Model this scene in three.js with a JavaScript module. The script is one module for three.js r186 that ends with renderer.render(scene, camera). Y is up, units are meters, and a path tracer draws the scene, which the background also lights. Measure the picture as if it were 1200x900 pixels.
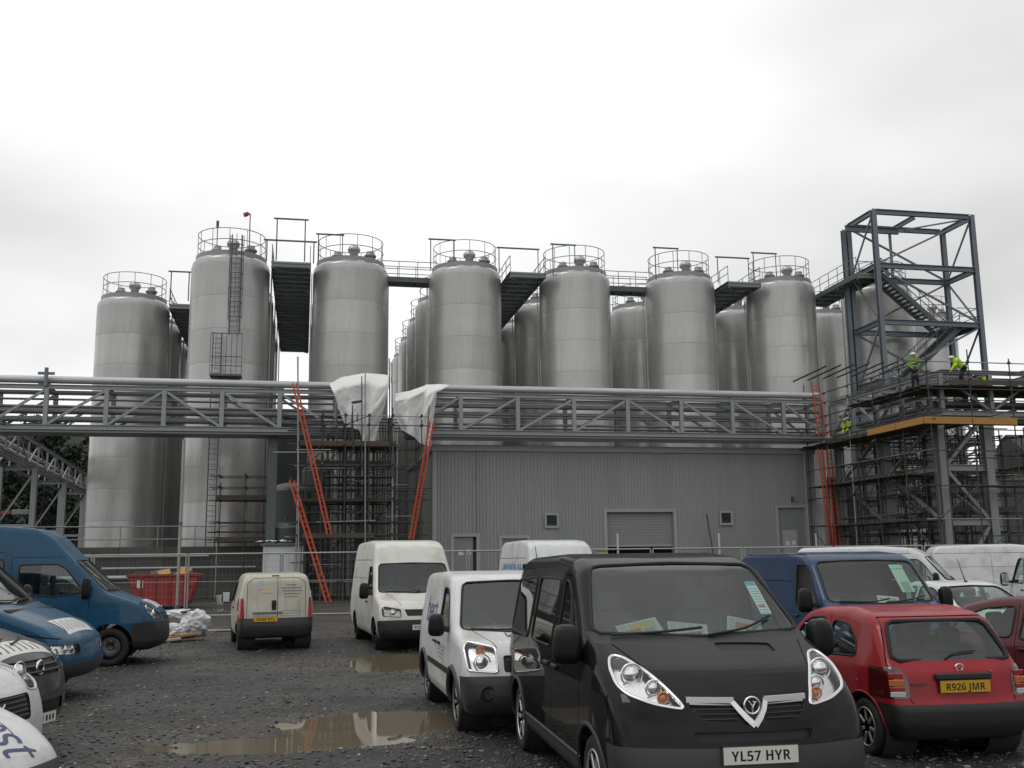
import * as THREE from 'three';
import { mergeGeometries } from 'three/addons/utils/BufferGeometryUtils.js';
import { RoundedBoxGeometry } from 'three/addons/geometries/RoundedBoxGeometry.js';
import { MarchingCubes } from 'three/addons/objects/MarchingCubes.js';
import { ImprovedNoise } from 'three/addons/math/ImprovedNoise.js';

// ---------------------------------------------------------------- camera, sky, sun, exposure
const scene = new THREE.Scene();
const F = 1200, YAW = 11.5 * Math.PI / 180, EYE = 1.95;
const camera = new THREE.PerspectiveCamera(2 * Math.atan(450 / F) * 180 / Math.PI, 4 / 3, 0.1, 3000);
camera.position.set(0, EYE, 0);
camera.rotation.order = 'YXZ';
camera.rotation.set(9.7 * Math.PI / 180, -YAW, -0.012);
camera.updateMatrixWorld(true);
const renderer = new THREE.WebGLRenderer();
renderer.toneMapping = THREE.LinearToneMapping;
renderer.toneMappingExposure = 1.22;
renderer.shadowMap.enabled = true;

const noise = new ImprovedNoise();
const fbm = (x, y, z, o = 4) => { let a = 0, w = 1, n = 0; for (let i = 0; i < o; i++) { a += w * noise.noise(x, y, z); n += w; w *= 0.5; x *= 2.03; y *= 2.01; z *= 2.05; } return a / n; };
{ // overcast cloud deck
  const w = 1024, h = 512, d = new Float32Array(w * h * 4);
  for (let j = 0; j < h; j++) for (let i = 0; i < w; i++) {
    const v = (j + 0.5) / h, u = (i + 0.5) / w, el = (v - 0.5) * Math.PI, az = (u - 0.5) * 2 * Math.PI;
    const x = Math.cos(el) * Math.cos(az), z = Math.cos(el) * Math.sin(az), y = Math.sin(el), o = (j * w + i) * 4;
    let L;
    if (y < -0.02) L = 0.12;
    else {
      const k = 1 / (y + 0.22), n = fbm(x * k * 1.1 + 3.7, y * 2, z * k * 1.1 + 8.1, 5), n2 = fbm(x * 1.6 + 1.3, y * 3.2 + 5, z * 1.6 + 2.2, 3);
      L = 0.77 + 0.36 * n + 0.36 * n2 - 0.24 * Math.max(0, x - 0.12);
      L = Math.min(0.9, Math.max(0.5, L));
    }
    d[o] = L * 0.995; d[o + 1] = L; d[o + 2] = L * 1.004; d[o + 3] = 1;
  }
  const t = new THREE.DataTexture(d, w, h, THREE.RGBAFormat, THREE.FloatType);
  t.mapping = THREE.EquirectangularReflectionMapping; t.magFilter = t.minFilter = THREE.LinearFilter; t.needsUpdate = true;
  scene.background = t; scene.environment = t;
}
const sun = new THREE.DirectionalLight(0xfff6ea, 0.5);
sun.position.set(-25, 80, -35); sun.target.position.set(12, 0, -40);
sun.castShadow = true; sun.shadow.radius = 40; sun.shadow.mapSize.set(2048, 2048);
Object.assign(sun.shadow.camera, { left: -80, right: 80, top: 80, bottom: -80, near: 1, far: 260 });
scene.add(sun, sun.target);

// ---------------------------------------------------------------- helpers
let seed = 20240611;
const rnd = () => { seed = (seed + 0x6d2b79f5) | 0; let t = Math.imul(seed ^ (seed >>> 15), 1 | seed); t = (t + Math.imul(t ^ (t >>> 7), 61 | t)) ^ t; return ((t ^ (t >>> 14)) >>> 0) / 4294967296; };
const rr = (a, b) => a + (b - a) * rnd();
const V = (x, y, z) => new THREE.Vector3(x, y, z);
const cY = Math.cos(YAW), sY = Math.sin(YAW);
const cw = (x, d, y = 0) => V(x * cY + d * sY, y, -(-x * sY + d * cY));          // metres right of and ahead of the viewer
function ray(px, py) { return V((px - 600) / F, (450 - py) / F, -1).applyQuaternion(camera.quaternion); }
function onB(px, py, b) { const d = ray(px, py), t = -b / d.z; return V(d.x * t, EYE + d.y * t, -b); }   // on the upright plane b metres back
function onX(px, py, X) { const d = ray(px, py), t = X / d.x; return V(X, EYE + d.y * t, d.z * t); }
function onG(px, py, h = 0) { const d = ray(px, py), t = (h - EYE) / d.y; return V(d.x * t, h, d.z * t); }
const taken = {};
const numbered = (n) => { const k = taken[n] = (taken[n] ?? -1) + 1; return k ? n + '_' + String(k).padStart(3, '0') : n; };
function tag(o, label, category, group) { o.userData.label = label; o.userData.category = category; if (group) o.userData.group = group; return o; }
function thing(name, label, category, pos = V(0, 0, 0), group, turn = 0) {
  const g = new THREE.Group(); g.name = numbered(name); g.position.copy(pos); g.rotation.y = turn; scene.add(g);
  return tag(g, label, category, group);
}
function setting(name, geo, m) { const o = new THREE.Mesh(geo, m); o.name = numbered(name); o.userData.kind = 'structure'; scene.add(o); return o; }
function copy(o, pos, label, group) { const c = o.clone(); c.name = numbered(o.name.replace(/_\d{3}$/, '')); c.userData = { ...o.userData }; if (pos) c.position.copy(pos); if (label) c.userData.label = label; if (group) c.userData.group = group; scene.add(c); return c; }
const baseOf = (p) => { const v = V(0, 0, 0); for (let q = p; q && q !== scene; q = q.parent) v.add(q.position); return v; };
function part(name, geo, m, parent, pos) { const o = new THREE.Mesh(geo, m); o.name = name; if (pos) o.position.copy(pos); parent.add(o); return o; }
const UBOX = new THREE.BoxGeometry(1, 1, 1), UCYL = new THREE.CylinderGeometry(1, 1, 1, 10), UCYL6 = new THREE.CylinderGeometry(1, 1, 1, 6), UPIPE = new THREE.CylinderGeometry(1, 1, 1, 20);
function sectionGeo(pts) { const s = new THREE.Shape(pts.map(([x, y]) => new THREE.Vector2(x, y))); const g = new THREE.ExtrudeGeometry(s, { depth: 1, bevelEnabled: false }); g.translate(0, 0, -0.5); return g; }
const IBEAM = sectionGeo([[-0.5, -0.5], [0.5, -0.5], [0.5, -0.39], [0.06, -0.39], [0.06, 0.39], [0.5, 0.39], [0.5, 0.5], [-0.5, 0.5], [-0.5, 0.39], [-0.06, 0.39], [-0.06, -0.39], [-0.5, -0.39]]);
const CHAN = sectionGeo([[-0.5, -0.5], [0.5, -0.5], [0.5, -0.38], [-0.3, -0.38], [-0.3, 0.38], [0.5, 0.38], [0.5, 0.5], [-0.5, 0.5]]);
const m4 = new THREE.Matrix4(), UP = V(0, 1, 0);
// a straight member between two world points; parents are never turned
function bar(name, a, b, w, h, m, parent, geo = UBOX, up = UP) {
  const o = new THREE.Mesh(geo, m), d = b.clone().sub(a), l = d.length(); o.name = name;
  if (Math.abs(d.y) > 0.98 * l) up = V(0, 0, 1);
  m4.lookAt(d, V(0, 0, 0), up); o.quaternion.setFromRotationMatrix(m4);
  o.position.copy(a).add(b).multiplyScalar(0.5).sub(baseOf(parent)); o.scale.set(w, h, l); parent.add(o); return o;
}
function tube(name, a, b, r, m, parent, geo = UCYL) {
  const o = new THREE.Mesh(geo, m), d = b.clone().sub(a), l = d.length(); o.name = name;
  o.quaternion.setFromUnitVectors(UP, d.divideScalar(l)); o.position.copy(a).add(b).multiplyScalar(0.5).sub(baseOf(parent)); o.scale.set(r, l, r); parent.add(o); return o;
}
function tubeGeo(a, b, r, n = 6) { const d = b.clone().sub(a), l = d.length(), g = new THREE.CylinderGeometry(r, r, l, n); g.applyQuaternion(new THREE.Quaternion().setFromUnitVectors(UP, d.divideScalar(l))); g.translate((a.x + b.x) / 2, (a.y + b.y) / 2, (a.z + b.z) / 2); return g; }
function box(name, c, w, h, d, m, parent, r = 0) { const o = new THREE.Mesh(r ? new RoundedBoxGeometry(w, h, d, 2, r) : UBOX, m); o.name = name; if (!r) o.scale.set(w, h, d); o.position.copy(c).sub(baseOf(parent)); parent.add(o); return o; }
function bend(name, pts, r, m, parent, seg = 24, closed = false, rad = 6) { const c = new THREE.CatmullRomCurve3(pts, closed, 'catmullrom', 0.3); const o = new THREE.Mesh(new THREE.TubeGeometry(c, seg, r, rad, closed), m); o.name = name; o.position.copy(baseOf(parent)).negate(); parent.add(o); return o; }

// ---------------------------------------------------------------- textures and materials
function dataTex(w, h, f, srgb, repeat) {
  const d = new Uint8Array(w * h * 4);
  for (let j = 0; j < h; j++) for (let i = 0; i < w; i++) { const c = f(i / w, j / h, i, j), o = (j * w + i) * 4; d[o] = c[0]; d[o + 1] = c[1]; d[o + 2] = c[2]; d[o + 3] = 255; }
  const t = new THREE.DataTexture(d, w, h); t.wrapS = t.wrapT = THREE.RepeatWrapping; t.magFilter = THREE.LinearFilter; t.minFilter = THREE.LinearMipmapLinearFilter; t.generateMipmaps = true;
  if (srgb) t.colorSpace = THREE.SRGBColorSpace; if (repeat) t.repeat.set(...repeat); t.needsUpdate = true; return t;
}
// seamless value noise
const hash = (x, y, s) => { let h = Math.imul(x, 374761393) ^ Math.imul(y, 668265263) ^ Math.imul(s, 974634777); h = Math.imul(h ^ (h >>> 13), 1274126177); return ((h ^ (h >>> 16)) >>> 0) / 4294967296; };
function vn(u, v, n, m, s) { const x = u * n, y = v * m, i = Math.floor(x), j = Math.floor(y), a = x - i, b = y - j, e = a * a * (3 - 2 * a), g = b * b * (3 - 2 * b), q = (p, r) => hash(((p % n) + n) % n, ((r % m) + m) % m, s); return (q(i, j) * (1 - e) + q(i + 1, j) * e) * (1 - g) + (q(i, j + 1) * (1 - e) + q(i + 1, j + 1) * e) * g; }
const vfb = (u, v, n, s) => (vn(u, v, n, n, s) * 8 + vn(u, v, n * 2, n * 2, s + 1) * 4 + vn(u, v, n * 4, n * 4, s + 2) * 2 + vn(u, v, n * 8, n * 8, s + 3)) / 15;
const lin = (r, g = r, b = r) => new THREE.Color().setRGB(r, g, b);
const std = (c, roughness = 0.6, metalness = 0, extra = {}) => new THREE.MeshStandardMaterial({ color: c, roughness, metalness, ...extra });
const phys = (c, roughness, extra = {}) => new THREE.MeshPhysicalMaterial({ color: c, roughness, ...extra });
const mottle = dataTex(256, 256, (u, v) => { const n = 200 + 55 * vfb(u, v, 6, 11), k = hash(u * 256 | 0, v * 256 | 0, 3) * 8; return [n - k, n - k, n - k - 2]; }, false);
const roughTex = dataTex(256, 256, (u, v) => { const n = 150 + 105 * vfb(u, v, 8, 23); return [n, n, n]; }, false);
// brushed steel plate: fine vertical streaks, a few run marks
const brush = dataTex(512, 512, (u, v) => { const s = vn(u, v, 256, 3, 5) * 0.5 + vn(u, v, 64, 2, 6) * 0.3 + vfb(u, v, 5, 8) * 0.6; const n = 190 + 60 * (s - 0.5); return [n, n, n * 0.992]; }, false);
const brushR = dataTex(512, 512, (u, v) => { const n = 150 + 70 * (vn(u, v, 128, 2, 15) * 0.5 + vfb(u, v, 6, 18) * 0.9 - 0.5); return [n, n, n]; }, false);
const galvT = dataTex(256, 256, (u, v) => { const n = 185 + 70 * (vfb(u, v, 9, 31) - 0.5) + 26 * (hash(u * 64 | 0, v * 64 | 0, 9) - 0.5); return [n, n, n]; }, false);
const steel = [0.53, 0.56, 0.505].map((c, i) => std(lin(c, c * 0.99, c * 0.97), [0.52, 0.47, 0.57][i], 0.45, { map: brush, roughnessMap: brushR }));
const steelDull = std(lin(0.36, 0.36, 0.35), 0.6, 0.6, { map: brush });
const galv = std(lin(0.36, 0.38, 0.385), 0.55, 0.2, { map: galvT, roughnessMap: roughTex });
const galvDark = std(lin(0.16, 0.18, 0.185), 0.62, 0.35, { map: galvT });
const galvRail = std(lin(0.26, 0.27, 0.27), 0.55, 0.5);
const clad = std(lin(0.63, 0.64, 0.63), 0.4, 0.55, { map: galvT });
const towerSteel = std(lin(0.22, 0.25, 0.285), 0.55, 0.2, { map: galvT });
const grating = std(lin(0.28, 0.31, 0.3), 0.7, 0.2);
const scafTube = std(lin(0.1, 0.1, 0.095), 0.6, 0.6, { map: galvT });
const scafBright = std(lin(0.42, 0.43, 0.41), 0.5, 0.6, { map: galvT });
const woodBoard = std(lin(0.09, 0.072, 0.055), 0.85, 0, { map: mottle });
const ply = std(lin(0.42, 0.22, 0.055), 0.7, 0, { map: mottle });
const orange = std(lin(0.42, 0.06, 0.022), 0.5);
const rubber = std(lin(0.012), 0.75), plastic = std(lin(0.014, 0.0145, 0.015), 0.55), black = std(lin(0.006), 0.6), chrome = std(lin(0.75), 0.14, 1);
// ---------------------------------------------------------------- ground, puddles, stones
const basins = [[[338, 867], 1.2, 0.42, 0.1], [[430, 845], 1.2, 0.9, 0.11], [[262, 876], 0.75, 0.26, 0.08], [[462, 836], 0.6, 0.5, 0.09], [[468, 774], 1.0, 1.8, 0.1], [[452, 770], 0.7, 1.0, 0.08], [[345, 822], 0.5, 0.25, 0.06], [[520, 872], 0.3, 0.14, 0.07],
  [[300, 712], 3.5, 3, 0.07], [[240, 705], 2.5, 3, 0.07]].map(([p, w, l, d]) => { const c = onG(...p); return [c.x, c.z, w, l, d]; });
const groundH = (x, z) => {
  let h = 0.022 * fbm(x * 0.55, 1.7, z * 0.55, 4) + 0.008 * fbm(x * 3.1, 4.2, z * 3.1, 2);
  { const cx = x * cY + z * sY, cd = x * sY - z * cY; if (cd > 5 && cd < 34) for (const [o, w, f] of [[-2.6, 0.75, 0.17], [-0.9, 0.75, 0.11], [-4.4, 0.7, 0.14]]) for (const s of [-w, w]) { const e = (cx - o - s - 0.9 * Math.sin(cd * f + o)) / 0.13; if (e * e < 6) h -= (0.016 + 0.014 * fbm(x * 0.5, 8, z * 0.5, 2)) * Math.exp(-e * e); } }
  const wob = 1 + 0.5 * fbm(x * 1.3, 9, z * 1.3, 3);
  for (const [bx, bz, w, l, d] of basins) { const a = (x - bx) * cY + (z - bz) * sY, b = -(x - bx) * sY + (z - bz) * cY, q = (a / w) ** 2 + (b / l) ** 2; if (q < 9) { const e = Math.exp(-q * 1.1); h -= d * e * wob; h += 0.085 * e * fbm(x * 2.3, 5, z * 2.3, 4); } }
  return h;
};
const WATER = -0.045;
{
  const line = (a) => { const o = []; for (let [x, e, s] of a) for (; x < e - 1e-6; x += s) o.push(x); return o; };
  const xs = line([[-900, -100, 100], [-100, -30, 5], [-30, -9, 0.5], [-9, 12, 0.09], [12, 30, 0.5], [30, 120, 5], [120, 900, 100]]);
  const zs = line([[-2400, -200, 200], [-200, -60, 5], [-60, -30, 0.6], [-30, -4, 0.1], [-4, 10, 0.5], [10, 60, 10]]);
  const nx = xs.length, nz = zs.length, p = [], uv = [], col = [], idx = [];
  for (const z of zs) for (const x of xs) {
    const h = groundH(x, z), mud = Math.min(1, Math.max(0, 0.5 + 1.6 * fbm(x * 0.22 + 4, 3, z * 0.22, 4) - (h + 0.008) * 26 + (z < -27 && z > -60 ? 0.5 : 0)));
    const f = 0.75 + 0.5 * (fbm(x * 0.7, 6, z * 0.7, 3) + 0.4), k = mud * mud;
    p.push(x, Math.abs(x) > 120 || z < -110 ? 0 : h, z); uv.push(x / 4, z / 4);
    col.push(f * (0.78 * (1 - k) + 2.1 * k), f * (0.8 * (1 - k) + 1.8 * k), f * (0.82 * (1 - k) + 1.3 * k));
  }
  for (let j = 0; j < nz - 1; j++) for (let i = 0; i < nx - 1; i++) { const a = j * nx + i; idx.push(a, a + nx, a + 1, a + 1, a + nx, a + nx + 1); }
  const g = new THREE.BufferGeometry(); g.setAttribute('position', new THREE.Float32BufferAttribute(p, 3)); g.setAttribute('uv', new THREE.Float32BufferAttribute(uv, 2)); g.setAttribute('color', new THREE.Float32BufferAttribute(col, 3)); g.setIndex(idx); g.computeVertexNormals();
  // crushed stone: jittered cells, each its own grey and height
  const N = 1024, C = 96, cell = (u, v) => {
    let best = 9, b2 = 9, id = 0; const x = u * C, y = v * C, i0 = Math.floor(x), j0 = Math.floor(y);
    for (let j = j0 - 1; j <= j0 + 1; j++) for (let i = i0 - 1; i <= i0 + 1; i++) { const a = (i + C) % C, c = (j + C) % C, dx = i + hash(a, c, 1) - x, dy = j + hash(a, c, 2) - y, d = dx * dx + dy * dy; if (d < best) { b2 = best; best = d; id = a * C + c; } else if (d < b2) b2 = d; }
    return [Math.sqrt(b2) - Math.sqrt(best), id];
  };
  const bump = new Uint8Array(N * N);
  const map = dataTex(N, N, (u, v, i, j) => {
    const [e, id] = cell(u, v), r = hash(id, 7, 7), big = vfb(u, v, 4, 41), fine = hash(i, j, 12);
    bump[j * N + i] = Math.min(255, 255 * Math.min(1, e * 1.9) * (0.35 + 0.65 * hash(id, 3, 5)));
    const s = (44 + 26 * r * r + (r > 0.93 ? 30 : 0)) * (0.78 + 0.44 * big) * (0.88 + 0.24 * fine) * (0.7 + 0.3 * Math.min(1, e * 5));
    return [s * 1.0, s * 1.0, s * 0.99];
  }, true);
  const bt = dataTex(N, N, (u, v, i, j) => { const b = bump[j * N + i]; return [b, b, b]; }, false);
  const rt = dataTex(256, 256, (u, v) => { const n = 95 + 150 * vfb(u, v, 7, 51); return [n, n, n]; }, false);
  const m = std(lin(0.6), 0.85, 0, { map, bumpMap: bt, bumpScale: 0.02, roughnessMap: rt, vertexColors: true });
  setting('ground', g, m);
  // stones lying loose on the surface
  const sg = new THREE.IcosahedronGeometry(1, 0), n = 42000; { const q = sg.attributes.position; for (let i = 0; i < q.count; i++) { const s = 0.75 + 0.5 * hash(Math.round(q.getX(i) * 50), Math.round(q.getY(i) * 50 + q.getZ(i) * 90), 4); q.setXYZ(i, q.getX(i) * s, q.getY(i) * s * 0.7, q.getZ(i) * s); } sg.computeVertexNormals(); }
  const st = new THREE.InstancedMesh(sg, std(lin(1), 0.7), n), o = new THREE.Object3D(), c = new THREE.Color();
  let i = 0; while (i < n) {
    const d = 4.5 + 26 * rnd() ** 1.35, x = rr(-0.55, 0.55) * d, w = cw(x, d), h = groundH(w.x, w.z), dens = fbm(w.x * 0.6, 2, w.z * 0.6, 3);
    if (h < WATER - 0.004 || dens < rr(-0.45, 0.1)) { if (rnd() < 0.9) continue; }
    const s = 0.006 + 0.022 * rnd() ** 3; o.position.set(w.x, h + s * 0.2, w.z); o.rotation.set(rr(-0.3, 0.3), rnd() * 6, rr(-0.3, 0.3)); o.scale.set(s * rr(0.9, 1.6), s * 0.7, s * rr(0.9, 1.4)); o.updateMatrix(); st.setMatrixAt(i, o.matrix);
    const v = rnd() < 0.1 ? rr(0.14, 0.28) : rr(0.045, 0.12); st.setColorAt(i, c.setRGB(v, v * 0.99, v * 0.96)); i++;
  }
  st.name = 'loose_gravel'; st.userData = { kind: 'stuff', label: 'loose dark crushed stone scattered over the car park', category: 'gravel' }; scene.add(st);
  // muddy water lying in the hollows
  const water = phys(lin(0.15, 0.125, 0.085), 0.03, { specularIntensity: 1, ior: 1.33 });
  for (const [q, rx, rz] of [[[395, 853], 3.4, 2.2], [[462, 772], 2, 3.2], [[270, 709], 7, 5]]) {
    const c = onG(...q), s = new THREE.Shape(); for (let a = 0; a < 40; a++) { const t = a / 40 * 2 * Math.PI, k = 1 + 0.12 * Math.sin(3 * t + rx); const x = Math.cos(t) * rx * k, y = Math.sin(t) * rz * k; s[a ? 'lineTo' : 'moveTo'](x * cY + y * sY * 0.3, y); }
    const pg = new THREE.ShapeGeometry(s); pg.rotateX(-Math.PI / 2); const o = setting('puddle', pg, water); o.position.set(c.x, WATER, c.z);
  }
}

// ---------------------------------------------------------------- stainless steel tanks
const R = 2.38, BT = 64.7, COURSE = 2.08, NC = 9, TOP = 1.3 + COURSE * NC;
const colX = (() => { const a = onB(268, 400, BT).x, b = onB(917, 400, BT).x; return (c) => a + (b - a) * (c - 1) / 5; })();
const ROWS = [BT, BT + 8.4, BT + 14.8, BT + 22];
function courseGeo(h, r) { const pts = [[r - 0.012, 0], [r, 0.02], [r, h - 0.02], [r - 0.012, h]].map((q) => new THREE.Vector2(...q)); const g = new THREE.LatheGeometry(pts, 72); const u = g.attributes.uv, p = g.attributes.position; for (let i = 0; i < u.count; i++) u.setXY(i, u.getX(i) * 4, p.getY(i) / 4); return g; }
const cGeo = courseGeo(COURSE, R);
const ringR = 2.06;
const railRing = (y, r = ringR) => { const g = new THREE.TorusGeometry(r, 0.026, 6, 60); g.rotateX(Math.PI / 2); g.translate(0, y, 0); return g; };
const gRailTop = railRing(1.6), gRailMid = railRing(0.9), gKick = (() => { const g = new THREE.CylinderGeometry(ringR + 0.1, ringR + 0.1, 0.3, 60, 1, true); g.translate(0, 0.12, 0); return g; })();
const gDome = new THREE.LatheGeometry([[R - 0.012, 0], [R - 0.01, 0.16], [R - 0.04, 0.29], [R - 0.1, 0.39], [R - 0.2, 0.46], [R - 0.38, 0.53], [1.2, 0.78], [0, 0.9]].map((q) => new THREE.Vector2(...q)), 72);
const gVent = new THREE.LatheGeometry([[0, 0], [0.2, 0], [0.2, 0.3], [0.26, 0.32], [0.3, 0.42], [0.3, 0.5], [0.22, 0.62], [0.1, 0.68], [0, 0.69]].map((q) => new THREE.Vector2(...q)), 20);
const gManway = new THREE.LatheGeometry([[0, 0], [0.24, 0], [0.24, 0.22], [0.31, 0.22], [0.31, 0.3], [0.2, 0.36], [0.2, 0.5], [0, 0.52]].map((q) => new THREE.Vector2(...q)), 20);
const gPost = new THREE.CylinderGeometry(0.022, 0.022, 1.6, 6);
const gSkirt = new THREE.CylinderGeometry(R - 0.05, R - 0.05, 1.3, 60, 1, true);
function makeTank(pat, turn) {
  const t = thing('storage_tank', '', 'tank');
  part('skirt', gSkirt, steelDull, t, V(0, 0.65, 0));
  for (let i = 0; i < NC; i++) { const o = part('shell_course', cGeo, steel[pat[i % pat.length]], t, V(0, 1.3 + i * COURSE, 0)); o.rotation.y = i * 1.7 + turn; }
  part('domed_top', gDome, steel[1], t, V(0, TOP, 0));
  const k = part('kick_plate', gKick, galv, t, V(0, TOP + 0.52, 0)); k.material = galv;
  const y = TOP + 0.62; part('guard_rail', gRailTop, galvRail, t, V(0, y, 0)); part('guard_rail', gRailMid, galvRail, t, V(0, y, 0));
  for (let i = 0; i < 12; i++) { const a = i / 12 * 2 * Math.PI + turn; part('rail_post', gPost, galvRail, t, V(Math.cos(a) * ringR, y + 0.8, Math.sin(a) * ringR)); }
  for (const [n, g, m, x, z, s] of [['vent', gVent, steel[1], 0.15, 0.95, 1.35], ['manway', gManway, steelDull, 1.2, 0.6, 1.25], ['manway', gManway, steelDull, -0.85, 0.3, 1.2]]) { const o = part(n, g, m, t, V(x, TOP + 0.9, z)); o.scale.setScalar(s); tube('nozzle', V(x, TOP + 0.6, z), V(x, TOP + 0.92, z), 0.2, steelDull, t); }
  tube('level_gauge', V(0.9, TOP + 0.9, -0.3), V(1.0, TOP + 1.65, -0.2), 0.035, scafTube, t, UCYL6);
  tube('cleaning_pipe', V(R + 0.09, 1, -0.7), V(R + 0.09, TOP + 0.4, -0.7), 0.045, steel[1], t); tube('cleaning_pipe', V(-R - 0.07, 1, -0.55), V(-R - 0.07, TOP + 0.3, -0.55), 0.03, steel[1], t);
  return t;
}
const protos = [makeTank([0, 1, 2, 1, 0, 1, 2, 0, 2], 0), makeTank([1, 0, 1, 2, 1, 0, 1, 1, 0], 0.4), makeTank([2, 1, 0, 0, 1, 2, 0, 1, 2], 0.9)];
const tankUsed = [0, 0, 0];
function tankAt(x, b, label, group, drop = 0) { const i = (Math.round(x * 3 + b * 7) % 3 + 3) % 3, t = tankUsed[i]++ ? copy(protos[i], V(x, -drop, -b)) : protos[i]; t.position.set(x, -drop, -b); t.userData.label = label; t.userData.group = group; return t; }
const GF = 'front row of stainless tanks', GB = 'stainless tanks standing in the rows behind';
const frontTanks = {};
for (let c = 1; c <= 7; c++) frontTanks[c] = tankAt(colX(c), ROWS[0], c === 1 ? 'tall stainless steel tank in front row with caged ladder up its side' : c === 7 ? 'tall stainless steel tank in front row, seen through the open stair tower' : ['', '', 'fifth', 'fourth', 'third', 'second', 'first'][c] + ' stainless steel tank in front row counted from the stair tower', c > 1 && c < 7 ? GF : undefined);
tankAt(onB(155, 400, ROWS[1]).x, ROWS[1], 'stainless steel tank set back beside the tank with caged ladder', undefined, 0.75);
tankAt(onB(1085, 400, ROWS[1]).x, ROWS[1], 'stainless steel tank set back behind the stair flights of the tower');
for (let c = 1; c <= 6; c++) for (let r = 1; r < 4; r++) { if (c === 6 && r > 1) continue; tankAt(colX(c), ROWS[r], r === 1 ? 'stainless steel tank in second row, glimpsed between two front tanks' : 'stainless steel tank in the far rows, mostly hidden behind nearer tanks', GB + (r === 1 ? ' of row two' : ' further back')); }
for (const c of [3, 5]) tankAt(colX(c), ROWS[3] + 7.2, 'stainless steel tank in the far rows, mostly hidden behind nearer tanks', GB + ' further back');
tankAt(colX(7), ROWS[1], 'stainless steel tank in second row, glimpsed between two front tanks', GB + ' of row two');
for (const r of [2, 3]) tankAt(onB(155, 400, ROWS[1]).x, ROWS[r] + 1, 'stainless steel tank in the far rows, mostly hidden behind nearer tanks', GB + ' further back', 0.7);
{ // caged ladder, landing and mast on the first front tank
  const t = frontTanks[1], X = colX(1), zf = -BT + R;
  const lad = new THREE.Group(); lad.name = 'caged_ladder'; t.add(lad);
  const lx = onB(276, 350, BT - R).x, y0 = onB(276, 392, BT - R).y, y1 = TOP + 1.6, zz = -BT + Math.sqrt(R * R - (lx - X) ** 2) + 0.22;
  for (const s of [-0.3, 0.3]) tube('stile', V(lx + s, y0, zz), V(lx + s, y1, zz), 0.04, galvDark, lad);
  for (let y = y0 + 0.2; y < y1; y += 0.3) tube('rung', V(lx - 0.3, y, zz), V(lx + 0.3, y, zz), 0.02, galvDark, lad, UCYL6);
  const hoop = []; for (let y = y0 + 1; y < y1 + 0.2; y += 0.9) { const g = new THREE.TorusGeometry(0.4, 0.028, 5, 18, Math.PI); g.rotateX(Math.PI / 2); g.translate(lx, y, zz); hoop.push(g); }
  for (const a of [0, 0.8, 1.57, 2.34, 3.14]) hoop.push(tubeGeo(V(lx + 0.4 * Math.cos(a), y0 + 1, zz + 0.4 * Math.sin(a)), V(lx + 0.4 * Math.cos(a), y1, zz + 0.4 * Math.sin(a)), 0.022));
  const cage = part('cage', mergeGeometries(hoop.map((g) => { const q = g.index ? g.toNonIndexed() : g; q.deleteAttribute('uv'); return q; })), galvDark, lad); cage.position.copy(baseOf(lad)).negate();
  const pl = new THREE.Group(); pl.name = 'ladder_landing'; t.add(pl);
  const a = onB(246, 440, BT - R - 0.5), b = onB(283, 440, BT - R - 0.5), zl = -BT + R + 0.6; bar('landing_deck', V(a.x, a.y, zl - 0.2), V(b.x, a.y, zl - 0.2), 1.0, 0.12, galvDark, pl);
  const lx2 = a.x + 0.35; for (const s of [-0.25, 0.25]) tube('stile', V(lx2 + s, 2, zl - 0.1), V(lx2 + s, a.y + 2.6, zl - 0.1), 0.035, galvDark, pl);
  for (let y = 2.2; y < a.y + 2.6; y += 0.3) tube('rung', V(lx2 - 0.25, y, zl - 0.1), V(lx2 + 0.25, y, zl - 0.1), 0.018, galvDark, pl, UCYL6);
  for (const yy of [0.55, 1.1, 2.5]) tube('landing_rail', V(a.x, a.y + yy, zl + 0.25), V(b.x, a.y + yy, zl + 0.25), 0.028, galvDark, pl, UCYL6);
  for (let i = 0; i < 7; i++) { const x = a.x + (b.x - a.x) * i / 6; tube('landing_post', V(x, a.y, zl + 0.25), V(x, a.y + 2.5, zl + 0.25), 0.02, galvDark, pl, UCYL6); }
  const ma = thing('warning_lamp_mast', 'slim mast with red warning lamp above the tank with caged ladder', 'mast', onB(292, 292, BT - 1));
  const p = ma.position; tube('pole', p.clone().add(V(0, -0.6, 0)), p.clone().add(V(0, 2.3, 0)), 0.035, galvDark, ma); tube('arm', p.clone().add(V(0, 2.25, 0)), p.clone().add(V(-0.25, 2.4, 0)), 0.06, galvDark, ma);
  tube('lamp_housing', p.clone().add(V(-0.15, 2.3, 0)), p.clone().add(V(-0.4, 2.2, 0)), 0.14, std(lin(0.35, 0.06, 0.06), 0.4), ma, UPIPE);
  const an = thing('instrument_mast', 'short mast with grey instrument box on the tank with caged ladder', 'mast', onB(254, 293, BT)); const q = an.position;
  tube('pole', q.clone().add(V(0, -0.4, 0)), q.clone().add(V(0, 1.5, 0)), 0.03, galvDark, an); box('instrument_box', q.clone().add(V(0, 1.7, 0)), 0.17, 0.45, 0.17, galvDark, an, 0.03);
}

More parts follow.
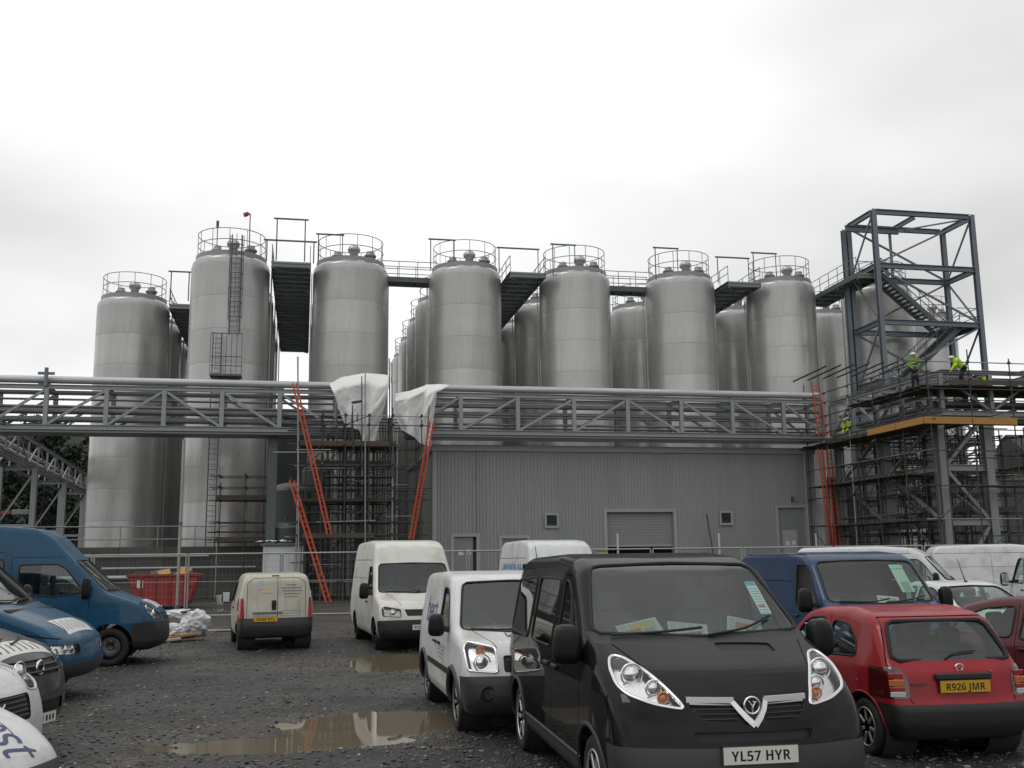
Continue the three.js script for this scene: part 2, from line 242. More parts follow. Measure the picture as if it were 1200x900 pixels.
// ---------------------------------------------------------------- high level walkways between the tanks
const walkM = std(lin(0.3, 0.33, 0.32), 0.6, 0.2, { map: galvT });
function walkway(a, b, w, label, group, y, opts = {}) { // a, b: [x, back] ends of its centre line
  const t = thing('walkway', label, 'walkway', V(a[0], y, -a[1]), group), A = V(a[0], y, -a[1]), B = V(b[0], y, -b[1]), d = B.clone().sub(A), l = d.length(); d.divideScalar(l); const n = V(-d.z, 0, d.x).multiplyScalar(w / 2);
  { const g = [], N = Math.round(l / 0.13); for (let i = 0; i <= N; i++) { const c = A.clone().lerp(B, i / N), q = new THREE.BoxGeometry(0.03, 0.09, w - 0.12); q.rotateY(Math.atan2(-d.z, d.x)); q.translate(c.x, c.y, c.z); g.push(q); } for (let k = -3; k <= 3; k++) { const o = n.clone().multiplyScalar(k / 3.4), a = A.clone().add(o), b = B.clone().add(o), q = new THREE.BoxGeometry(l, 0.04, 0.02); q.rotateY(Math.atan2(-d.z, d.x)); q.translate((a.x + b.x) / 2, a.y + 0.03, (a.z + b.z) / 2); g.push(q); } const o = part('grating_deck', mergeGeometries(g), grating, t, baseOf(t).negate()); o.userData.kind = 'stuff'; }
  for (const s of [-1, 1]) {
    const e = n.clone().multiplyScalar(s), p = A.clone().add(e), q = B.clone().add(e); p.y -= 0.12; q.y -= 0.12; bar('edge_beam', p, q, 0.1, 0.34, galvDark, t, CHAN);
    for (const h of [0.6, 1.1]) tube('handrail', p.clone().setY(y + h), q.clone().setY(y + h), 0.028, galvRail, t, UCYL6);
    for (let i = 0; i <= Math.round(l / 1.4); i++) { const c = p.clone().lerp(q, i / Math.round(l / 1.4)); tube('rail_post', c.clone().setY(y - 0.1), c.clone().setY(y + 1.1), 0.025, galvRail, t, UCYL6); }
  }
  for (let i = 0; i <= Math.round(l / 1.1); i++) { const c = A.clone().lerp(B, i / Math.round(l / 1.1)).setY(y - 0.18); bar('cross_beam', c.clone().sub(n), c.clone().add(n), 0.1, 0.24, walkM, t, IBEAM); }
  if (opts.brace) for (let i = 0; i < Math.round(l / 3); i++) { const N = Math.round(l / 3), c = A.clone().lerp(B, i / N).sub(n).setY(y - 0.36), e = A.clone().lerp(B, (i + 1) / N).add(n).setY(y - 0.36); bar('wind_brace', c, e, 0.09, 0.07, walkM, t); }
  return t;
}
const WY = TOP + 0.08, mid = (c) => (colX(c) + colX(c + 1)) / 2, GW = 'high walkways running back between the tanks', GC = 'short cross walkways between tank tops';
for (const c of [1, 3, 5]) walkway([mid(c), BT - 2.4], [mid(c), ROWS[3] + 2], 2.3, 'dark steel grating walkway running back between tank tops, seen from below', GW, WY, { brace: true });
for (const c of [2, 4]) walkway([colX(c) + 1.9, BT + 0.6], [colX(c + 1) - 1.9, BT + 0.6], 1.2, 'short galvanised cross walkway joining two neighbouring tank tops', GC, WY);
{ const x0 = onB(155, 400, ROWS[1]).x; walkway([x0 + 3.6, ROWS[1] - 2], [x0 + 3.4, ROWS[3] + 2], 2.0, 'dark grating walkway beside the tank that is set back', undefined, WY - 0.75, { brace: true }); }
walkway([mid(6), BT + 2], [mid(6) - 0.2, 59], 1.7, 'railed walkway leading from tank top to the stair tower', undefined, WY, { brace: true });
// lifting frames and rails that stand above the walkways
for (const [x0, x1, yt, yb, b, lab] of [[325, 358, 256, 305, BT - 1.5, 'tall thin lifting frame over walkway beside the tank with caged ladder'], [313, 368, 281, 306, BT - 2.2, 'lower bar frame across front end of walkway beside the caged ladder'], [201, 222, 318, 352, ROWS[1] - 1, 'thin goalpost frame beside the tank that is set back']]) {
  const a = onB(x0, yt, b), c = onB(x1, yt, b), e = onB(x0, yb, b), t = thing('lifting_frame', lab, 'frame', V(a.x, e.y, a.z));
  tube('post', V(a.x, e.y, a.z), a, 0.04, galvDark, t); tube('post', V(c.x, e.y, c.z), V(c.x, a.y, c.z), 0.04, galvDark, t); bar('crossbar', V(a.x - 0.2, a.y, a.z), V(c.x + 0.2, a.y, c.z), 0.09, 0.09, galvDark, t);
}
for (const [px, py, w, c] of [[387, 274, 33, 2], [518, 280, 32, 3], [660, 286, 30, 4], [780, 290, 30, 5], [895, 296, 30, 6], [607, 290, 50, 3.5], [858, 301, 40, 5.5]]) {
  const b = BT - 1.7, a = onB(px - w / 2, py, b), e = onB(px + w / 2, py, b), t = thing('davit_bar', c % 1 ? 'horizontal bar above the walkway end between two tanks' : 'short horizontal davit bar on the guard rail of a tank top', 'davit', V(a.x, WY + 0.5, a.z), c % 1 ? 'bars over walkway ends' : 'davit bars on tank tops');
  bar('bar', a, V(e.x, a.y, e.z), 0.08, 0.09, galvDark, t); tube('post', V(a.x + 0.15, WY + 0.1, a.z), V(a.x + 0.15, a.y, a.z), 0.035, galvDark, t); tube('post', V(e.x - 0.1, WY + 0.1, a.z), V(e.x - 0.1, a.y, a.z), 0.03, galvDark, t);
}
// ---------------------------------------------------------------- grey clad building
{
  const BF = 57.5, p0 = onB(508, 600, BF), p1 = onB(956, 600, BF), X0 = p0.x, X1 = p1.x, H = onB(730, 528, BF).y, Z = -BF;
  const b = thing('clad_building', 'long low grey profiled metal building under the pipe bridge', 'building', V((X0 + X1) / 2, 0, Z - 7));
  const off = baseOf(b).negate();
  const prof = (x0, x1) => { const k = [[0, 0], [0.12, 0], [0.135, 0.035], [0.185, 0.035], [0.2, 0]], o = []; for (let i = Math.floor(x0 / 0.2); i * 0.2 < x1; i++) for (const [a, d] of k.slice(0, 4)) { const x = i * 0.2 + a; if (x > x0 && x < x1) o.push([x, d]); } return [[x0, 0], ...o, [x1, 0]]; };
  function sheet(x0, x1, y0, y1, f) { const q = prof(x0, x1), pos = [], uv = []; for (let i = 0; i < q.length - 1; i++) { const [a, d] = q[i], [c, e] = q[i + 1]; for (const [x, y, z] of [[a, y0, d], [c, y0, e], [c, y1, e], [a, y0, d], [c, y1, e], [a, y1, d]]) { pos.push(...f(x, y, z)); uv.push(x / 3, y / 3); } } const g = new THREE.BufferGeometry(); g.setAttribute('position', new THREE.Float32BufferAttribute(pos, 3)); g.setAttribute('uv', new THREE.Float32BufferAttribute(uv, 2)); g.computeVertexNormals(); return g; }
  const front = (x, y, z) => [x, y, Z + z], side = (x, y, z) => [X0 - z, y, x];
  const hole = (a, c, y) => [onB(a, 610, BF).x, onB(c, 610, BF).x, onB((a + c) / 2, y, BF).y];
  const shut = hole(711, 789, 600), doorL = hole(532, 558, 629), doorM = hole(588, 617, 631), doorR = hole(912, 944, 595), holes = [shut, doorL, doorM, doorR];
  const streak = dataTex(256, 512, (u, v) => { const n = 228 + 20 * vn(u, v, 70, 2, 91) + 16 * (vfb(u, v, 5, 92) - 0.5) - 20 * Math.max(0, vn(u, v, 34, 4, 95) - 0.72); return [n, n, n * 0.985]; }, false);
  const cladT = [0, 1, 2].map((i) => std(lin(0.27 + 0.008 * i, 0.28 + 0.008 * i, 0.28 + 0.008 * i), 0.45, 0, { map: streak }));
  const edges = [X0, X1, ...holes.flatMap((h) => [h[0], h[1]])]; for (let x = X0 + 1; x < X1 - 0.4; x += 1) edges.push(x);
  edges.sort((p, q) => p - q);
  for (let i = 0; i < edges.length - 1; i++) { const a = edges[i], c = edges[i + 1]; if (c - a < 0.02) continue; const m = (a + c) / 2, h = holes.find((q) => m > q[0] && m < q[1]); part('cladding_sheet', sheet(a, c, h ? h[2] : 0, H - 0.05, front), cladT[Math.floor(rnd() * 3)], b, off); }
  for (let z = Z - 14; z < Z - 0.1; z += 1) part('cladding_sheet', sheet(z, Math.min(Z, z + 1), 0, H - 0.05, side), cladT[Math.floor(rnd() * 3)], b, off);
  const trim = std(lin(0.32, 0.335, 0.33), 0.45), box2 = (n, x0, x1, y0, y1, z0, z1, m) => box(n, V((x0 + x1) / 2, (y0 + y1) / 2, (z0 + z1) / 2), x1 - x0, y1 - y0, z1 - z0, m, b);
  box2('roof', X0 + 0.02, X1 - 0.02, H - 0.04, H + 0.06, Z - 14, Z - 0.02, trim);
  box2('eaves_flashing', X0 - 0.12, X1 + 0.12, H - 0.12, H + 0.14, Z + 0.02, Z + 0.16, trim); tube('gutter', V(X0 - 0.12, H + 0.16, Z + 0.1), V(X1 + 0.12, H + 0.16, Z + 0.1), 0.075, trim, b);
  box2('eaves_flashing', X0 - 0.14, X0 - 0.02, H - 0.12, H + 0.14, Z - 14, Z + 0.01, trim);
  box2('corner_flashing', X0 - 0.06, X0 + 0.18, 0, H - 0.13, Z + 0.005, Z + 0.06, trim); box2('corner_flashing', X1 - 0.15, X1 + 0.06, 0, H - 0.13, Z + 0.005, Z + 0.06, trim);
  box2('end_wall', X1 - 0.05, X1 + 0.02, 0, H - 0.05, Z - 14, Z - 0.01, cladT[1]); box2('rear_wall', X0, X1, 0, H - 0.05, Z - 14.1, Z - 14, cladT[1]);
  // roller shutter, not fully lowered
  const [s0, s1, sh] = shut, sill = onB(750, 638, BF).y, sl = []; const rev = (n, h, d) => { box2(n, h[0] - 0.2, h[0], 0, h[2] + 0.0, Z - d, Z + 0.07, trim); box2(n, h[1], h[1] + 0.2, 0, h[2] + 0.0, Z - d, Z + 0.07, trim); box2(n, h[0] - 0.2, h[1] + 0.2, h[2] + 0.002, h[2] + 0.17, Z - d, Z + 0.075, trim); };
  for (let y = sill; y < sh; y += 0.095) { const g = new THREE.CylinderGeometry(0.055, 0.055, s1 - s0, 8, 1, true); g.rotateZ(Math.PI / 2); g.scale(1, 1, 0.5); g.translate((s0 + s1) / 2, y + 0.047, Z - 0.25); sl.push(g); }
  const sc = part('shutter_curtain', mergeGeometries(sl), std(lin(0.235, 0.24, 0.235), 0.45), b, off); sc.userData.kind = 'stuff';
  box2('shutter_bottom_bar', s0, s1, sill - 0.12, sill, Z - 0.3, Z - 0.2, trim); rev('shutter_frame', shut, 0.35);
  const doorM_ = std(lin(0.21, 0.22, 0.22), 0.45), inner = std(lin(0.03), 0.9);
  for (const h of [doorL, doorM, doorR]) { rev('door_frame', h, 0.12); const m = (h[0] + h[1]) / 2; box2('door', h[0], h[1] - (h === doorL ? 0.18 : 0), 0, h[2], Z - 0.14, Z - 0.09, doorM_); if (h === doorL) box2('door', h[1] - 0.17, h[1], 0, h[2], Z - 0.14, Z - 0.1, inner); }
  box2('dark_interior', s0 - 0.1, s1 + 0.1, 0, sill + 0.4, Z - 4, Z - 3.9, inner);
  const paper = std(lin(0.65), 0.8);
  for (const [px, py] of [[540.5, 647.5], [549.5, 647]]) { const c = onB(px, py, BF); box2('notice', c.x - 0.14, c.x + 0.14, c.y - 0.14, c.y + 0.14, Z - 0.088, Z - 0.08, paper); }
  const c = onB(927, 630, BF); box2('pale_panel', c.x - 0.5, c.x + 0.45, c.y - 0.9, c.y + 0.45, Z - 0.088, Z - 0.07, std(lin(0.36), 0.6));
  for (const [x, y] of [[-0.2, -0.35], [0.2, -0.33]]) box2('notice', c.x + x - 0.12, c.x + x + 0.12, c.y + y - 0.1, c.y + y + 0.15, Z - 0.068, Z - 0.062, paper);
  for (const [px, py] of [[646, 610], [850, 607]]) { const q = onB(px, py, BF), v = new THREE.Group(); v.name = 'louvre_vent'; v.position.copy(q).add(off); b.add(v); const fr = (x, y, w, h) => box('vent_frame', q.clone().add(V(x, y, 0.08)), w, h, 0.14, trim, v); fr(0, 0.36, 0.84, 0.12); fr(0, -0.36, 0.84, 0.12); fr(-0.36, 0, 0.12, 0.6); fr(0.36, 0, 0.12, 0.6); box('vent_back', q.clone().add(V(0, 0, 0.05)), 0.6, 0.6, 0.02, black, v); for (let i = 0; i < 4; i++) { const s = box('louvre_blade', q.clone().add(V(0, -0.22 + i * 0.15, 0.1)), 0.6, 0.12, 0.015, galvDark, v); s.rotation.x = 0.7; } }
  tube('downpipe', V(X1 - 0.6, 0, Z + 0.12), V(X1 - 0.6, H, Z + 0.12), 0.05, trim, b);
  const lamp = onB(928, 585, BF); box('wall_lamp', lamp.clone().add(V(0, 0, 0.12)), 0.14, 0.3, 0.2, galvDark, b);
}

// ---------------------------------------------------------------- pipe bridges
const YB = 8.92, YT = 11.02, BR = 55.9, PW = 2.0;
const insul = std(lin(0.6, 0.61, 0.62), 0.4, 0.5, { map: galvT }), lagging = std(lin(0.24, 0.245, 0.25), 0.5, 0.5, { map: galvT });
function truss(t, P, dirs, Q) { // P: joints of the near face (y ignored), Q: offset to the far face
  const up = (p, y) => V(p.x, y, p.z);
  for (const o of [V(0, 0, 0), Q]) {
    const j = P.map((p) => p.clone().add(o));
    for (let i = 0; i < j.length - 1; i++) {
      bar('top_chord', up(j[i], YT), up(j[i + 1], YT), 0.2, 0.22, galv, t, IBEAM); bar('bottom_chord', up(j[i], YB), up(j[i + 1], YB), 0.22, 0.26, galv, t, IBEAM);
      const f = dirs[i] > 0; bar('diagonal', up(j[i], f ? YB + 0.1 : YT - 0.1), up(j[i + 1], f ? YT - 0.1 : YB + 0.1), 0.1, 0.13, galv, t);
    }
    for (const p of j) bar('upright', up(p, YB + 0.13), up(p, YT - 0.11), 0.22, 0.2, galv, t, IBEAM);
  }
  for (const p of P) { bar('cross_beam', up(p, YB - 0.02), up(p.clone().add(Q), YB - 0.02), 0.18, 0.22, galv, t, IBEAM); bar('cross_beam', up(p, YT - 0.02), up(p.clone().add(Q), YT - 0.02), 0.14, 0.18, galv, t, IBEAM); bar('pipe_shelf', up(p, 9.16), up(p.clone().add(Q), 9.16), 0.1, 0.1, galv, t); }
  const a = P[0].clone().addScaledVector(Q, 0.5), e = P[P.length - 1].clone().addScaledVector(Q, 0.5); bar('floor_plate', up(a, YB - 0.2), up(e, YB - 0.2), Q.length() - 0.1, 0.1, galv, t);
}
function pipeRun(name, label, a, b, r, m, group, clips = 0) { const p = thing(name, label, 'pipe', a, group); tube('pipe', a, b, r, m, p, UPIPE); const n = Math.max(2, Math.round(a.distanceTo(b) / 2)); for (let i = 1; i < n; i++) { const c = a.clone().lerp(b, i / n), d = b.clone().sub(a).normalize().multiplyScalar(0.03); tube('band', c.clone().sub(d), c.clone().add(d), r + 0.008, clips ? galvDark : m, p, UPIPE); } return p; }
const PL = [-85, -16, 52, 123, 191, 259, 327, 393, 440].map((px) => onB(px, 505, BR)), PR = [478, 540, 607, 673, 736, 799, 859, 919, 966].map((px) => onB(px, 505, BR)), QZ = V(0, 0, -PW);
{
  const t = thing('pipe_bridge', 'galvanised steel truss pipe bridge in front of the tanks, ending at the white sheeted joint', 'pipe bridge', PL[0].clone().setY(YB)); truss(t, PL, [1, 1, 1, 1, -1, -1, -1, -1], QZ);
  const u = thing('pipe_bridge', 'galvanised steel truss pipe bridge spanning above the grey metal building', 'pipe bridge', PR[0].clone().setY(YB)); truss(u, PR, [1, 1, 1, 1, -1, -1, -1, -1], QZ);
  for (const px of [52, 191, 327]) { const c = onB(px, 452, BR + 0.4); box('pipe_saddle', V(c.x, 11.2, c.z), 0.55, 0.12, 0.3, galvDark, t); }
  for (const px of [607, 736, 859]) { const c = onB(px, 452, BR + 0.4); box('pipe_saddle', V(c.x, 11.2, c.z), 0.55, 0.12, 0.3, galvDark, u); }
  const c = onB(54, 443, BR - 0.1); bar('marker_bracket', V(c.x, YT, c.z), V(c.x, 12.0, c.z), 0.16, 0.16, towerSteel, t); bar('marker_bracket', V(c.x - 0.4, 11.7, c.z), V(c.x + 0.4, 11.7, c.z), 0.1, 0.14, towerSteel, t);
}
{ const l0 = PL[0].x, l1 = PL[8].x, r0 = PR[0].x, r1 = PR[8].x, zz = (d) => -BR - d;
  pipeRun('lagged_pipe', 'fat silver clad pipe along top of bridge beside tank with caged ladder', V(l0, 11.45, zz(0.4)), V(l1, 11.45, zz(0.4)), 0.2, insul);
  pipeRun('lagged_pipe', 'fat silver clad pipe along top of bridge above the metal building', V(r0 + 1, 11.45, zz(0.4)), V(r1, 11.45, zz(0.4)), 0.2, insul);
  const GP = 'pipes carried inside the truss bridges', LB = 'thin grey pipe running level inside the truss bridge';
  for (const [y, d, r] of [[10.78, 0.5, 0.07], [10.5, 0.9, 0.06], [9.83, 0.6, 0.16], [9.42, 0.9, 0.13], [10.2, 1.5, 0.09], [9.6, 1.6, 0.1]]) pipeRun('pipe', LB, V(l0, y, zz(d)), V(l1, y, zz(d)), r, lagging, GP);
  for (const [y, d, r] of [[10.45, 0.5, 0.1], [10.05, 0.9, 0.07], [9.85, 0.5, 0.06], [9.45, 0.6, 0.07], [9.3, 1.1, 0.06], [10.2, 1.5, 0.1], [10.7, 1.4, 0.08]]) pipeRun('pipe', LB, V(r0, y, zz(d)), V(r1, y, zz(d)), r, lagging, GP);
  for (const [px, lab] of [[320, 'dark steel column under the bridge beside the small vessels'], [456, 'grey steel column between the two white sheets under the bridge joint'], [-70, 'steel column under the far end of the pipe bridge']]) { const c = onB(px, 520, BR + 1), s = thing('bridge_column', lab, 'column', V(c.x, 0, c.z)); bar('shaft', V(c.x, 0.06, c.z), V(c.x, YB - 0.25, c.z), 0.5, 0.4, px === 320 ? galvDark : galv, s, IBEAM); box('base_plate', V(c.x, 0.03, c.z), 0.8, 0.06, 0.8, galvDark, s); }
}

// ---------------------------------------------------------------- stair tower
{
  const X0 = 36.1, X1 = 43.3, B0 = 58.2, B1 = 61.4, YTOP = 24.1, LV = [20.45, 16.7, 12.9, 9.1, 5.3];
  const t = thing('stair_tower', 'dark blue grey open steel stair tower rising over the scaffold', 'tower', V(X0, 0, -B0)), P = (x, y, b) => V(x, y, -b), c = [[X0, B0], [X1, B0], [X0, B1], [X1, B1]];
  for (const [x, b] of c) bar('column', P(x, 0, b), P(x, YTOP + 0.15, b), 0.3, 0.3, towerSteel, t, IBEAM);
  bar('column', P(X0 - 0.45, 0, B1 - 0.1), P(X0 - 0.45, YTOP - 0.3, B1 - 0.1), 0.26, 0.26, towerSteel, t, IBEAM);
  for (const y of [YTOP, ...LV]) { const h = 0.34;
    bar('beam', P(X0 + 0.17, y, B0), P(X1 - 0.17, y, B0), 0.24, h, towerSteel, t, IBEAM); bar('beam', P(X0 + 0.17, y, B1), P(X1 - 0.17, y, B1), 0.24, h, towerSteel, t, IBEAM);
    bar('beam', P(X0, y, B0 + 0.17), P(X0, y, B1 - 0.17), 0.24, h, towerSteel, t, IBEAM); bar('beam', P(X1, y, B0 + 0.17), P(X1, y, B1 - 0.17), 0.24, h, towerSteel, t, IBEAM); }
  bar('lifting_beam', P(X0 - 0.9, YTOP - 0.55, B1 - 1.2), P(X0 + 3.0, YTOP - 0.55, B1 - 1.2), 0.24, 0.42, towerSteel, t, IBEAM); bar('beam', P(X0 + 3, YTOP - 0.2, B0), P(X0 + 3, YTOP - 0.2, B1), 0.16, 0.3, towerSteel, t, IBEAM);
  const ys = [YTOP, ...LV];
  for (let i = 0; i < ys.length - 1; i++) {
    const a = ys[i] - 0.2, e = ys[i + 1] + 0.2, odd = i % 2;
    bar('brace', P(X0 + 0.2, odd ? a : e, B0), P(X1 - 0.2, odd ? e : a, B0), 0.1, 0.12, towerSteel, t);
    bar('brace', P(X0 + 0.2, odd ? e : a, B1), P(X1 - 0.2, odd ? a : e, B1), 0.1, 0.12, towerSteel, t);
    bar('brace', P(X1, odd ? e : a, B0 + 0.2), P(X1, odd ? a : e, B1 - 0.2), 0.09, 0.1, towerSteel, t); bar('brace', P(X0, odd ? e : a, B0 + 0.2), P(X0, odd ? a : e, B1 - 0.2), 0.09, 0.1, towerSteel, t);
  }
  bar('brace', P(X0 + 4.2, YTOP, B1), P(X1, YTOP, B0 + 0.3), 0.09, 0.09, towerSteel, t);
  for (let i = 0; i < LV.length - 1; i++) { // dog-leg flights and landings
    const ri = i % 2 === 0, y0 = LV[i], y1 = LV[i + 1], xa = ri ? X0 + 1.3 : X1 - 1.3, xb = ri ? X1 - 1.4 : X0 + 1.4, bc = ri ? B0 + 2.2 : B0 + 0.9, w = 1.15;
    const f = new THREE.Group(); f.name = 'stair_flight'; t.add(f);
    for (const s of [-w / 2, w / 2]) { bar('stringer', P(xa, y0 - 0.1, bc + s), P(xb, y1 - 0.1, bc + s), 0.07, 0.32, galvDark, f); for (const h of [0.55, 1.05]) tube('handrail', P(xa, y0 + h, bc + s), P(xb, y1 + h, bc + s), 0.03, galvDark, f, UCYL6); for (let k = 0; k <= 5; k++) { const x = xa + (xb - xa) * k / 5, y = y0 + (y1 - y0) * k / 5; tube('baluster', P(x, y - 0.1, bc + s), P(x, y + 1.05, bc + s), 0.025, galvDark, f, UCYL6); } }
    for (let k = 0; k < 18; k++) { const u = (k + 0.5) / 18; box('tread', P(xa + (xb - xa) * u, y0 + (y1 - y0) * u, bc), 0.26, 0.045, w - 0.1, galvDark, f); }
    const lx = ri ? X0 + 0.75 : X1 - 0.75; bar('landing', P(lx, y0 + 0.1, B0 + 0.2), P(lx, y0 + 0.1, B1 - 0.2), 1.3, 0.08, grating, t);
    const lx2 = ri ? X1 - 0.75 : X0 + 0.75; bar('landing', P(lx2, y1 + 0.1, B0 + 0.2), P(lx2, y1 + 0.1, B1 - 0.2), 1.3, 0.08, grating, t);
  }
  for (const h of [0.6, 1.15]) { tube('handrail', P(X0 + 0.2, LV[0] + h, B1 - 0.3), P(X0 + 3.4, LV[0] + h, B1 - 0.3), 0.028, galvRail, t, UCYL6); tube('handrail', P(X1 - 0.1, LV[1] + h, B0 + 0.2), P(X1 - 0.1, LV[1] + h, B1 - 0.2), 0.028, galvRail, t, UCYL6); tube('handrail', P(X1 - 1.6, LV[1] + h, B0 + 0.1), P(X1 - 0.2, LV[1] + h, B0 + 0.1), 0.028, galvRail, t, UCYL6); }
  for (let k = 0; k < 4; k++) tube('rail_post', P(X0 + 0.4 + k, LV[0], B1 - 0.3), P(X0 + 0.4 + k, LV[0] + 1.15, B1 - 0.3), 0.025, galvRail, t, UCYL6);
  bar('post', P(X0 + 2.6, LV[0], B1 - 0.8), P(X0 + 2.6, YTOP - 0.3, B1 - 0.8), 0.14, 0.14, towerSteel, t);
}

// ---------------------------------------------------------------- steel pipe rack on the right, with its own bridges
const RX1 = 31.3, RX2 = 33.9, RB0 = 46, RB1 = 56;
{
  const t = thing('pipe_rack', 'braced grey steel pipe rack standing inside the scaffold below the stair tower', 'pipe rack', V(RX1, 0, -RB0)), P = (x, y, b) => V(x, y, -b), L = [0.1, onB(1105, 612, RB0).y, onB(1105, 548, RB0).y, YB - 0.2];
  for (const b of [46, 51, 56]) for (const x of [RX1, RX2]) { bar('column', P(x, 0, b), P(x, YB - 0.2, b), 0.42, 0.42, galv, t, IBEAM); }
  for (const b of [46, 51, 56]) { for (const y of L.slice(1)) bar('beam', P(RX1, y, b), P(RX2, y, b), 0.22, 0.32, galv, t, IBEAM); for (let i = 0; i < 3; i++) bar('brace', P(RX1 + (i % 2 ? 2.5 : 0.1), L[i], b), P(RX1 + (i % 2 ? 0.1 : 2.5), L[i + 1], b), 0.16, 0.16, galv, t); }
  for (const x of [RX1, RX2]) for (const b of [46, 51]) { for (const y of L.slice(1)) bar('beam', P(x, y, b), P(x, y, b + 5), 0.22, 0.3, galv, t, IBEAM); for (let i = 1; i < 3; i++) bar('brace', P(x, L[i], b + (i % 2 ? 0.2 : 4.8)), P(x, L[i + 1], b + (i % 2 ? 4.8 : 0.2)), 0.14, 0.14, galv, t); }
  const u = thing('pipe_bridge', 'short truss bridge turning the corner above the scaffolded pipe rack', 'pipe bridge', P(RX1, YB, RB1)); truss(u, [56.6, 54.1, 51.6, 49.1, 46.6].map((b) => P(RX1, 0, b)), [1, -1, 1, -1], V(RX2 - RX1, 0, 0));
  const w = thing('pipe_bridge', 'truss bridge leaving the pipe rack behind the orange edge boards', 'pipe bridge', P(RX1, YB, RB0)); truss(w, [0, 2.8, 5.6, 8.4, 11.2, 14].map((d) => P(RX1 + d, 0, 45.6)), [-1, 1, -1, 1, -1], V(0, 0, -2));
  for (const [x, y, r] of [[0.5, 9.5, 0.14], [1.1, 9.4, 0.1], [1.8, 9.6, 0.16], [0.8, 10.3, 0.1], [1.5, 10.4, 0.12]]) { pipeRun('pipe', 'grey pipe lying inside the corner truss over the pipe rack', P(RX1 + x, y, 57), P(RX1 + x, y, 46.5 + x * 0.5), r, lagging, 'pipes inside the corner truss'); pipeRun('pipe', 'grey pipe lying inside the truss behind the orange boards', P(RX1 + 0.5, y, 46 + x * 0.6), P(RX1 + 15, y, 46 + x * 0.6), r, lagging, 'pipes inside the end truss'); }
  for (const x of [8.6, 13]) { const s = thing('bridge_column', x < 9 ? 'grey column carrying the truss behind the orange boards' : 'farther grey column carrying the truss behind the orange boards', 'column', P(RX1 + x, 0, 46.6)); bar('shaft', P(RX1 + x, 0.05, 46.6), P(RX1 + x, YB - 0.3, 46.6), 0.34, 0.34, galv, s, IBEAM); box('base_plate', P(RX1 + x, 0.025, 46.6), 0.6, 0.05, 0.6, galvDark, s); }
}

// ---------------------------------------------------------------- scaffolds, ladders
function scaffold(label, xs, bs, levels, top, decks, o = {}) {
  const P = (x, y, b) => V(x, y, -b), t = thing('scaffold', label, 'scaffold', P(xs[0], 0, bs[0]));
  xs.forEach((x, i) => bs.forEach((b, j) => { if (o.skip?.(i, j)) return; tube('standard', P(x, 0, b), P(x, top + rr(-0.5, 0.6), b), 0.032, rnd() < 0.25 ? scafBright : scafTube, t); }));
  for (const y of levels) {
    bs.forEach((b, j) => { if (!o.skip?.(1, j) || j === 0) tube('ledger', P(xs[0] - rr(0.2, 0.7), y, b), P(xs[xs.length - 1] + rr(0.2, 0.6), y, b), 0.028, rnd() < 0.2 ? scafBright : scafTube, t); });
    xs.forEach((x, i) => { if (o.skip?.(i, bs.length - 1)) return; tube('transom', P(x, y + 0.06, bs[0] - rr(0.1, 0.4)), P(x, y + 0.06, bs[bs.length - 1] + 0.3), 0.026, rnd() < 0.2 ? scafBright : scafTube, t); });
  }
  { const g = []; xs.forEach((x, i) => bs.forEach((b, j) => { if (o.skip?.(i, j)) return; for (const y of levels) { const q = new THREE.BoxGeometry(0.11, 0.13, 0.12); q.rotateY(rnd()); q.translate(x, y + 0.02, -b); g.push(q); } })); const m = part('couplers', mergeGeometries(g), scafTube, t, baseOf(t).negate()); m.userData.kind = 'stuff'; }
  for (let i = 0; i < xs.length - 1; i++) for (let k = 0; k < levels.length - 1; k++) if (rnd() < (o.brace ?? 0.25)) tube('brace', P(xs[i], levels[k], bs[0] - 0.05), P(xs[i + 1], levels[k + 1], bs[0] - 0.05), 0.026, scafTube, t);
  for (const [x0, x1, b0, b1, y, toe, m] of decks) { const n = Math.max(1, Math.round((b1 - b0) / 0.24)); for (let i = 0; i < n; i++) { const b = b0 + (b1 - b0) * (i + 0.5) / n; bar('board', P(x0 - rr(0, 0.3), y + 0.05, b), P(x1 + rr(0, 0.3), y + 0.05, b), 0.225, 0.045, woodBoard, t); } if (toe) bar('toe_board', P(x0 - 0.1, y + 0.2, b0 - 0.06), P(x1 + 0.1, y + 0.2, b0 - 0.06), 0.04, 0.24, m ?? woodBoard, t); }
  return t;
}
const gx = (px, b, py = 560) => onB(px, py, b).x, gy = (px, py, b) => onB(px, py, b).y;
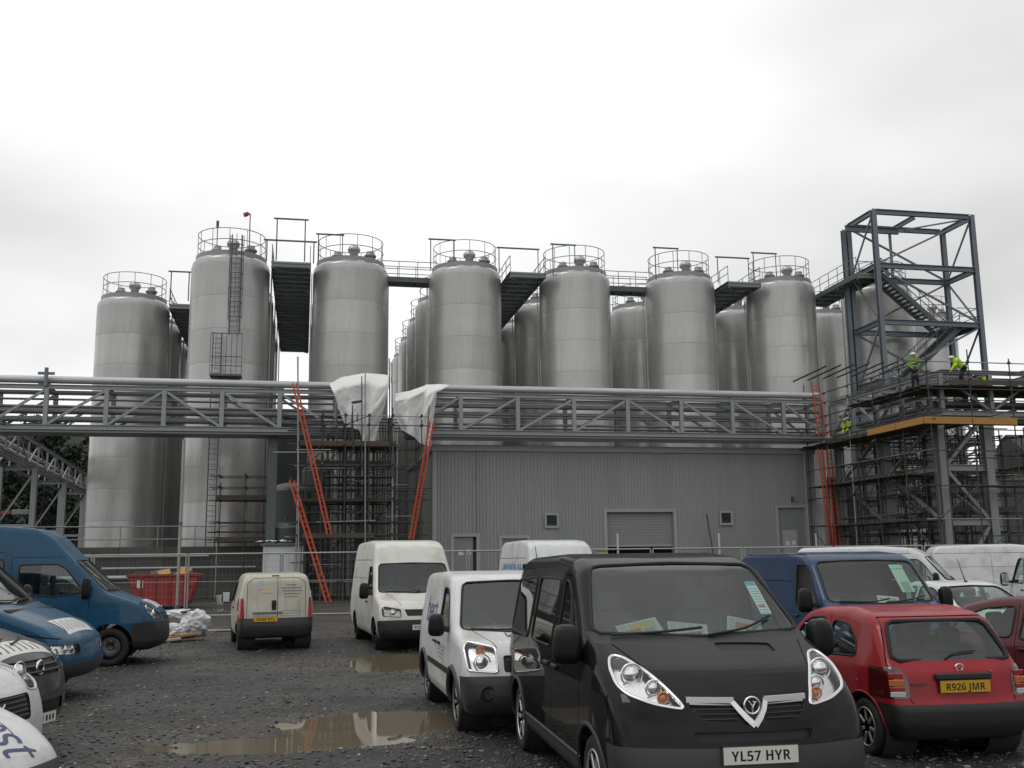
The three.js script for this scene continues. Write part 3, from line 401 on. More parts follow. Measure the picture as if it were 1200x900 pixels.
{ // under the sheeted joint
  const b0 = 53.2, t = scaffold('dark tube scaffold below the white sheets at the bridge joint', [349, 377, 404, 432, 460, 494].map((p) => gx(p, b0)), [b0, b0 + 1.3, b0 + 2.6], [627, 612, 585, 572, 545, 521, 498, 487].map((y) => gy(420, y, b0)), gy(420, 505, b0) + 0.8, [[gx(353, b0), gx(461, b0), b0, b0 + 1.4, gy(420, 524, b0), 1], [gx(353, b0), gx(461, b0), b0, b0 + 1.2, gy(420, 588, b0), 0], [gx(358, b0), gx(437, b0), b0, b0 + 1.2, gy(420, 632, b0), 1]], { brace: 0.12 });
  const e = (a, c, d, f, m, r = 0.03, b = b0 - 0.1) => tube('standard', onB(a, c, b), onB(d, f, b), r, m, t);
  e(350, 690, 349, 418, scafBright, 0.045); e(424, 545, 424, 441, scafTube); e(428, 640, 428, 437, scafBright, 0.035); e(460, 560, 459, 425, scafTube); e(457, 530, 456, 420, scafTube); e(414, 528, 413, 475, scafTube); e(395, 522, 395, 478, scafTube); e(492, 630, 503, 475, scafTube, 0.03, b0 - 0.3);
  e(424, 470, 412, 472, scafTube, 0.07); e(347, 527, 388, 527, scafBright, 0.028); e(320, 530, 380, 530, scafBright, 0.028); e(370, 612, 440, 610, scafBright, 0.028);
  for (let i = 0; i < 70; i++) { const x = gx(rr(350, 470), b0), b = b0 + rr(0, 2.6), y = rr(0.8, 8.6), k = rnd(), P = (q, h, e) => V(q, h, -e); if (k < 0.5) tube('ledger', P(x, y, b), P(x + rr(0.8, 2.4), y, b), 0.026, rnd() < 0.25 ? scafBright : scafTube, t); else if (k < 0.75) tube('standard', P(x, 0, b), P(x, rr(5, 10), b), 0.03, scafTube, t); else if (k < 0.9) tube('transom', P(x, y, b), P(x, y, b + rr(0.8, 1.8)), 0.026, scafTube, t); else tube('brace', P(x, y, b), P(x + rr(-1.6, 1.6), y + rr(1, 2), b + 0.3), 0.026, scafTube, t); }
  for (const [y, x0, x1] of [[gy(420, 600, b0), 360, 455], [gy(420, 558, b0), 380, 462]]) for (let i = 0; i < 4; i++) bar('board', V(gx(x0, b0), y, -b0 - 0.3 - i * 0.24), V(gx(x1, b0), y, -b0 - 0.3 - i * 0.24), 0.225, 0.045, woodBoard, t);
  // upright process pipes behind it
  for (let i = 0; i < 16; i++) { const px = 384 + i * 5.3 + rr(-1, 1), b = 57 + rr(0, 2.5), a = onB(px, 536, b), p = thing('riser_pipe', 'slim upright pipe rising behind the scaffold under the sheeted joint', 'pipe', V(a.x, 0.1, a.z), 'riser pipes behind the scaffold'); tube('pipe', V(a.x, 0.1, a.z), V(a.x, YB - 0.3, a.z), rr(0.05, 0.12), rnd() < 0.45 ? galv : galvDark, p, UPIPE); const y = rr(3, 7); tube('flange', V(a.x, y, a.z), V(a.x, y + 0.08, a.z), 0.2, galvDark, p, UPIPE); }
  const vm = std(lin(0.085, 0.09, 0.095), 0.9);
  const wb = thing('low_wall', 'pale grey wall below the scaffold beside the white cabin', 'wall', onG(385, 699)); { const a = onG(352, 699), c = onG(508, 699), h = gy(385, 643, -a.z); for (let i = 0; i < 6; i++) { const x0 = a.x + (c.x - a.x) * i / 6, x1 = a.x + (c.x - a.x) * (i + 1) / 6; box('wall_panel', V((x0 + x1) / 2, h / 2, a.z), x1 - x0 - 0.03, h, 0.15, std(lin(0.3 + 0.02 * (i % 3), 0.31 + 0.02 * (i % 3), 0.32 + 0.02 * (i % 3)), 0.6, 0, { map: mottle }), wb); } box('coping', V((a.x + c.x) / 2, h + 0.05, a.z), c.x - a.x, 0.1, 0.3, galv, wb); }
  const cb = onG(331, 703), ch = gy(331, 640, -cb.z), cab = thing('site_cabin', 'small white cabin beside the foot of the orange ladder', 'cabin', cb); box('body', cb.clone().setY(ch / 2), 2.05, ch, 1.6, std(lin(0.62, 0.64, 0.66), 0.5, 0, { map: mottle }), cab, 0.04); box('roof', cb.clone().setY(ch + 0.06), 2.3, 0.14, 1.85, galvDark, cab, 0.03); for (const x of [-0.95, 0.55, 0.98]) box('corner_post', cb.clone().add(V(x, ch / 2, 0.82)), 0.1, ch, 0.06, std(lin(0.5), 0.5), cab); box('door', cb.clone().add(V(-0.2, 1.3, 0.81)), 0.9, 2.4, 0.03, std(lin(0.55, 0.57, 0.6), 0.5), cab);
  const st = thing('crumpled_sheet', 'crumpled white polythene on the roof of the small cabin', 'sheet', cb.clone().add(V(-0.5, ch + 0.12, 0.2))); { const g = new THREE.PlaneGeometry(1.9, 1.2, 30, 20), q = g.attributes.position; g.rotateX(-Math.PI / 2); for (let i = 0; i < q.count; i++) { const x = q.getX(i), z = q.getZ(i); q.setY(i, 0.1 + 0.35 * Math.abs(fbm(x * 1.7, 2, z * 1.7, 3)) * Math.max(0, 1 - (x * x) / 1.1)); } g.computeVertexNormals(); part('fold', g, std(lin(0.7), 0.5, 0, { side: THREE.DoubleSide }), st); }
  // small vessels
  for (const [px, y0, y1, wpx, b, lab] of [[341, 566, 640, 42, 59.5, 'small grey domed vessel behind the orange ladder, the taller one'], [335, 612, 650, 31, 57.6, 'squat grey domed vessel in front of the taller vessel'], [372, 545, 640, 34, 60.2, 'dark grey upright vessel behind the crossing ladders']]) {
    const a = onB(px, y0, b), r = wpx / 2 * (-a.z / 1.0) / F * 1.02, h = a.y, v = thing('process_vessel', lab, 'vessel', V(a.x, 0, a.z)); part('shell', new THREE.LatheGeometry([[r, 0.6], [r, h - r * 0.45]].map((q) => new THREE.Vector2(...q)), 32), vm, v); part('domed_head', new THREE.LatheGeometry([[r, 0], [r * 0.97, r * 0.12], [r * 0.8, r * 0.3], [r * 0.45, r * 0.42], [0, r * 0.46]].map((q) => new THREE.Vector2(...q)), 32), std(lin(0.17, 0.175, 0.18), 0.7), v, V(0, h - r * 0.45, 0)); for (const s of [-0.7, 0.7]) tube('leg', V(a.x + s * r, 0, a.z + 0.3), V(a.x + s * r, 0.7, a.z + 0.3), 0.06, galvDark, v); tube('nozzle', V(a.x, h - 0.05, a.z), V(a.x, h + 0.35, a.z), 0.08, galvDark, v);
  }
}
scaffold('inner bay of dark scaffold tubes around the riser pipes', [358, 378, 398, 418, 438, 456].map((p) => gx(p, 54.6)), [54.6, 55.4], [0.9, 1.9, 2.9, 3.9, 4.9, 5.9, 6.9, 7.7], 8.2, [[gx(360, 54.6), gx(440, 54.6), 54.6, 55.3, 4.85, 1], [gx(370, 54.6), gx(456, 54.6), 54.6, 55.3, 6.85, 1]], { brace: 0.3 });
scaffold('small tube scaffold against the foot of the tank with caged ladder', [257, 288, 322].map((p) => gx(p, 59.6)), [59.6, 60.9], [632, 623, 612, 586, 571, 558].map((y) => gy(290, y, 59.6)), gy(290, 560, 59.6), [[gx(257, 59.6), gx(322, 59.6), 59.6, 60.9, gy(290, 587, 59.6), 1], [gx(257, 59.6), gx(322, 59.6), 59.6, 60.9, gy(290, 636, 59.6), 1]], { brace: 0.2 });
scaffold('inner bay of dark scaffold tubes between the pipe rack columns', [0.9, 2.2, 3.5, 4.8, 6.1, 7.4].map((d) => RX1 - 1.5 + d), [47.6, 49.2, 50.6, 52.8, 54.6], [1, 2, 3, 4, 5, 6, 7, 8], 8.3, [[RX1 - 0.6, RX1 + 6, 47.6, 48.6, 2, 1], [RX1 - 0.6, RX1 + 5, 47.6, 48.6, 4, 1], [RX1 - 0.6, RX1 + 6, 49.2, 50.2, 6, 1], [RX1 - 0.6, RX1 + 5, 52.8, 53.8, 7, 1]], { brace: 0.25 });
{ // the big scaffold on the right
  const x0 = RX1 - 1.5, xs = [0, 2.3, 4.6, 6.9, 9.2, 11.5, 13.8].map((d) => x0 + d), bs = [44.4, 46.8, 49.4, 52, 54.6, 57], lv = [1.9, 3.6, 5.2, 6.9, 8.35, 8.95, 9.4, 9.95, 10.75, 11.3];
  const t = scaffold('large dark tube scaffold wrapped around the steel pipe rack', xs, bs, lv, 11.8, [[x0, x0 + 14, 44.4, 45.3, 8.25, 0], [x0 - 0.1, x0 + 1.2, 44.6, 56.6, 8.25, 0], [x0 + 1.3, x0 + 14, 44.5, 47.9, 10.1, 1], [x0, x0 + 1.2, 44.6, 52, 10.1, 0], [x0 - 0.4, x0 + 1.5, 54, 57.5, 8.28, 1], [x0, x0 + 1.2, 46, 56, 3.55, 0], [x0, x0 + 1.2, 47, 57, 5.9, 0], [x0 + 1.5, x0 + 6, 44.6, 45.4, 5.15, 0]], { skip: (i, j) => i > 0 && j > 0, brace: 0.22 });
  const P = (x, y, b) => V(x, y, -b);
  for (const y of lv) tube('ledger', P(x0, y + 0.05, 44), P(x0, y + 0.05, 57.6), 0.028, rnd() < 0.3 ? scafBright : scafTube, t);
  for (let j = 0; j < bs.length - 1; j++) for (let k = 0; k < lv.length - 1; k += 2) if (rnd() < 0.5) tube('brace', P(x0 - 0.05, lv[k], bs[j + (k % 4 ? 1 : 0)]), P(x0 - 0.05, lv[k + 1], bs[j + (k % 4 ? 0 : 1)]), 0.026, scafTube, t);
  for (let i = 0; i < 130; i++) { const b = rr(44.8, 56), x = x0 + rr(0.3, 8.5), y = rr(0.8, 9.8); rnd() < 0.5 ? tube('ledger', P(x, y, b), P(x + rr(1.5, 4), y, b), 0.026, scafTube, t) : tube('standard', P(x, 0, b), P(x, rr(5, 9), b), 0.03, scafTube, t); }
  for (let i = 0; i < 7; i++) { const a = onB(930 + i * 17, 447 - i * 1.5, 56), e = onB(968 + i * 17, 429 - i * 1.2, 52); tube('transom', a, e, 0.05, scafTube, t); }
  const c = onB(1083, 492, 44.2), h = c.y, edge = thing('edge_boards', 'bright orange brown edge boards round the scaffold corner', 'boards', V(x0 - 0.1, h, -44.2));
  for (const [d0, d1] of [[-0.38, 2.2], [2.25, 4.7]]) bar('board', P(x0 - 0.1 + d0, h, 44.2), P(x0 - 0.1 + d1, h, 44.2), 0.05, 0.34, ply, edge);
  for (const [d0, d1] of [[0.05, 2.4], [2.45, 5.1]]) bar('board', P(x0 - 0.5, h, 44.2 + d0), P(x0 - 0.5, h, 44.2 + d1), 0.05, 0.34, ply, edge);
  box('side_board', onB(1010, 518, 55), 1.1, 0.35, 0.08, ply, edge);
}
function ladder(label, a, b, w = 0.42) {
  const t = thing('ladder', label, 'ladder', b), n = Math.round(a.distanceTo(b) / 0.28), s = V(w / 2, 0, 0); bar('stile', a.clone().sub(s), b.clone().sub(s), 0.05, 0.08, orange, t); bar('stile', a.clone().add(s), b.clone().add(s), 0.05, 0.08, orange, t);
  for (let i = 1; i < n; i++) { const c = a.clone().lerp(b, i / n); tube('rung', c.clone().sub(s), c.clone().add(s), 0.022, orange, t, UCYL6); } return t;
}
ladder('long orange ladder leaning up to the bridge beside the white sheet', onB(345, 449, 52.8), onB(386, 626, 52.4), 0.2);
ladder('orange ladder standing on the ground in front of the white cabin', onB(342, 563, 52.6), onG(385, 706), 0.22);
ladder('orange ladder leaning against the second white sheet by the building corner', onB(506, 494, 52.8), onB(482, 632, 52.2), 0.2);
ladder('upper orange ladder tied to the scaffold above the building end', onB(955, 447, 54.3), onB(964, 512, 54), 0.46);
ladder('lower orange ladder beside the building end wall', onB(961, 526, 54), onB(975, 645, 53.4), 0.26);
ladder('second lower orange ladder crossing behind its neighbour at the building end', onB(971, 527, 54.6), onB(983, 645, 54.2), 0.26);
// ---------------------------------------------------------------- white sheets over the joint
function tarp(label, top, left, right, bottom, b0) { // four edge curves in picture order, hung b0 back
  const t = thing('white_sheet', label, 'sheet', onB(top[0][0], top[0][1], b0).setY(YB)), at = (c, u) => { const k = u * (c.length - 1), i = Math.min(c.length - 2, Math.floor(k)), f = k - i; return [c[i][0] + (c[i + 1][0] - c[i][0]) * f, c[i][1] + (c[i + 1][1] - c[i][1]) * f]; };
  const N = 60, M = 60, p = [], idx = [];
  for (let j = 0; j <= M; j++) for (let i = 0; i <= N; i++) {
    const u = i / N, v = j / M, T = at(top, u), Bm = at(bottom, u), l = at(left, v), r = at(right, v);
    const x = (1 - v) * T[0] + v * Bm[0] + (1 - u) * l[0] + u * r[0] - ((1 - u) * (1 - v) * top[0][0] + u * (1 - v) * top[top.length - 1][0] + (1 - u) * v * bottom[0][0] + u * v * bottom[bottom.length - 1][0]);
    const y = (1 - v) * T[1] + v * Bm[1] + (1 - u) * l[1] + u * r[1] - ((1 - u) * (1 - v) * top[0][1] + u * (1 - v) * top[top.length - 1][1] + (1 - u) * v * bottom[0][1] + u * v * bottom[bottom.length - 1][1]);
    const fold = 0.2 * Math.sin(u * 13 + 2 * v + 5 * fbm(u * 2, v * 1.2, b0, 2)) * (0.25 + v) + 0.3 * fbm(u * 3 + v * 1.5, v * 1.4, b0 + 1, 3) + 0.05 * Math.abs(fbm(u * 9 - v * 5, v * 6, 7, 2));
    const w = onB(x, y, b0 + 1.4 * Math.max(0, 0.25 - v) ** 2 * 16 + fold); p.push(w.x, w.y, w.z);
  }
  for (let j = 0; j < M; j++) for (let i = 0; i < N; i++) { const a = j * (N + 1) + i; idx.push(a, a + N + 1, a + 1, a + 1, a + N + 1, a + N + 2); }
  const g = new THREE.BufferGeometry(); g.setAttribute('position', new THREE.Float32BufferAttribute(p, 3)); g.setIndex(idx); g.computeVertexNormals(); part('cloth', g, phys(lin(0.74, 0.74, 0.73), 0.6, { side: THREE.DoubleSide, transmission: 0.12, thickness: 0 }), t, baseOf(t).negate()); return t;
}
tarp('white plastic sheet bulging over the end of the bridge with its truss', [[386, 450], [400, 442], [428, 437], [452, 439], [461, 443]], [[386, 450], [393, 465], [398, 482], [404, 498]], [[461, 443], [455, 456], [451, 475], [445, 497], [438, 520]], [[404, 498], [421, 504], [426, 519], [438, 520]], 53.9);
tarp('creased white plastic sheet hanging over the start of the bridge above the building corner', [[463, 461], [480, 458], [500, 451], [515, 450], [527, 451]], [[463, 461], [463, 475], [464, 490], [470, 503]], [[527, 451], [512, 460], [508, 490], [505, 523]], [[470, 503], [485, 512], [495, 522], [505, 523]], 53.9);
{ // dark service buildings glimpsed behind the tanks
  const dark = std(lin(0.07, 0.075, 0.078), 0.6, 0, { map: mottle }), cap2 = std(lin(0.12), 0.6);
  for (const [x0, x1, b, h, lab] of [[37, 54, 69, 7.4, 'dark clad plant room behind the foot of the stair tower'], [-9, 10, 96, 15, 'dark clad shed far behind the tank legs']]) { const t = thing('plant_room', lab, 'building', V((x0 + x1) / 2, 0, -b - 2)); for (let x = x0; x < x1 - 0.01; x += 1) box('cladding_sheet', V(x + 0.5, h / 2, -b), 0.97, h, 0.08, dark, t); box('end_wall', V(x0 + 0.05, h / 2, -b - 2), 0.1, h, 3.9, dark, t); box('roof', V((x0 + x1) / 2, h + 0.1, -b - 2), x1 - x0 + 0.3, 0.2, 4.4, cap2, t); box('door', V(x0 + 4, 1.2, -b + 0.06), 1.1, 2.3, 0.04, cap2, t); }
}
// ---------------------------------------------------------------- bund wall with rail, far bridge, trees, right background
{
  const b = 60.8, a = V(-34, 0, -b), e = onB(330, 640, b), h = gy(180, 641, b), t = thing('bund_wall', 'concrete bund wall with a steel handrail at the foot of the tanks', 'wall', a), conc = [0.09, 0.105, 0.08].map((c) => std(lin(c, c * 0.98, c * 0.93), 0.85, 0, { map: mottle }));
  for (let x = a.x, i = 0; x < e.x; x += 2.4, i++) box('wall_panel', V(x + 1.19, h / 2, -b), 2.37, h, 0.25, conc[i % 3], t);
  for (const y of [617, 632]) { const yy = gy(180, y, b); tube('handrail', V(a.x, yy, -b), V(e.x - 3, yy, -b), 0.035, galvRail, t); } for (let x = a.x; x < e.x - 3; x += 2) tube('rail_post', V(x, h, -b), V(x, gy(180, 617, b), -b), 0.03, galvRail, t);
  for (const [y, r, x0, x1] of [[2.35, 0.09, 100, 245], [1.7, 0.06, 120, 300], [1.2, 0.12, 60, 230]]) { const p = onB(x0, 650, b - 0.5), q = onB(x1, 650, b - 0.5); pipeRun('pipe', 'level pale pipe fixed along the face of the bund wall', V(p.x, y, p.z), V(q.x, y, q.z), r, insul, 'pipes along the bund wall'); }
  const far = thing('pipe_bridge', 'far pipe bridge on braced legs running back towards the trees', 'pipe bridge', V(-16.2, 0, -60)), P = (u, y) => V(-16.2 - 3.2 * u, y, -60 - 47 * u);
  for (const s of [-0.8, 0.8]) { const o = V(s, 0, 0), q = (u, y) => P(u, y).add(o); for (const y of [7.7, 9.1]) bar('chord', q(-0.1, y), q(1.2, y), 0.16, 0.16, galv, far, IBEAM); for (let k = -1; k < 18; k++) { bar('upright', q(k / 15, 7.7), q(k / 15, 9.1), 0.1, 0.1, galv, far); bar('diagonal', q(k / 15, k % 2 ? 7.7 : 9.1), q((k + 1) / 15, k % 2 ? 9.1 : 7.7), 0.08, 0.08, galv, far); } }
  for (const [d, y, r] of [[-0.4, 8.1, 0.14], [0.2, 8.2, 0.12], [0, 8.7, 0.1]]) { const o = V(d, 0, 0); tube('pipe', P(-0.1, y).add(o), P(1.2, y).add(o), r, insul, far, UPIPE); }
  for (const u of [0.1, 0.34, 0.58, 0.85]) { const c = P(u, 0); for (const s of [-0.95, 0.95]) bar('leg', V(c.x + s, 0, c.z), V(c.x + s, 7.6, c.z), 0.3, 0.3, galv, far, IBEAM); bar('cross_beam', V(c.x - 1.1, 7.55, c.z), V(c.x + 1.1, 7.55, c.z), 0.2, 0.25, galv, far, IBEAM); bar('cross_beam', V(c.x - 0.9, 4.2, c.z), V(c.x + 0.9, 4.2, c.z), 0.14, 0.18, galv, far); bar('brace', V(c.x - 0.9, 4.3, c.z), V(c.x + 0.9, 7.3, c.z), 0.1, 0.1, galv, far); bar('brace', V(c.x - 0.9, 4.1, c.z), V(c.x + 0.9, 1.4, c.z), 0.1, 0.1, galv, far); }
  { const o = cw(-32, 62), m = thing('boom_lift', 'red boom of a lift parked below the far pipe bridge', 'boom lift', o), red = std(lin(0.35, 0.04, 0.05), 0.5); bar('boom', o.clone().add(V(-0.6, 1, 0)), o.clone().add(V(0.4, 5, 0)), 0.22, 0.26, red, m); bar('jib', o.clone().add(V(0.4, 5, 0)), o.clone().add(V(1.6, 5.1, 0)), 0.18, 0.2, red, m); box('basket', o.clone().add(V(2.2, 5.1, 0)), 0.9, 0.3, 0.7, galv, m, 0.03); box('chassis', o.clone().add(V(-0.6, 0.75, 0)), 2, 0.7, 1.4, red, m, 0.08); for (const s of [-0.7, 0.7]) tube('wheel', o.clone().add(V(-0.6 + s, 0.4, 0.6)), o.clone().add(V(-0.6 + s, 0.4, 0.85)), 0.4, rubber, m, UPIPE); }
}
{ // dark wooded hillside behind the tree belt
  const g = new THREE.PlaneGeometry(230, 90, 92, 30); g.rotateX(-Math.PI / 2); const q = g.attributes.position; for (let i = 0; i < q.count; i++) { const x = q.getX(i), z = q.getZ(i), u = Math.min(1, Math.max(0, (45 - z) / 40)); q.setY(i, 25 * u * u * (3 - 2 * u) * Math.min(1, Math.max(0, (112 - Math.abs(x)) / 30)) * (1 + 0.12 * fbm(x * 0.03, 1, z * 0.03)) + 1.1 * fbm(x * 0.35, 2, z * 0.35, 3) * u - 0.2); } g.computeVertexNormals(); const o = setting('hillside', g, std(lin(0.024, 0.034, 0.02), 0.95, 0, { map: mottle })); o.position.copy(cw(-45, 178)); o.rotation.y = -YAW;
}
{ // trees
  const leafM = [lin(0.022, 0.034, 0.016), lin(0.03, 0.042, 0.018), lin(0.018, 0.03, 0.017)].map((c) => std(c, 0.8, 0, { side: THREE.DoubleSide })), bark = std(lin(0.045, 0.038, 0.03), 0.9);
  function tree(p, h, w, i, label, group) {
    const t = thing('tree', label, 'tree', p, group), pos = [];
    part('trunk', new THREE.CylinderGeometry(0.12, 0.32, h * 0.75, 8), bark, t, V(0, h * 0.37, 0));
    for (let k = 0; k < 6; k++) { const a = rnd() * 6.28, y = h * rr(0.3, 0.7), o = V(Math.cos(a) * w * 0.5, y + h * 0.15, Math.sin(a) * w * 0.5); part('limb', tubeGeo(V(0, y, 0), o, 0.07), bark, t); }
    const cl = []; for (let k = 0; k < 70; k++) { const a = rnd() * 6.28, f = rnd(), y = h * (0.22 + 0.76 * f), r = w * Math.sqrt(Math.max(0.03, 1 - (f * 1.05) ** 2)) * Math.sqrt(rnd()); cl.push([Math.cos(a) * r, y, Math.sin(a) * r, rr(0.7, 1.5)]); }
    for (const [x, y, z, s] of cl) for (let k = 0; k < 70; k++) { const d = V(rr(-1, 1), rr(-1, 1), rr(-1, 1)).multiplyScalar(s), c = V(x, y, z).add(d), a = V(rr(-1, 1), rr(-1, 1), rr(-1, 1)).normalize().multiplyScalar(rr(0.18, 0.36)), b = V(rr(-1, 1), rr(-1, 1), rr(-1, 1)).normalize().multiplyScalar(rr(0.14, 0.3)); for (const q of [c.clone().sub(a), c.clone().add(b), c.clone().add(a), c.clone().sub(a), c.clone().add(a), c.clone().sub(b)]) pos.push(q.x, q.y, q.z); }
    const g = new THREE.BufferGeometry(); g.setAttribute('position', new THREE.Float32BufferAttribute(pos, 3)); g.computeVertexNormals(); part('crown', g, leafM[i % 3], t);
  }
  let i = 0; for (const [x, d, h] of [[-62, 118, 18.5], [-57, 121, 19], [-53, 116, 18], [-48, 122, 20], [-44, 117, 19], [-40, 124, 19.5], [-36, 119, 18.5], [-31, 123, 18.5], [-27, 127, 18], [-24, 124, 18], [-20, 122, 18.5], [-16, 126, 18], [-11, 121, 18], [-6, 125, 18.5], [-1, 124, 17.5], [-68, 122, 16]]) tree(cw(x, d), h, h * 0.3, i++, 'dark broadleaf tree in the belt behind the far pipe bridge', 'tree belt behind the tanks');
}
{ // grass bank and stone house on the right
  const g = new THREE.PlaneGeometry(60, 26, 60, 26); g.rotateX(-Math.PI / 2); const q = g.attributes.position; for (let i = 0; i < q.count; i++) { const x = q.getX(i), z = q.getZ(i), u = Math.min(1, Math.max(0, (13 - z) / 16)); q.setY(i, 6.4 * u * u * (3 - 2 * u) * Math.min(1, (30 - Math.abs(x)) / 6) + 0.2 * fbm(x * 0.4, 1, z * 0.4) - 0.05); } g.computeVertexNormals();
  const gm = std(lin(0.045, 0.085, 0.02), 0.9, 0, { map: mottle }), o = setting('grass_bank', g, gm); o.position.copy(cw(58, 88)); o.rotation.y = -YAW;
  { const n = 9000, bl = new THREE.BufferGeometry(); bl.setAttribute('position', new THREE.Float32BufferAttribute([-0.03, 0, 0, 0.03, 0, 0, 0, 0.3, 0.06], 3)); bl.computeVertexNormals(); const im = new THREE.InstancedMesh(bl, std(lin(1), 0.9, 0, { side: THREE.DoubleSide }), n), k = new THREE.Object3D(), c = new THREE.Color(); for (let i = 0; i < n; i++) { const x = rr(-26, 10), z = rr(-4, 12), u = Math.min(1, Math.max(0, (13 - z) / 16)), y = 6.4 * u * u * (3 - 2 * u) * Math.min(1, (30 - Math.abs(x)) / 6); k.position.set(x, y - 0.05, z).applyAxisAngle(UP, -YAW).add(o.position); k.rotation.y = rnd() * 6; k.scale.setScalar(rr(0.7, 1.6)); k.updateMatrix(); im.setMatrixAt(i, k.matrix); const v = rr(0.7, 1.3); im.setColorAt(i, c.setRGB(0.045 * v, 0.09 * v, 0.02 * v)); } im.name = 'grass'; im.userData = { kind: 'stuff', label: 'rough green grass growing on the bank', category: 'grass' }; scene.add(im); }
  const P = cw(52, 92), h = thing('stone_house', 'stone house with dark slate roof above the grass bank', 'house', V(P.x, 6, P.z)), st = std(lin(0.17, 0.15, 0.125), 0.9, 0, { map: mottle }), sl = std(lin(0.055, 0.056, 0.06), 0.7, 0, { map: galvT });
  box('wall', V(P.x, 7.6, P.z), 16, 3.4, 7, st, h); const rs = new THREE.Shape([[-4, 0], [4, 0], [0, 3]].map((v) => new THREE.Vector2(...v))), rg = new THREE.ExtrudeGeometry(rs, { depth: 17, bevelEnabled: false }); rg.rotateY(Math.PI / 2); const rf = part('roof', rg, sl, h, V(-8.5, 3.3, 0)); box('chimney', V(P.x - 6, 12.2, P.z), 0.9, 1.6, 0.7, st, rf);
  for (const x of [-6.4, -3.8, -1.2, 1.4, 4]) { const w = new THREE.Group(); w.name = 'window'; w.position.set(x, 1.7, 3.52); h.add(w); const c = V(P.x + x, 7.7, P.z + 3.52); box('pane', c, 1.0, 1.3, 0.04, phys(lin(0.02), 0.05), w); box('frame', c.clone().add(V(0, 0.72, 0.02)), 1.2, 0.12, 0.08, std(lin(0.6), 0.5), w); box('sill', c.clone().add(V(0, -0.72, 0.04)), 1.3, 0.12, 0.14, std(lin(0.5), 0.6), w); }
}
// ---------------------------------------------------------------- vehicle engine: a field gives the body, cuts split it into parts
const lerpTab = (t, x) => { if (x <= t[0][0]) return t[0][1]; for (let i = 1; i < t.length; i++) if (x <= t[i][0]) { const [a, p] = t[i - 1], [b, q] = t[i], f = (x - a) / (b - a); return p + (q - p) * f; } return t[t.length - 1][1]; };
const smoothTab = (t, x) => { if (x <= t[0][0]) return t[0][1]; for (let i = 1; i < t.length; i++) if (x <= t[i][0]) { const [a, p] = t[i - 1], [b, q] = t[i]; let f = (x - a) / (b - a); f = f * f * (3 - 2 * f); return p + (q - p) * f; } return t[t.length - 1][1]; };
function roundPoly(p, r, n = 4) { // r: number or list, one for each corner
  const o = [], N = p.length;
  for (let i = 0; i < N; i++) {
    const R0 = Array.isArray(r) ? r[i] : (p[i][2] ?? r), [bx, by] = p[i], [ax, ay] = p[(i + N - 1) % N], [cx, cy] = p[(i + 1) % N], la = Math.hypot(ax - bx, ay - by), lc = Math.hypot(cx - bx, cy - by), k = Math.min(R0, la * 0.45, lc * 0.45);
    if (k < 1e-4) { o.push([bx, by]); continue; }
    const s = [bx + (ax - bx) / la * k, by + (ay - by) / la * k], e = [bx + (cx - bx) / lc * k, by + (cy - by) / lc * k];
    for (let j = 0; j <= n; j++) { const t = j / n, u = 1 - t; o.push([u * u * s[0] + 2 * u * t * bx + t * t * e[0], u * u * s[1] + 2 * u * t * by + t * t * e[1]]); }
  }
  return o;
}
function sdPoly(P, x, y) { // P: rows of x, y, ex, ey, 1/e²
  let d = 1e9, s = 1; const n = P.length;
  for (let i = 0; i < n; i += 6) {
    const wx = x - P[i], wy = y - P[i + 1], ex = P[i + 2], ey = P[i + 3]; let t = (wx * ex + wy * ey) * P[i + 4]; t = t < 0 ? 0 : t > 1 ? 1 : t; const bx = wx - ex * t, by = wy - ey * t, q = bx * bx + by * by; if (q < d) d = q;
    const c1 = wy >= 0, c2 = y < P[i + 5], c3 = ex * wy > ey * wx; if (c1 === c2 && c1 === c3) s = -s;
  }
  return s * Math.sqrt(d);
}
const polyRows = (p) => { const o = new Float64Array(p.length * 6); p.forEach(([x, y], i) => { const [u, v] = p[(i + p.length - 1) % p.length], ex = u - x, ey = v - y; o.set([x, y, ex, ey, 1 / (ex * ex + ey * ey + 1e-12), v], i * 6); }); return o; };
const smax = (a, b, k) => { const h = Math.max(k - Math.abs(a - b), 0) / k; return Math.max(a, b) + h * h * k * 0.25; };
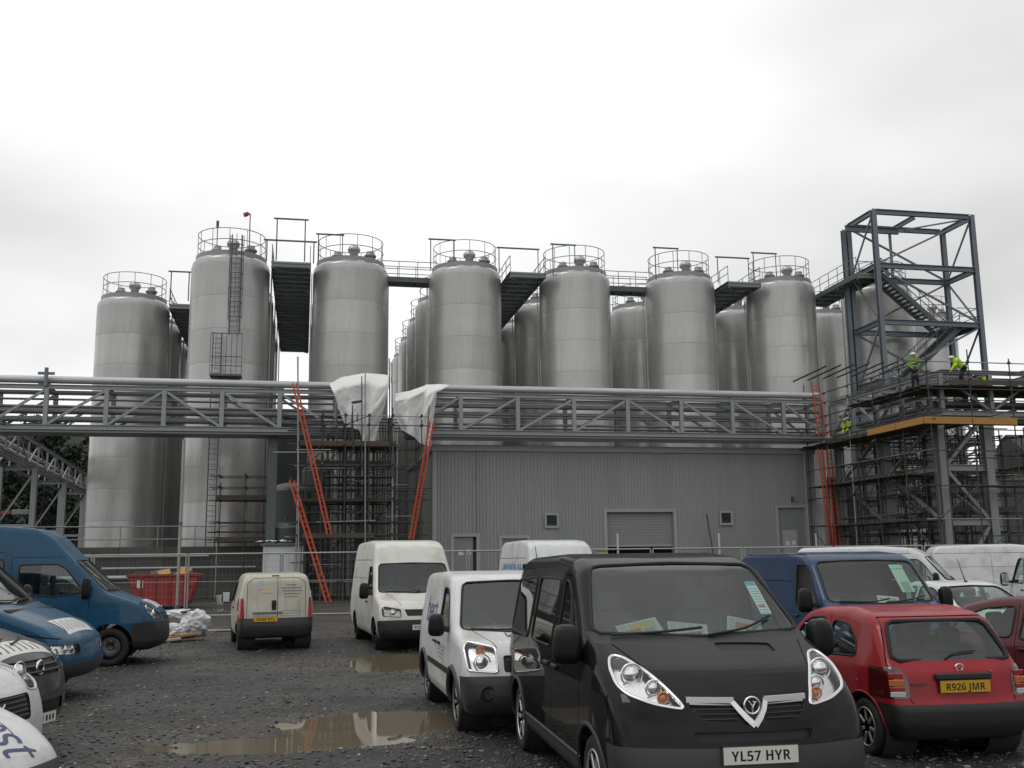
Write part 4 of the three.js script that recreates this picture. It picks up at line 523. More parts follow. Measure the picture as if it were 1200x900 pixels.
function shellOf(o) {
  const P = polyRows(roundPoly(o.prof, o.pr ?? 0.12, 3)), L = o.L, ref = o.W / 2;
  const f = (x, y, s) => { // s: metres back from the nose
    const q = Math.min(1.2, Math.abs(x) / ref), s2 = s - o.bowF * q ** 2.3 * Math.max(0, 1 - s / (L * 0.5)) + o.bowR * q ** 2.6 * Math.max(0, 1 - (L - s) / (L * 0.35));
    const d1 = sdPoly(P, s2, y), hw = lerpTab(o.hw, y) * smoothTab(o.plan, s);
    const edge = Math.abs(x) - hw; return smax(d1, edge * 0.97, o.k ?? 0.13);
  };
  const yc = o.yc ?? 0.62, s0 = o.s0 ?? 0.5, s1 = L - (o.s1 ?? 0.5);
  const hit = (cx, cy, cs, dx, dy, ds, max) => { let a = 0, b = max; for (let i = 0; i < 17; i++) { const m = (a + b) / 2; f(cx + dx * m, cy + dy * m, cs + ds * m) < 0 ? a = m : b = m; } return [cx + dx * a, cy + dy * a, cs + ds * a]; };
  const tris = [], res = o.res ?? 0.045, hx = o.W / 2, yb = 0.12, yt = o.H + 0.05;
  const grad = ([x, y, s]) => { const e = 0.006, gx = f(x + e, y, s) - f(x - e, y, s), gy = f(x, y + e, s) - f(x, y - e, s), gs = f(x, y, s + e) - f(x, y, s - e), l = Math.hypot(gx, gy, gs) || 1; return [gx / l, gy / l, gs / l]; };
  const vert = (x, y, s) => { const cs = Math.min(s1, Math.max(s0, s)); let dx = x, dy = y - yc, ds = s - cs; const l = Math.hypot(dx, dy, ds); const p = hit(0, yc, cs, dx / l, dy / l, ds / l, l * 1.3 + 0.2); return [...p, ...grad(p)]; };
  const face = (nu, nv, map, flip) => { const g = []; for (let j = 0; j <= nv; j++) for (let i = 0; i <= nu; i++) g.push(vert(...map(i / nu, j / nv))); for (let j = 0; j < nv; j++) for (let i = 0; i < nu; i++) { const a = g[j * (nu + 1) + i], b = g[j * (nu + 1) + i + 1], c = g[(j + 1) * (nu + 1) + i + 1], d = g[(j + 1) * (nu + 1) + i]; flip ? tris.push([a, c, b], [a, d, c]) : tris.push([a, b, c], [a, c, d]); } };
  const nL = Math.ceil(L / res), nH = Math.ceil((yt - yb) / res), nW = Math.ceil(o.W / res), X = (u) => -hx + 2 * hx * u, Y = (v) => yb + (yt - yb) * v;
  face(nL, nH, (u, v) => [hx, Y(v), L * u], true); face(nL, nH, (u, v) => [-hx, Y(v), L * u], false);
  face(nW, nL, (u, v) => [X(u), yt, L * v], true); face(nW, Math.ceil(nL / 4), (u, v) => [X(u), yb, L * v], false);
  face(nW, nH, (u, v) => [X(u), Y(v), 0], false); face(nW, nH, (u, v) => [X(u), Y(v), L], true);
  const scan = (fn) => { let a = 0, b = null; for (let t = 0; t < 4; t += 0.02) { if (f(...fn(t)) < 0) { b = t; a = t - 0.02; break; } } if (b === null) return null; for (let i = 0; i < 14; i++) { const m = (a + b) / 2; f(...fn(m)) < 0 ? b = m : a = m; } return fn(b); };
  return { f, tris, grad, front: (x, y) => scan((t) => [x, y, -0.2 + t]), rear: (x, y) => scan((t) => [x, y, L + 0.2 - t]), side: (sg, s, y) => scan((t) => [sg * (o.W / 2 + 0.2 - t), y, s]), top: (x, s) => scan((t) => [x, o.H + 0.2 - t, s]) };
}
const PROJ = { side: [2, 1], sy: [2, 1], front: [0, 1], rear: [0, 1], top: [0, 2] };
function splitPoly(poly, u, w, ax, ay, bx, by) { // left of a->b is inside
  const I = [], O = [], n = poly.length, ex = bx - ax, ey = by - ay; let p = poly[n - 1], dp = ex * (p[w] - ay) - ey * (p[u] - ax);
  for (let i = 0; i < n; i++) { const q = poly[i], dq = ex * (q[w] - ay) - ey * (q[u] - ax); if ((dp >= 0) !== (dq >= 0)) { const t = dp / (dp - dq), m = [0, 0, 0, 0, 0, 0]; for (let k = 0; k < 6; k++) m[k] = p[k] + (q[k] - p[k]) * t; I.push(m); O.push(m); } (dq >= 0 ? I : O).push(q); p = q; dp = dq; }
  return [I, O];
}
function cut(tris, view, poly, keep) { // returns [inside, outside]
  const [u, w] = PROJ[view], inside = []; let c = poly.map(([x, y]) => new THREE.Vector2(x, y)); if (THREE.ShapeUtils.isClockWise(c)) c.reverse();
  const fs = THREE.ShapeUtils.triangulateShape(c, []).map((t) => t.map((i) => c[i]));
  let x0 = 1e9, x1 = -1e9, y0 = 1e9, y1 = -1e9; for (const p of c) { x0 = Math.min(x0, p.x); x1 = Math.max(x1, p.x); y0 = Math.min(y0, p.y); y1 = Math.max(y1, p.y); }
  const out = [], work = []; for (const t of tris) { const [a, b, d] = t; if ((a[u] < x0 && b[u] < x0 && d[u] < x0) || (a[u] > x1 && b[u] > x1 && d[u] > x1) || (a[w] < y0 && b[w] < y0 && d[w] < y0) || (a[w] > y1 && b[w] > y1 && d[w] > y1) || !keep(t)) out.push(t); else work.push(t); }
  let rest = work;
  for (const [A, B, C] of fs) {
    const E = [[A, B], [B, C], [C, A]], bx0 = Math.min(A.x, B.x, C.x), bx1 = Math.max(A.x, B.x, C.x), by0 = Math.min(A.y, B.y, C.y), by1 = Math.max(A.y, B.y, C.y), next = [];
    for (const t of rest) {
      let l = 1e9, r = -1e9, lo = 1e9, hi = -1e9; for (const v of t) { if (v[u] < l) l = v[u]; if (v[u] > r) r = v[u]; if (v[w] < lo) lo = v[w]; if (v[w] > hi) hi = v[w]; }
      if (r < bx0 || l > bx1 || hi < by0 || lo > by1) { next.push(t); continue; }
      let cur = t; const outs = []; for (const [a, b] of E) { const [I, O] = splitPoly(cur, u, w, a.x, a.y, b.x, b.y); if (O.length > 2) outs.push(O); cur = I; if (I.length < 3) break; } if (cur.length > 2) { inside.push(cur); for (const q of outs) next.push(q); } else next.push(t);
    }
    rest = next;
  }
  const fan = (l) => { const o = []; for (const p of l) for (let i = 1; i < p.length - 1; i++) o.push([p[0], p[i], p[i + 1]]); return o; };
  return [fan(inside), out.concat(fan(rest))];
}
function triGeo(tris, L, off = 0, flip = false) {
  const p = new Float32Array(tris.length * 9), n = new Float32Array(tris.length * 9), uv = new Float32Array(tris.length * 6); let k = 0;
  for (const t of tris) { const [A, B, C] = t, ux = B[0] - A[0], uy = B[1] - A[1], uz = A[2] - B[2], wx = C[0] - A[0], wy = C[1] - A[1], wz = A[2] - C[2], dot = (uy * wz - uz * wy) * A[3] + (uz * wx - ux * wz) * A[4] - (ux * wy - uy * wx) * A[5], rev = (dot < 0) !== flip; for (let i = 0; i < 3; i++) { const v = t[rev ? 2 - i : i], s = flip ? -1 : 1; p[k] = v[0] + v[3] * off; p[k + 1] = v[1] + v[4] * off; p[k + 2] = L / 2 - (v[2] + v[5] * off); n[k] = v[3] * s; n[k + 1] = v[4] * s; n[k + 2] = -v[5] * s; uv[k / 3 * 2] = (Math.abs(v[3]) > 0.6 ? v[2] : v[0]) / 2.3; uv[k / 3 * 2 + 1] = (Math.abs(v[4]) > 0.7 ? v[2] : v[1]) / 2.3; k += 3; } }
  const g = new THREE.BufferGeometry(); g.setAttribute('position', new THREE.BufferAttribute(p, 3)); g.setAttribute('normal', new THREE.BufferAttribute(n, 3)); g.setAttribute('uv', new THREE.BufferAttribute(uv, 2)); return g;
}
const glass = phys(lin(0.72, 0.84, 0.79), 0.02, { transmission: 1, thickness: 0, ior: 1.68 }), glassDark = phys(lin(0.1, 0.11, 0.11), 0.02, { transmission: 1, thickness: 0, ior: 1.6 });
const lens = phys(lin(0.95), 0.03, { transmission: 1, thickness: 0, ior: 1.5 }), reflector = std(lin(0.8), 0.22, 1), redLens = phys(lin(0.3, 0.012, 0.01), 0.12, { clearcoat: 1 }), amber = phys(lin(0.5, 0.14, 0.02), 0.12, { clearcoat: 1 }), dull = std(lin(0.02), 0.85), trimM = std(lin(0.09, 0.09, 0.088), 0.85), seatM = std(lin(0.06, 0.062, 0.07), 0.9), greyPl = std(lin(0.03, 0.031, 0.033), 0.55, 0, { roughnessMap: roughTex });
const paintDirt = dataTex(512, 512, (u, v) => { const d = Math.max(0, vfb(u, v, 7, 61) - 0.5) * 1.6 + Math.max(0, vn(u, v, 90, 12, 66) - 0.62) * 0.35 + (hash(u * 512 | 0, v * 512 | 0, 71) > 0.985 ? 0.16 : 0); const n = 255 * (1 - 0.2 * d); return [n, n * (1 - 0.02 * d), n * (1 - 0.07 * d)]; }, true);
const paint = (r, g, b, ex = {}) => phys(lin(r, g, b), 0.55, { map: paintDirt, specularIntensity: 0.35, clearcoat: 0.45, clearcoatRoughness: 0.12, ...ex });
const wheelGeo = (() => { const L = (a) => new THREE.LatheGeometry(a.map((q) => new THREE.Vector2(...q)), 36); const rot = (g) => { g.rotateZ(Math.PI / 2); return g; };
  const tyre = rot(L([[0.66, -0.28], [0.8, -0.33], [0.93, -0.31], [0.985, -0.25], [1, -0.12], [1, 0.12], [0.985, 0.25], [0.93, 0.31], [0.8, 0.33], [0.66, 0.28]]));
  const dish = rot(L([[0, -0.2], [0.2, -0.2], [0.24, -0.1], [0.5, -0.06], [0.58, -0.2], [0.66, -0.28], [0.68, -0.3], [0.66, -0.24]].map(([r, y]) => [r, y]))), hub = rot(L([[0, -0.27], [0.15, -0.25], [0.17, -0.1]]));
  const spokes = []; for (let i = 0; i < 7; i++) { const g = new RoundedBoxGeometry(0.07, 0.44, 0.12, 2, 0.025); g.translate(0, 0.42, 0); g.rotateX(i / 7 * 2 * Math.PI); g.translate(-0.24, 0, 0); spokes.push(g); } const ring = new THREE.TorusGeometry(0.655, 0.035, 6, 36); ring.rotateY(Math.PI / 2); ring.translate(-0.28, 0, 0);
  const nuts = []; for (let i = 0; i < 6; i++) { const g = new THREE.CylinderGeometry(0.045, 0.045, 0.05, 8); g.rotateZ(Math.PI / 2); g.translate(-0.22, 0.34 * Math.cos(i * 1.047), 0.34 * Math.sin(i * 1.047)); nuts.push(g); }
  return { tyre, dish, hub, cover: mergeGeometries([...spokes, ring].map((g) => g.index ? g.toNonIndexed() : g)), nuts: mergeGeometries(nuts) }; })();
const rimGrey = std(lin(0.3, 0.3, 0.29), 0.45, 0.6, { map: mottle }), rimDark = std(lin(0.05), 0.6, 0.3);
function plateTex(text, bg, w = 512, h = 112) { const c = document.createElement('canvas'); c.width = w; c.height = h; const x = c.getContext('2d'); x.fillStyle = bg; x.fillRect(0, 0, w, h); x.fillStyle = '#15161a'; x.font = 'bold 92px sans-serif'; x.textAlign = 'center'; x.textBaseline = 'middle'; const m = x.measureText(text).width; x.save(); x.translate(w / 2, h / 2 + 4); x.scale(Math.min(1, (w - 36) / m), 1); if (text) x.fillText(text, 0, 0); else for (let k = -210; k < 200; k += 62) x.fillRect(k + (k > 0 ? 20 : 0), -30, 34, 56); x.restore(); const t = new THREE.CanvasTexture(c); t.colorSpace = THREE.SRGBColorSpace; t.anisotropy = 8; return t; }
function canvasMat(w, h, draw, rough = 0.5) { const c = document.createElement('canvas'); c.width = w; c.height = h; draw(c.getContext('2d'), w, h); const t = new THREE.CanvasTexture(c); t.colorSpace = THREE.SRGBColorSpace; return std(lin(1), rough, 0, { map: t }); }
function alphaMat(w, h, draw, rough = 0.45) { const c = document.createElement('canvas'); c.width = w; c.height = h; draw(c.getContext('2d'), w, h); const t = new THREE.CanvasTexture(c); t.colorSpace = THREE.SRGBColorSpace; return std(lin(1), rough, 0, { map: t, transparent: true, alphaTest: 0.5 }); }

const mirrorM = phys(lin(0.008), 0.4, { specularIntensity: 0.5 });
const mirrorShell = (w, h) => { const g = new THREE.SphereGeometry(1, 28, 20), q = g.attributes.position, e = (t, p) => Math.sign(t) * Math.abs(t) ** p; for (let i = 0; i < q.count; i++) { const x = e(q.getX(i), 0.55), y = e(q.getY(i), 0.55), z = e(q.getZ(i), 0.8); q.setXYZ(i, x * w * 0.54 * (1 - 0.1 * y), y * h * 0.53, z > 0 ? z * 0.1 : z * 0.04); } g.computeVertexNormals(); return g; };
function makeVehicle(name, label, category, o, place) {
  const v = thing(name, label, category, V(0, 0, 0)), L = o.L, sh = shellOf(o), P = (a) => V(a[0], a[1], L / 2 - a[2]);
  let body = sh.tris; const solids = [];
  const add = (n, tris, m, off = 0, parent = v) => part(n, triGeo(tris, L, off), m, parent);
  const sideF = (sg, lim = 0.25) => (t) => t[0][3] * sg > lim, frontF = (t) => t[0][5] < -0.04, rearF = (t) => t[0][5] > 0.04, topF = (t) => t[0][4] > 0.3;
  const take = (view, poly, keep) => { const [i, r] = cut(body, view, poly, keep); body = r; return i; };
  const mir = (p) => p.map(([x, y]) => [-x, y]);
  // wheel arches
  const arch = o.archR ?? o.wr * 1.14, circle = (s, r) => Array.from({ length: 26 }, (_, i) => [s + r * Math.cos(i / 26 * 6.2832), o.wr + 0.02 + r * Math.sin(i / 26 * 6.2832)]);
  for (const s of o.wheels) for (const sg of [-1, 1]) take('side', circle(s, arch), sideF(sg, 0.05));
  for (const s of o.wheels) take('sy', [[s - arch, 0], [s + arch, 0], [s + arch, o.wr * 0.9], [s - arch, o.wr * 0.9]], (t) => Math.abs(t[0][0]) > o.W / 2 - 0.32 && t[0][4] < 0.3);
  for (const c of o.cuts) {
    const polys = c.mirror ? [c.poly, mir(c.poly)] : [c.poly];
    const rng = (t) => !c.s || (t[0][2] >= c.s[0] && t[0][2] <= c.s[1]);
    for (const sg of c.view === 'side' ? (c.only ? [c.only] : [1, -1]) : [0]) for (const pl of polys) {
      const keep = c.view === 'side' ? sideF(sg) : c.view === 'front' ? (t) => frontF(t) && rng(t) : c.view === 'rear' ? (t) => rearF(t) && rng(t) : c.view === 'top' ? topF : rng;
      const rp = roundPoly(pl, c.r ?? 0);
      const got = take(c.view, rp, keep); if (!got.length) continue;
      if (c.gap) continue;
      if (c.lamp) { // lens over a bright bowl with bulbs
        const g = new THREE.Group(); g.name = c.n; v.add(g); add('reflector', got, c.bowl ?? reflector, -(c.depth ?? 0.05), g); add('lens', got, c.lens ?? lens, -0.003, g);
        const bz = rp.map(([x, y]) => sh[c.view === 'side' ? 'front' : c.view]?.(x, y)).filter(Boolean).map(P); if (c.view !== 'side' && bz.length > 6) { const m = new THREE.Mesh(new THREE.TubeGeometry(new THREE.CatmullRomCurve3(bz, true), bz.length * 2, c.bez ?? 0.011, 6, true), c.bezM ?? chrome); m.name = 'bezel'; g.add(m); }
        for (const [x, y, r, mm] of c.bulbs ?? []) { const q = sh.front(pl === c.poly ? x : -x, y); if (!q) continue; const b = part('bulb', new THREE.SphereGeometry(r, 16, 12), mm ?? chrome, g, P(q).add(V(0, 0, -0.05))); b.scale.z = 0.5; const rg = part('ring', new THREE.TorusGeometry(r * 1.25, 0.008, 6, 28), mm ?? chrome, g, P(q).add(V(0, 0, -0.04))); }
        continue;
      }
      const m = add(c.n, got, c.m ?? o.paint, c.off ?? 0); if (!c.glass && !(c.off < -0.01)) for (const q of got) solids.push(q);
      if (c.seal && (c.view === 'front' || c.view === 'rear' || c.view === 'side')) { const pts = rp.map(([x, y]) => c.view === 'side' ? sh.side(sg, x, y) : sh[c.view](x, y)).filter(Boolean).map(P); if (pts.length > 4) { const t = new THREE.Mesh(new THREE.TubeGeometry(new THREE.CatmullRomCurve3(pts, true, 'catmullrom', 0.1), pts.length * 2, c.seal, 5, true), c.sealM ?? rubber); t.name = 'seal'; m.add(t); } }
    }
  }
  add('body', body, o.paint); for (const q of body) solids.push(q); part('interior_lining', triGeo(solids, L, -0.025, true), trimM, v);
  // wheels
  for (const s of o.wheels) for (const sg of [-1, 1]) {
    const g = new THREE.Group(); g.name = 'wheel'; const x = sg * (o.W / 2 - (o.inset ?? 0.15)); g.position.set(x, o.wr, L / 2 - s); g.rotation.y = sg > 0 ? Math.PI : 0; g.scale.setScalar(o.wr); g.rotation.order = 'YXZ'; g.rotation.x = s * 2.3; v.add(g);
    part('tyre', wheelGeo.tyre, rubber, g); part('rim', wheelGeo.dish, o.cover === 'steel' ? (o.rimM ?? rimGrey) : rimDark, g); if (o.cover === 'steel') { part('wheel_nuts', wheelGeo.nuts, rimGrey, g); part('hub', wheelGeo.hub, rimDark, g); } else { part('wheel_cover', wheelGeo.cover, o.rimM ?? rimGrey, g); part('hub', wheelGeo.hub, o.rimM ?? rimGrey, g); }
    const w = new THREE.CylinderGeometry(arch + 0.01, arch + 0.01, 0.34, 26, 1, true); w.rotateZ(Math.PI / 2); const ln = part('arch_liner', w, dull, v, V(sg * (o.W / 2 - 0.24), o.wr + 0.02, L / 2 - s)); if (o.lip) { const pts = []; for (let i = 0; i <= 16; i++) { const a = -0.1 + i / 16 * 3.34, q = sh.side(sg, s + arch * Math.cos(a), o.wr + 0.02 + arch * Math.sin(a)); if (q) pts.push(P(q)); } if (pts.length > 4) part('arch_trim', new THREE.TubeGeometry(new THREE.CatmullRomCurve3(pts), 24, o.lip, 6), o.lipM ?? plastic, v); }
  }
  // cabin
  const cb = o.cabin; if (cb) {
    box('dashboard', V(0, cb.dash - 0.12, L / 2 - cb.s + 0.1), o.W - 0.3, 0.24, 0.55, dull, v, 0.08); box('floor', V(0, 0.42, 0), o.W - 0.35, 0.06, L - 1.2, dull, v);
    for (const x of cb.seats ?? [-0.42, 0.42]) { const st = new THREE.Group(); st.name = 'seat'; st.position.set(x, 0, L / 2 - cb.s - 0.72); v.add(st); const B = (n, y, z, w, h, d, rx) => { const q = part(n, new RoundedBoxGeometry(w, h, d, 2, 0.05), seatM, st, V(0, y, z)); q.rotation.x = rx; }; B('cushion', cb.dash - 0.42, 0, 0.48, 0.16, 0.5, 0); B('backrest', cb.dash - 0.08, -0.28, 0.48, 0.62, 0.14, -0.16); B('headrest', cb.dash + 0.32, -0.34, 0.26, 0.18, 0.1, -0.1); }
    const wl = part('steering_wheel', new THREE.TorusGeometry(0.19, 0.016, 8, 28), plastic, v, V(-0.42, cb.dash + 0.02, L / 2 - cb.s - 0.3)); wl.rotation.x = -0.5;
    if (cb.bulk) box('bulkhead', V(0, o.H / 2 + 0.15, L / 2 - cb.bulk), o.W - 0.36, o.H - 0.55, 0.04, dull, v);
    if (cb.rear) for (const x of [-0.36, 0.36]) { const q = box('rear_seat', V(x, cb.dash - 0.12, L / 2 - cb.rear), 0.6, 0.62, 0.16, seatM, v, 0.06); q.rotation.x = -0.2; box('rear_headrest', V(x, cb.dash + 0.26, L / 2 - cb.rear - 0.07), 0.26, 0.16, 0.1, seatM, v, 0.04); }
  }
  const api = { v, L, sh, P, o };
  // mirrors, handles, plates, wipers
  if (o.mirror) for (const sg of [-1, 1]) { const { s, y, w = 0.19, h = 0.26, out = 0.17, m = mirrorM } = o.mirror, q = sh.side(sg, s, y); const g = new THREE.Group(); g.name = 'door_mirror'; g.position.copy(P(q)); v.add(g); const hs = part('housing', mirrorShell(w, h), m, g, V(sg * out, h * 0.25, 0.02)); hs.rotation.y = sg * 0.25; part('mirror_glass', new RoundedBoxGeometry(w * 0.82, h * 0.82, 0.01, 2, 0.004), chrome, g, V(sg * out, h * 0.25, -0.028)); const ar = part('arm', new RoundedBoxGeometry(out, 0.07, 0.08, 2, 0.02), plastic, g, V(sg * out * 0.4, 0.02, 0.02)); ar.rotation.z = sg * 0.15; }
  for (const [sg, s, y, m] of o.handles ?? []) { const q = P(sh.side(sg, s, y)); const h = part('door_handle', new RoundedBoxGeometry(0.035, 0.035, 0.19, 2, 0.012), m ?? plastic, v, q.add(V(sg * 0.018, 0, 0))); }
  for (const w of o.wipers ?? []) { const pts = w.map(([x, y]) => sh.front(x, y)).filter(Boolean).map((a) => P(a).add(V(0, 0.012, 0.018))); part('wiper', new THREE.TubeGeometry(new THREE.CatmullRomCurve3(pts), 16, 0.011, 5), black, v); }
  for (const p of o.plates ?? []) { const q = sh[p.view](0, p.y) ?? sh[p.view](0, p.y + 0.1); const c = P(q), d = p.view === 'front' ? 1 : -1; const f = box('number_plate', V(p.x ?? 0, p.y, c.z + d * (p.out ?? 0.02)), 0.53, 0.118, 0.012, std(lin(0.05), 0.5), v); f.rotation.x = p.tilt ?? 0; const pl = part('plate_face', new THREE.PlaneGeometry(0.52, 0.11), std(lin(0.9), 0.35, 0, { map: plateTex(p.text, p.bg) }), v, V(p.x ?? 0, p.y, c.z + d * ((p.out ?? 0.02) + 0.0075))); pl.rotation.y = d > 0 ? 0 : Math.PI; }
  o.extra?.(api);
  const [x, d, beta] = place, w = cw(x, d), dir = cw(Math.sin(beta * Math.PI / 180), Math.cos(beta * Math.PI / 180)); v.position.set(w.x, groundH(w.x, w.z) - 0.012, w.z); v.rotation.y = Math.atan2(dir.x, dir.z); if (o.scale) v.scale.setScalar(o.scale);
  return api;
}
// a thin sheet of print laid on the body, following its surface
function decal(api, view, poly, m, sg = 1, name = 'lettering', off = 0.004) {
  const { sh, L, v } = api, [x0, y0, x1, y1] = poly, N = 14, M = 10, pos = [], uv = [], nor = [], idx = [];
  for (let j = 0; j <= M; j++) for (let i = 0; i <= N; i++) { const a = x0 + (x1 - x0) * i / N, b = y0 + (y1 - y0) * j / M, q = view === 'side' ? sh.side(sg, a, b) : sh[view](a, b); const n = sh.grad(q); pos.push(q[0] + n[0] * off, q[1] + n[1] * off, L / 2 - (q[2] + n[2] * off)); nor.push(n[0], n[1], -n[2]); uv.push(i / N, j / M); }
  for (let j = 0; j < M; j++) for (let i = 0; i < N; i++) { const a = j * (N + 1) + i; idx.push(a, a + 1, a + N + 2, a, a + N + 2, a + N + 1); }
  const g = new THREE.BufferGeometry(); g.setAttribute('position', new THREE.Float32BufferAttribute(pos, 3)); g.setAttribute('normal', new THREE.Float32BufferAttribute(nor, 3)); g.setAttribute('uv', new THREE.Float32BufferAttribute(uv, 2)); g.setIndex(facing(pos, nor, idx)); m.side = THREE.DoubleSide; return part(name, g, m, v);
}
function facing(p, n, idx) { const [a, b, c] = idx.map((i) => V(p[i * 3], p[i * 3 + 1], p[i * 3 + 2])), q = b.sub(a).cross(c.sub(a)), i = idx[0] * 3; if (q.x * n[i] + q.y * n[i + 1] + q.z * n[i + 2] < 0) for (let k = 0; k < idx.length; k += 3) [idx[k], idx[k + 1]] = [idx[k + 1], idx[k]]; return idx; }
const text = (str, col, font = 'bold 100px sans-serif', w = 512, h = 160) => alphaMat(w, h, (x) => { x.fillStyle = col; x.font = font; x.textAlign = 'center'; x.textBaseline = 'middle'; x.fillText(str, w / 2, h / 2); });
// ---------------------------------------------------------------- vehicles
const rect = (x0, y0, x1, y1) => [[x0, y0], [x1, y0], [x1, y1], [x0, y1]];
const seam = (a, b, w = 0.009, view = 'side', only) => { const dx = b[0] - a[0], dy = b[1] - a[1], l = Math.hypot(dx, dy), nx = -dy / l * w / 2, ny = dx / l * w / 2; return { view, only, gap: true, poly: [[a[0] + nx, a[1] + ny], [b[0] + nx, b[1] + ny], [b[0] - nx, b[1] - ny], [a[0] - nx, a[1] - ny]] }; };
const seams = (pts, only, w, view) => pts.slice(1).map((p, i) => seam(pts[i], p, w, view, only));
const screen = (yb, yt, xb, xt, s, dip = 0.04) => [
  { n: 'screen_surround', view: 'front', s, poly: [[-xb - 0.035, yb - 0.03], [0, yb - dip - 0.03], [xb + 0.035, yb - 0.03], [xt + 0.03, yt + 0.025], [0, yt + 0.045], [-xt - 0.03, yt + 0.025]], r: 0.06, m: black, inner: 1 },
];
function screenCuts(yb, yt, xb, xt, s, m = glass, dip = 0.04) { return [{ n: 'windscreen', view: 'front', s, glass: 1, poly: [[-xb, yb], [0, yb - dip], [xb, yb], [xt, yt], [0, yt + 0.02], [-xt, yt]], r: 0.07, m, off: -0.004, seal: 0.016 }]; }
const W0 = '#d9d8d0', Y0 = '#d8a514';
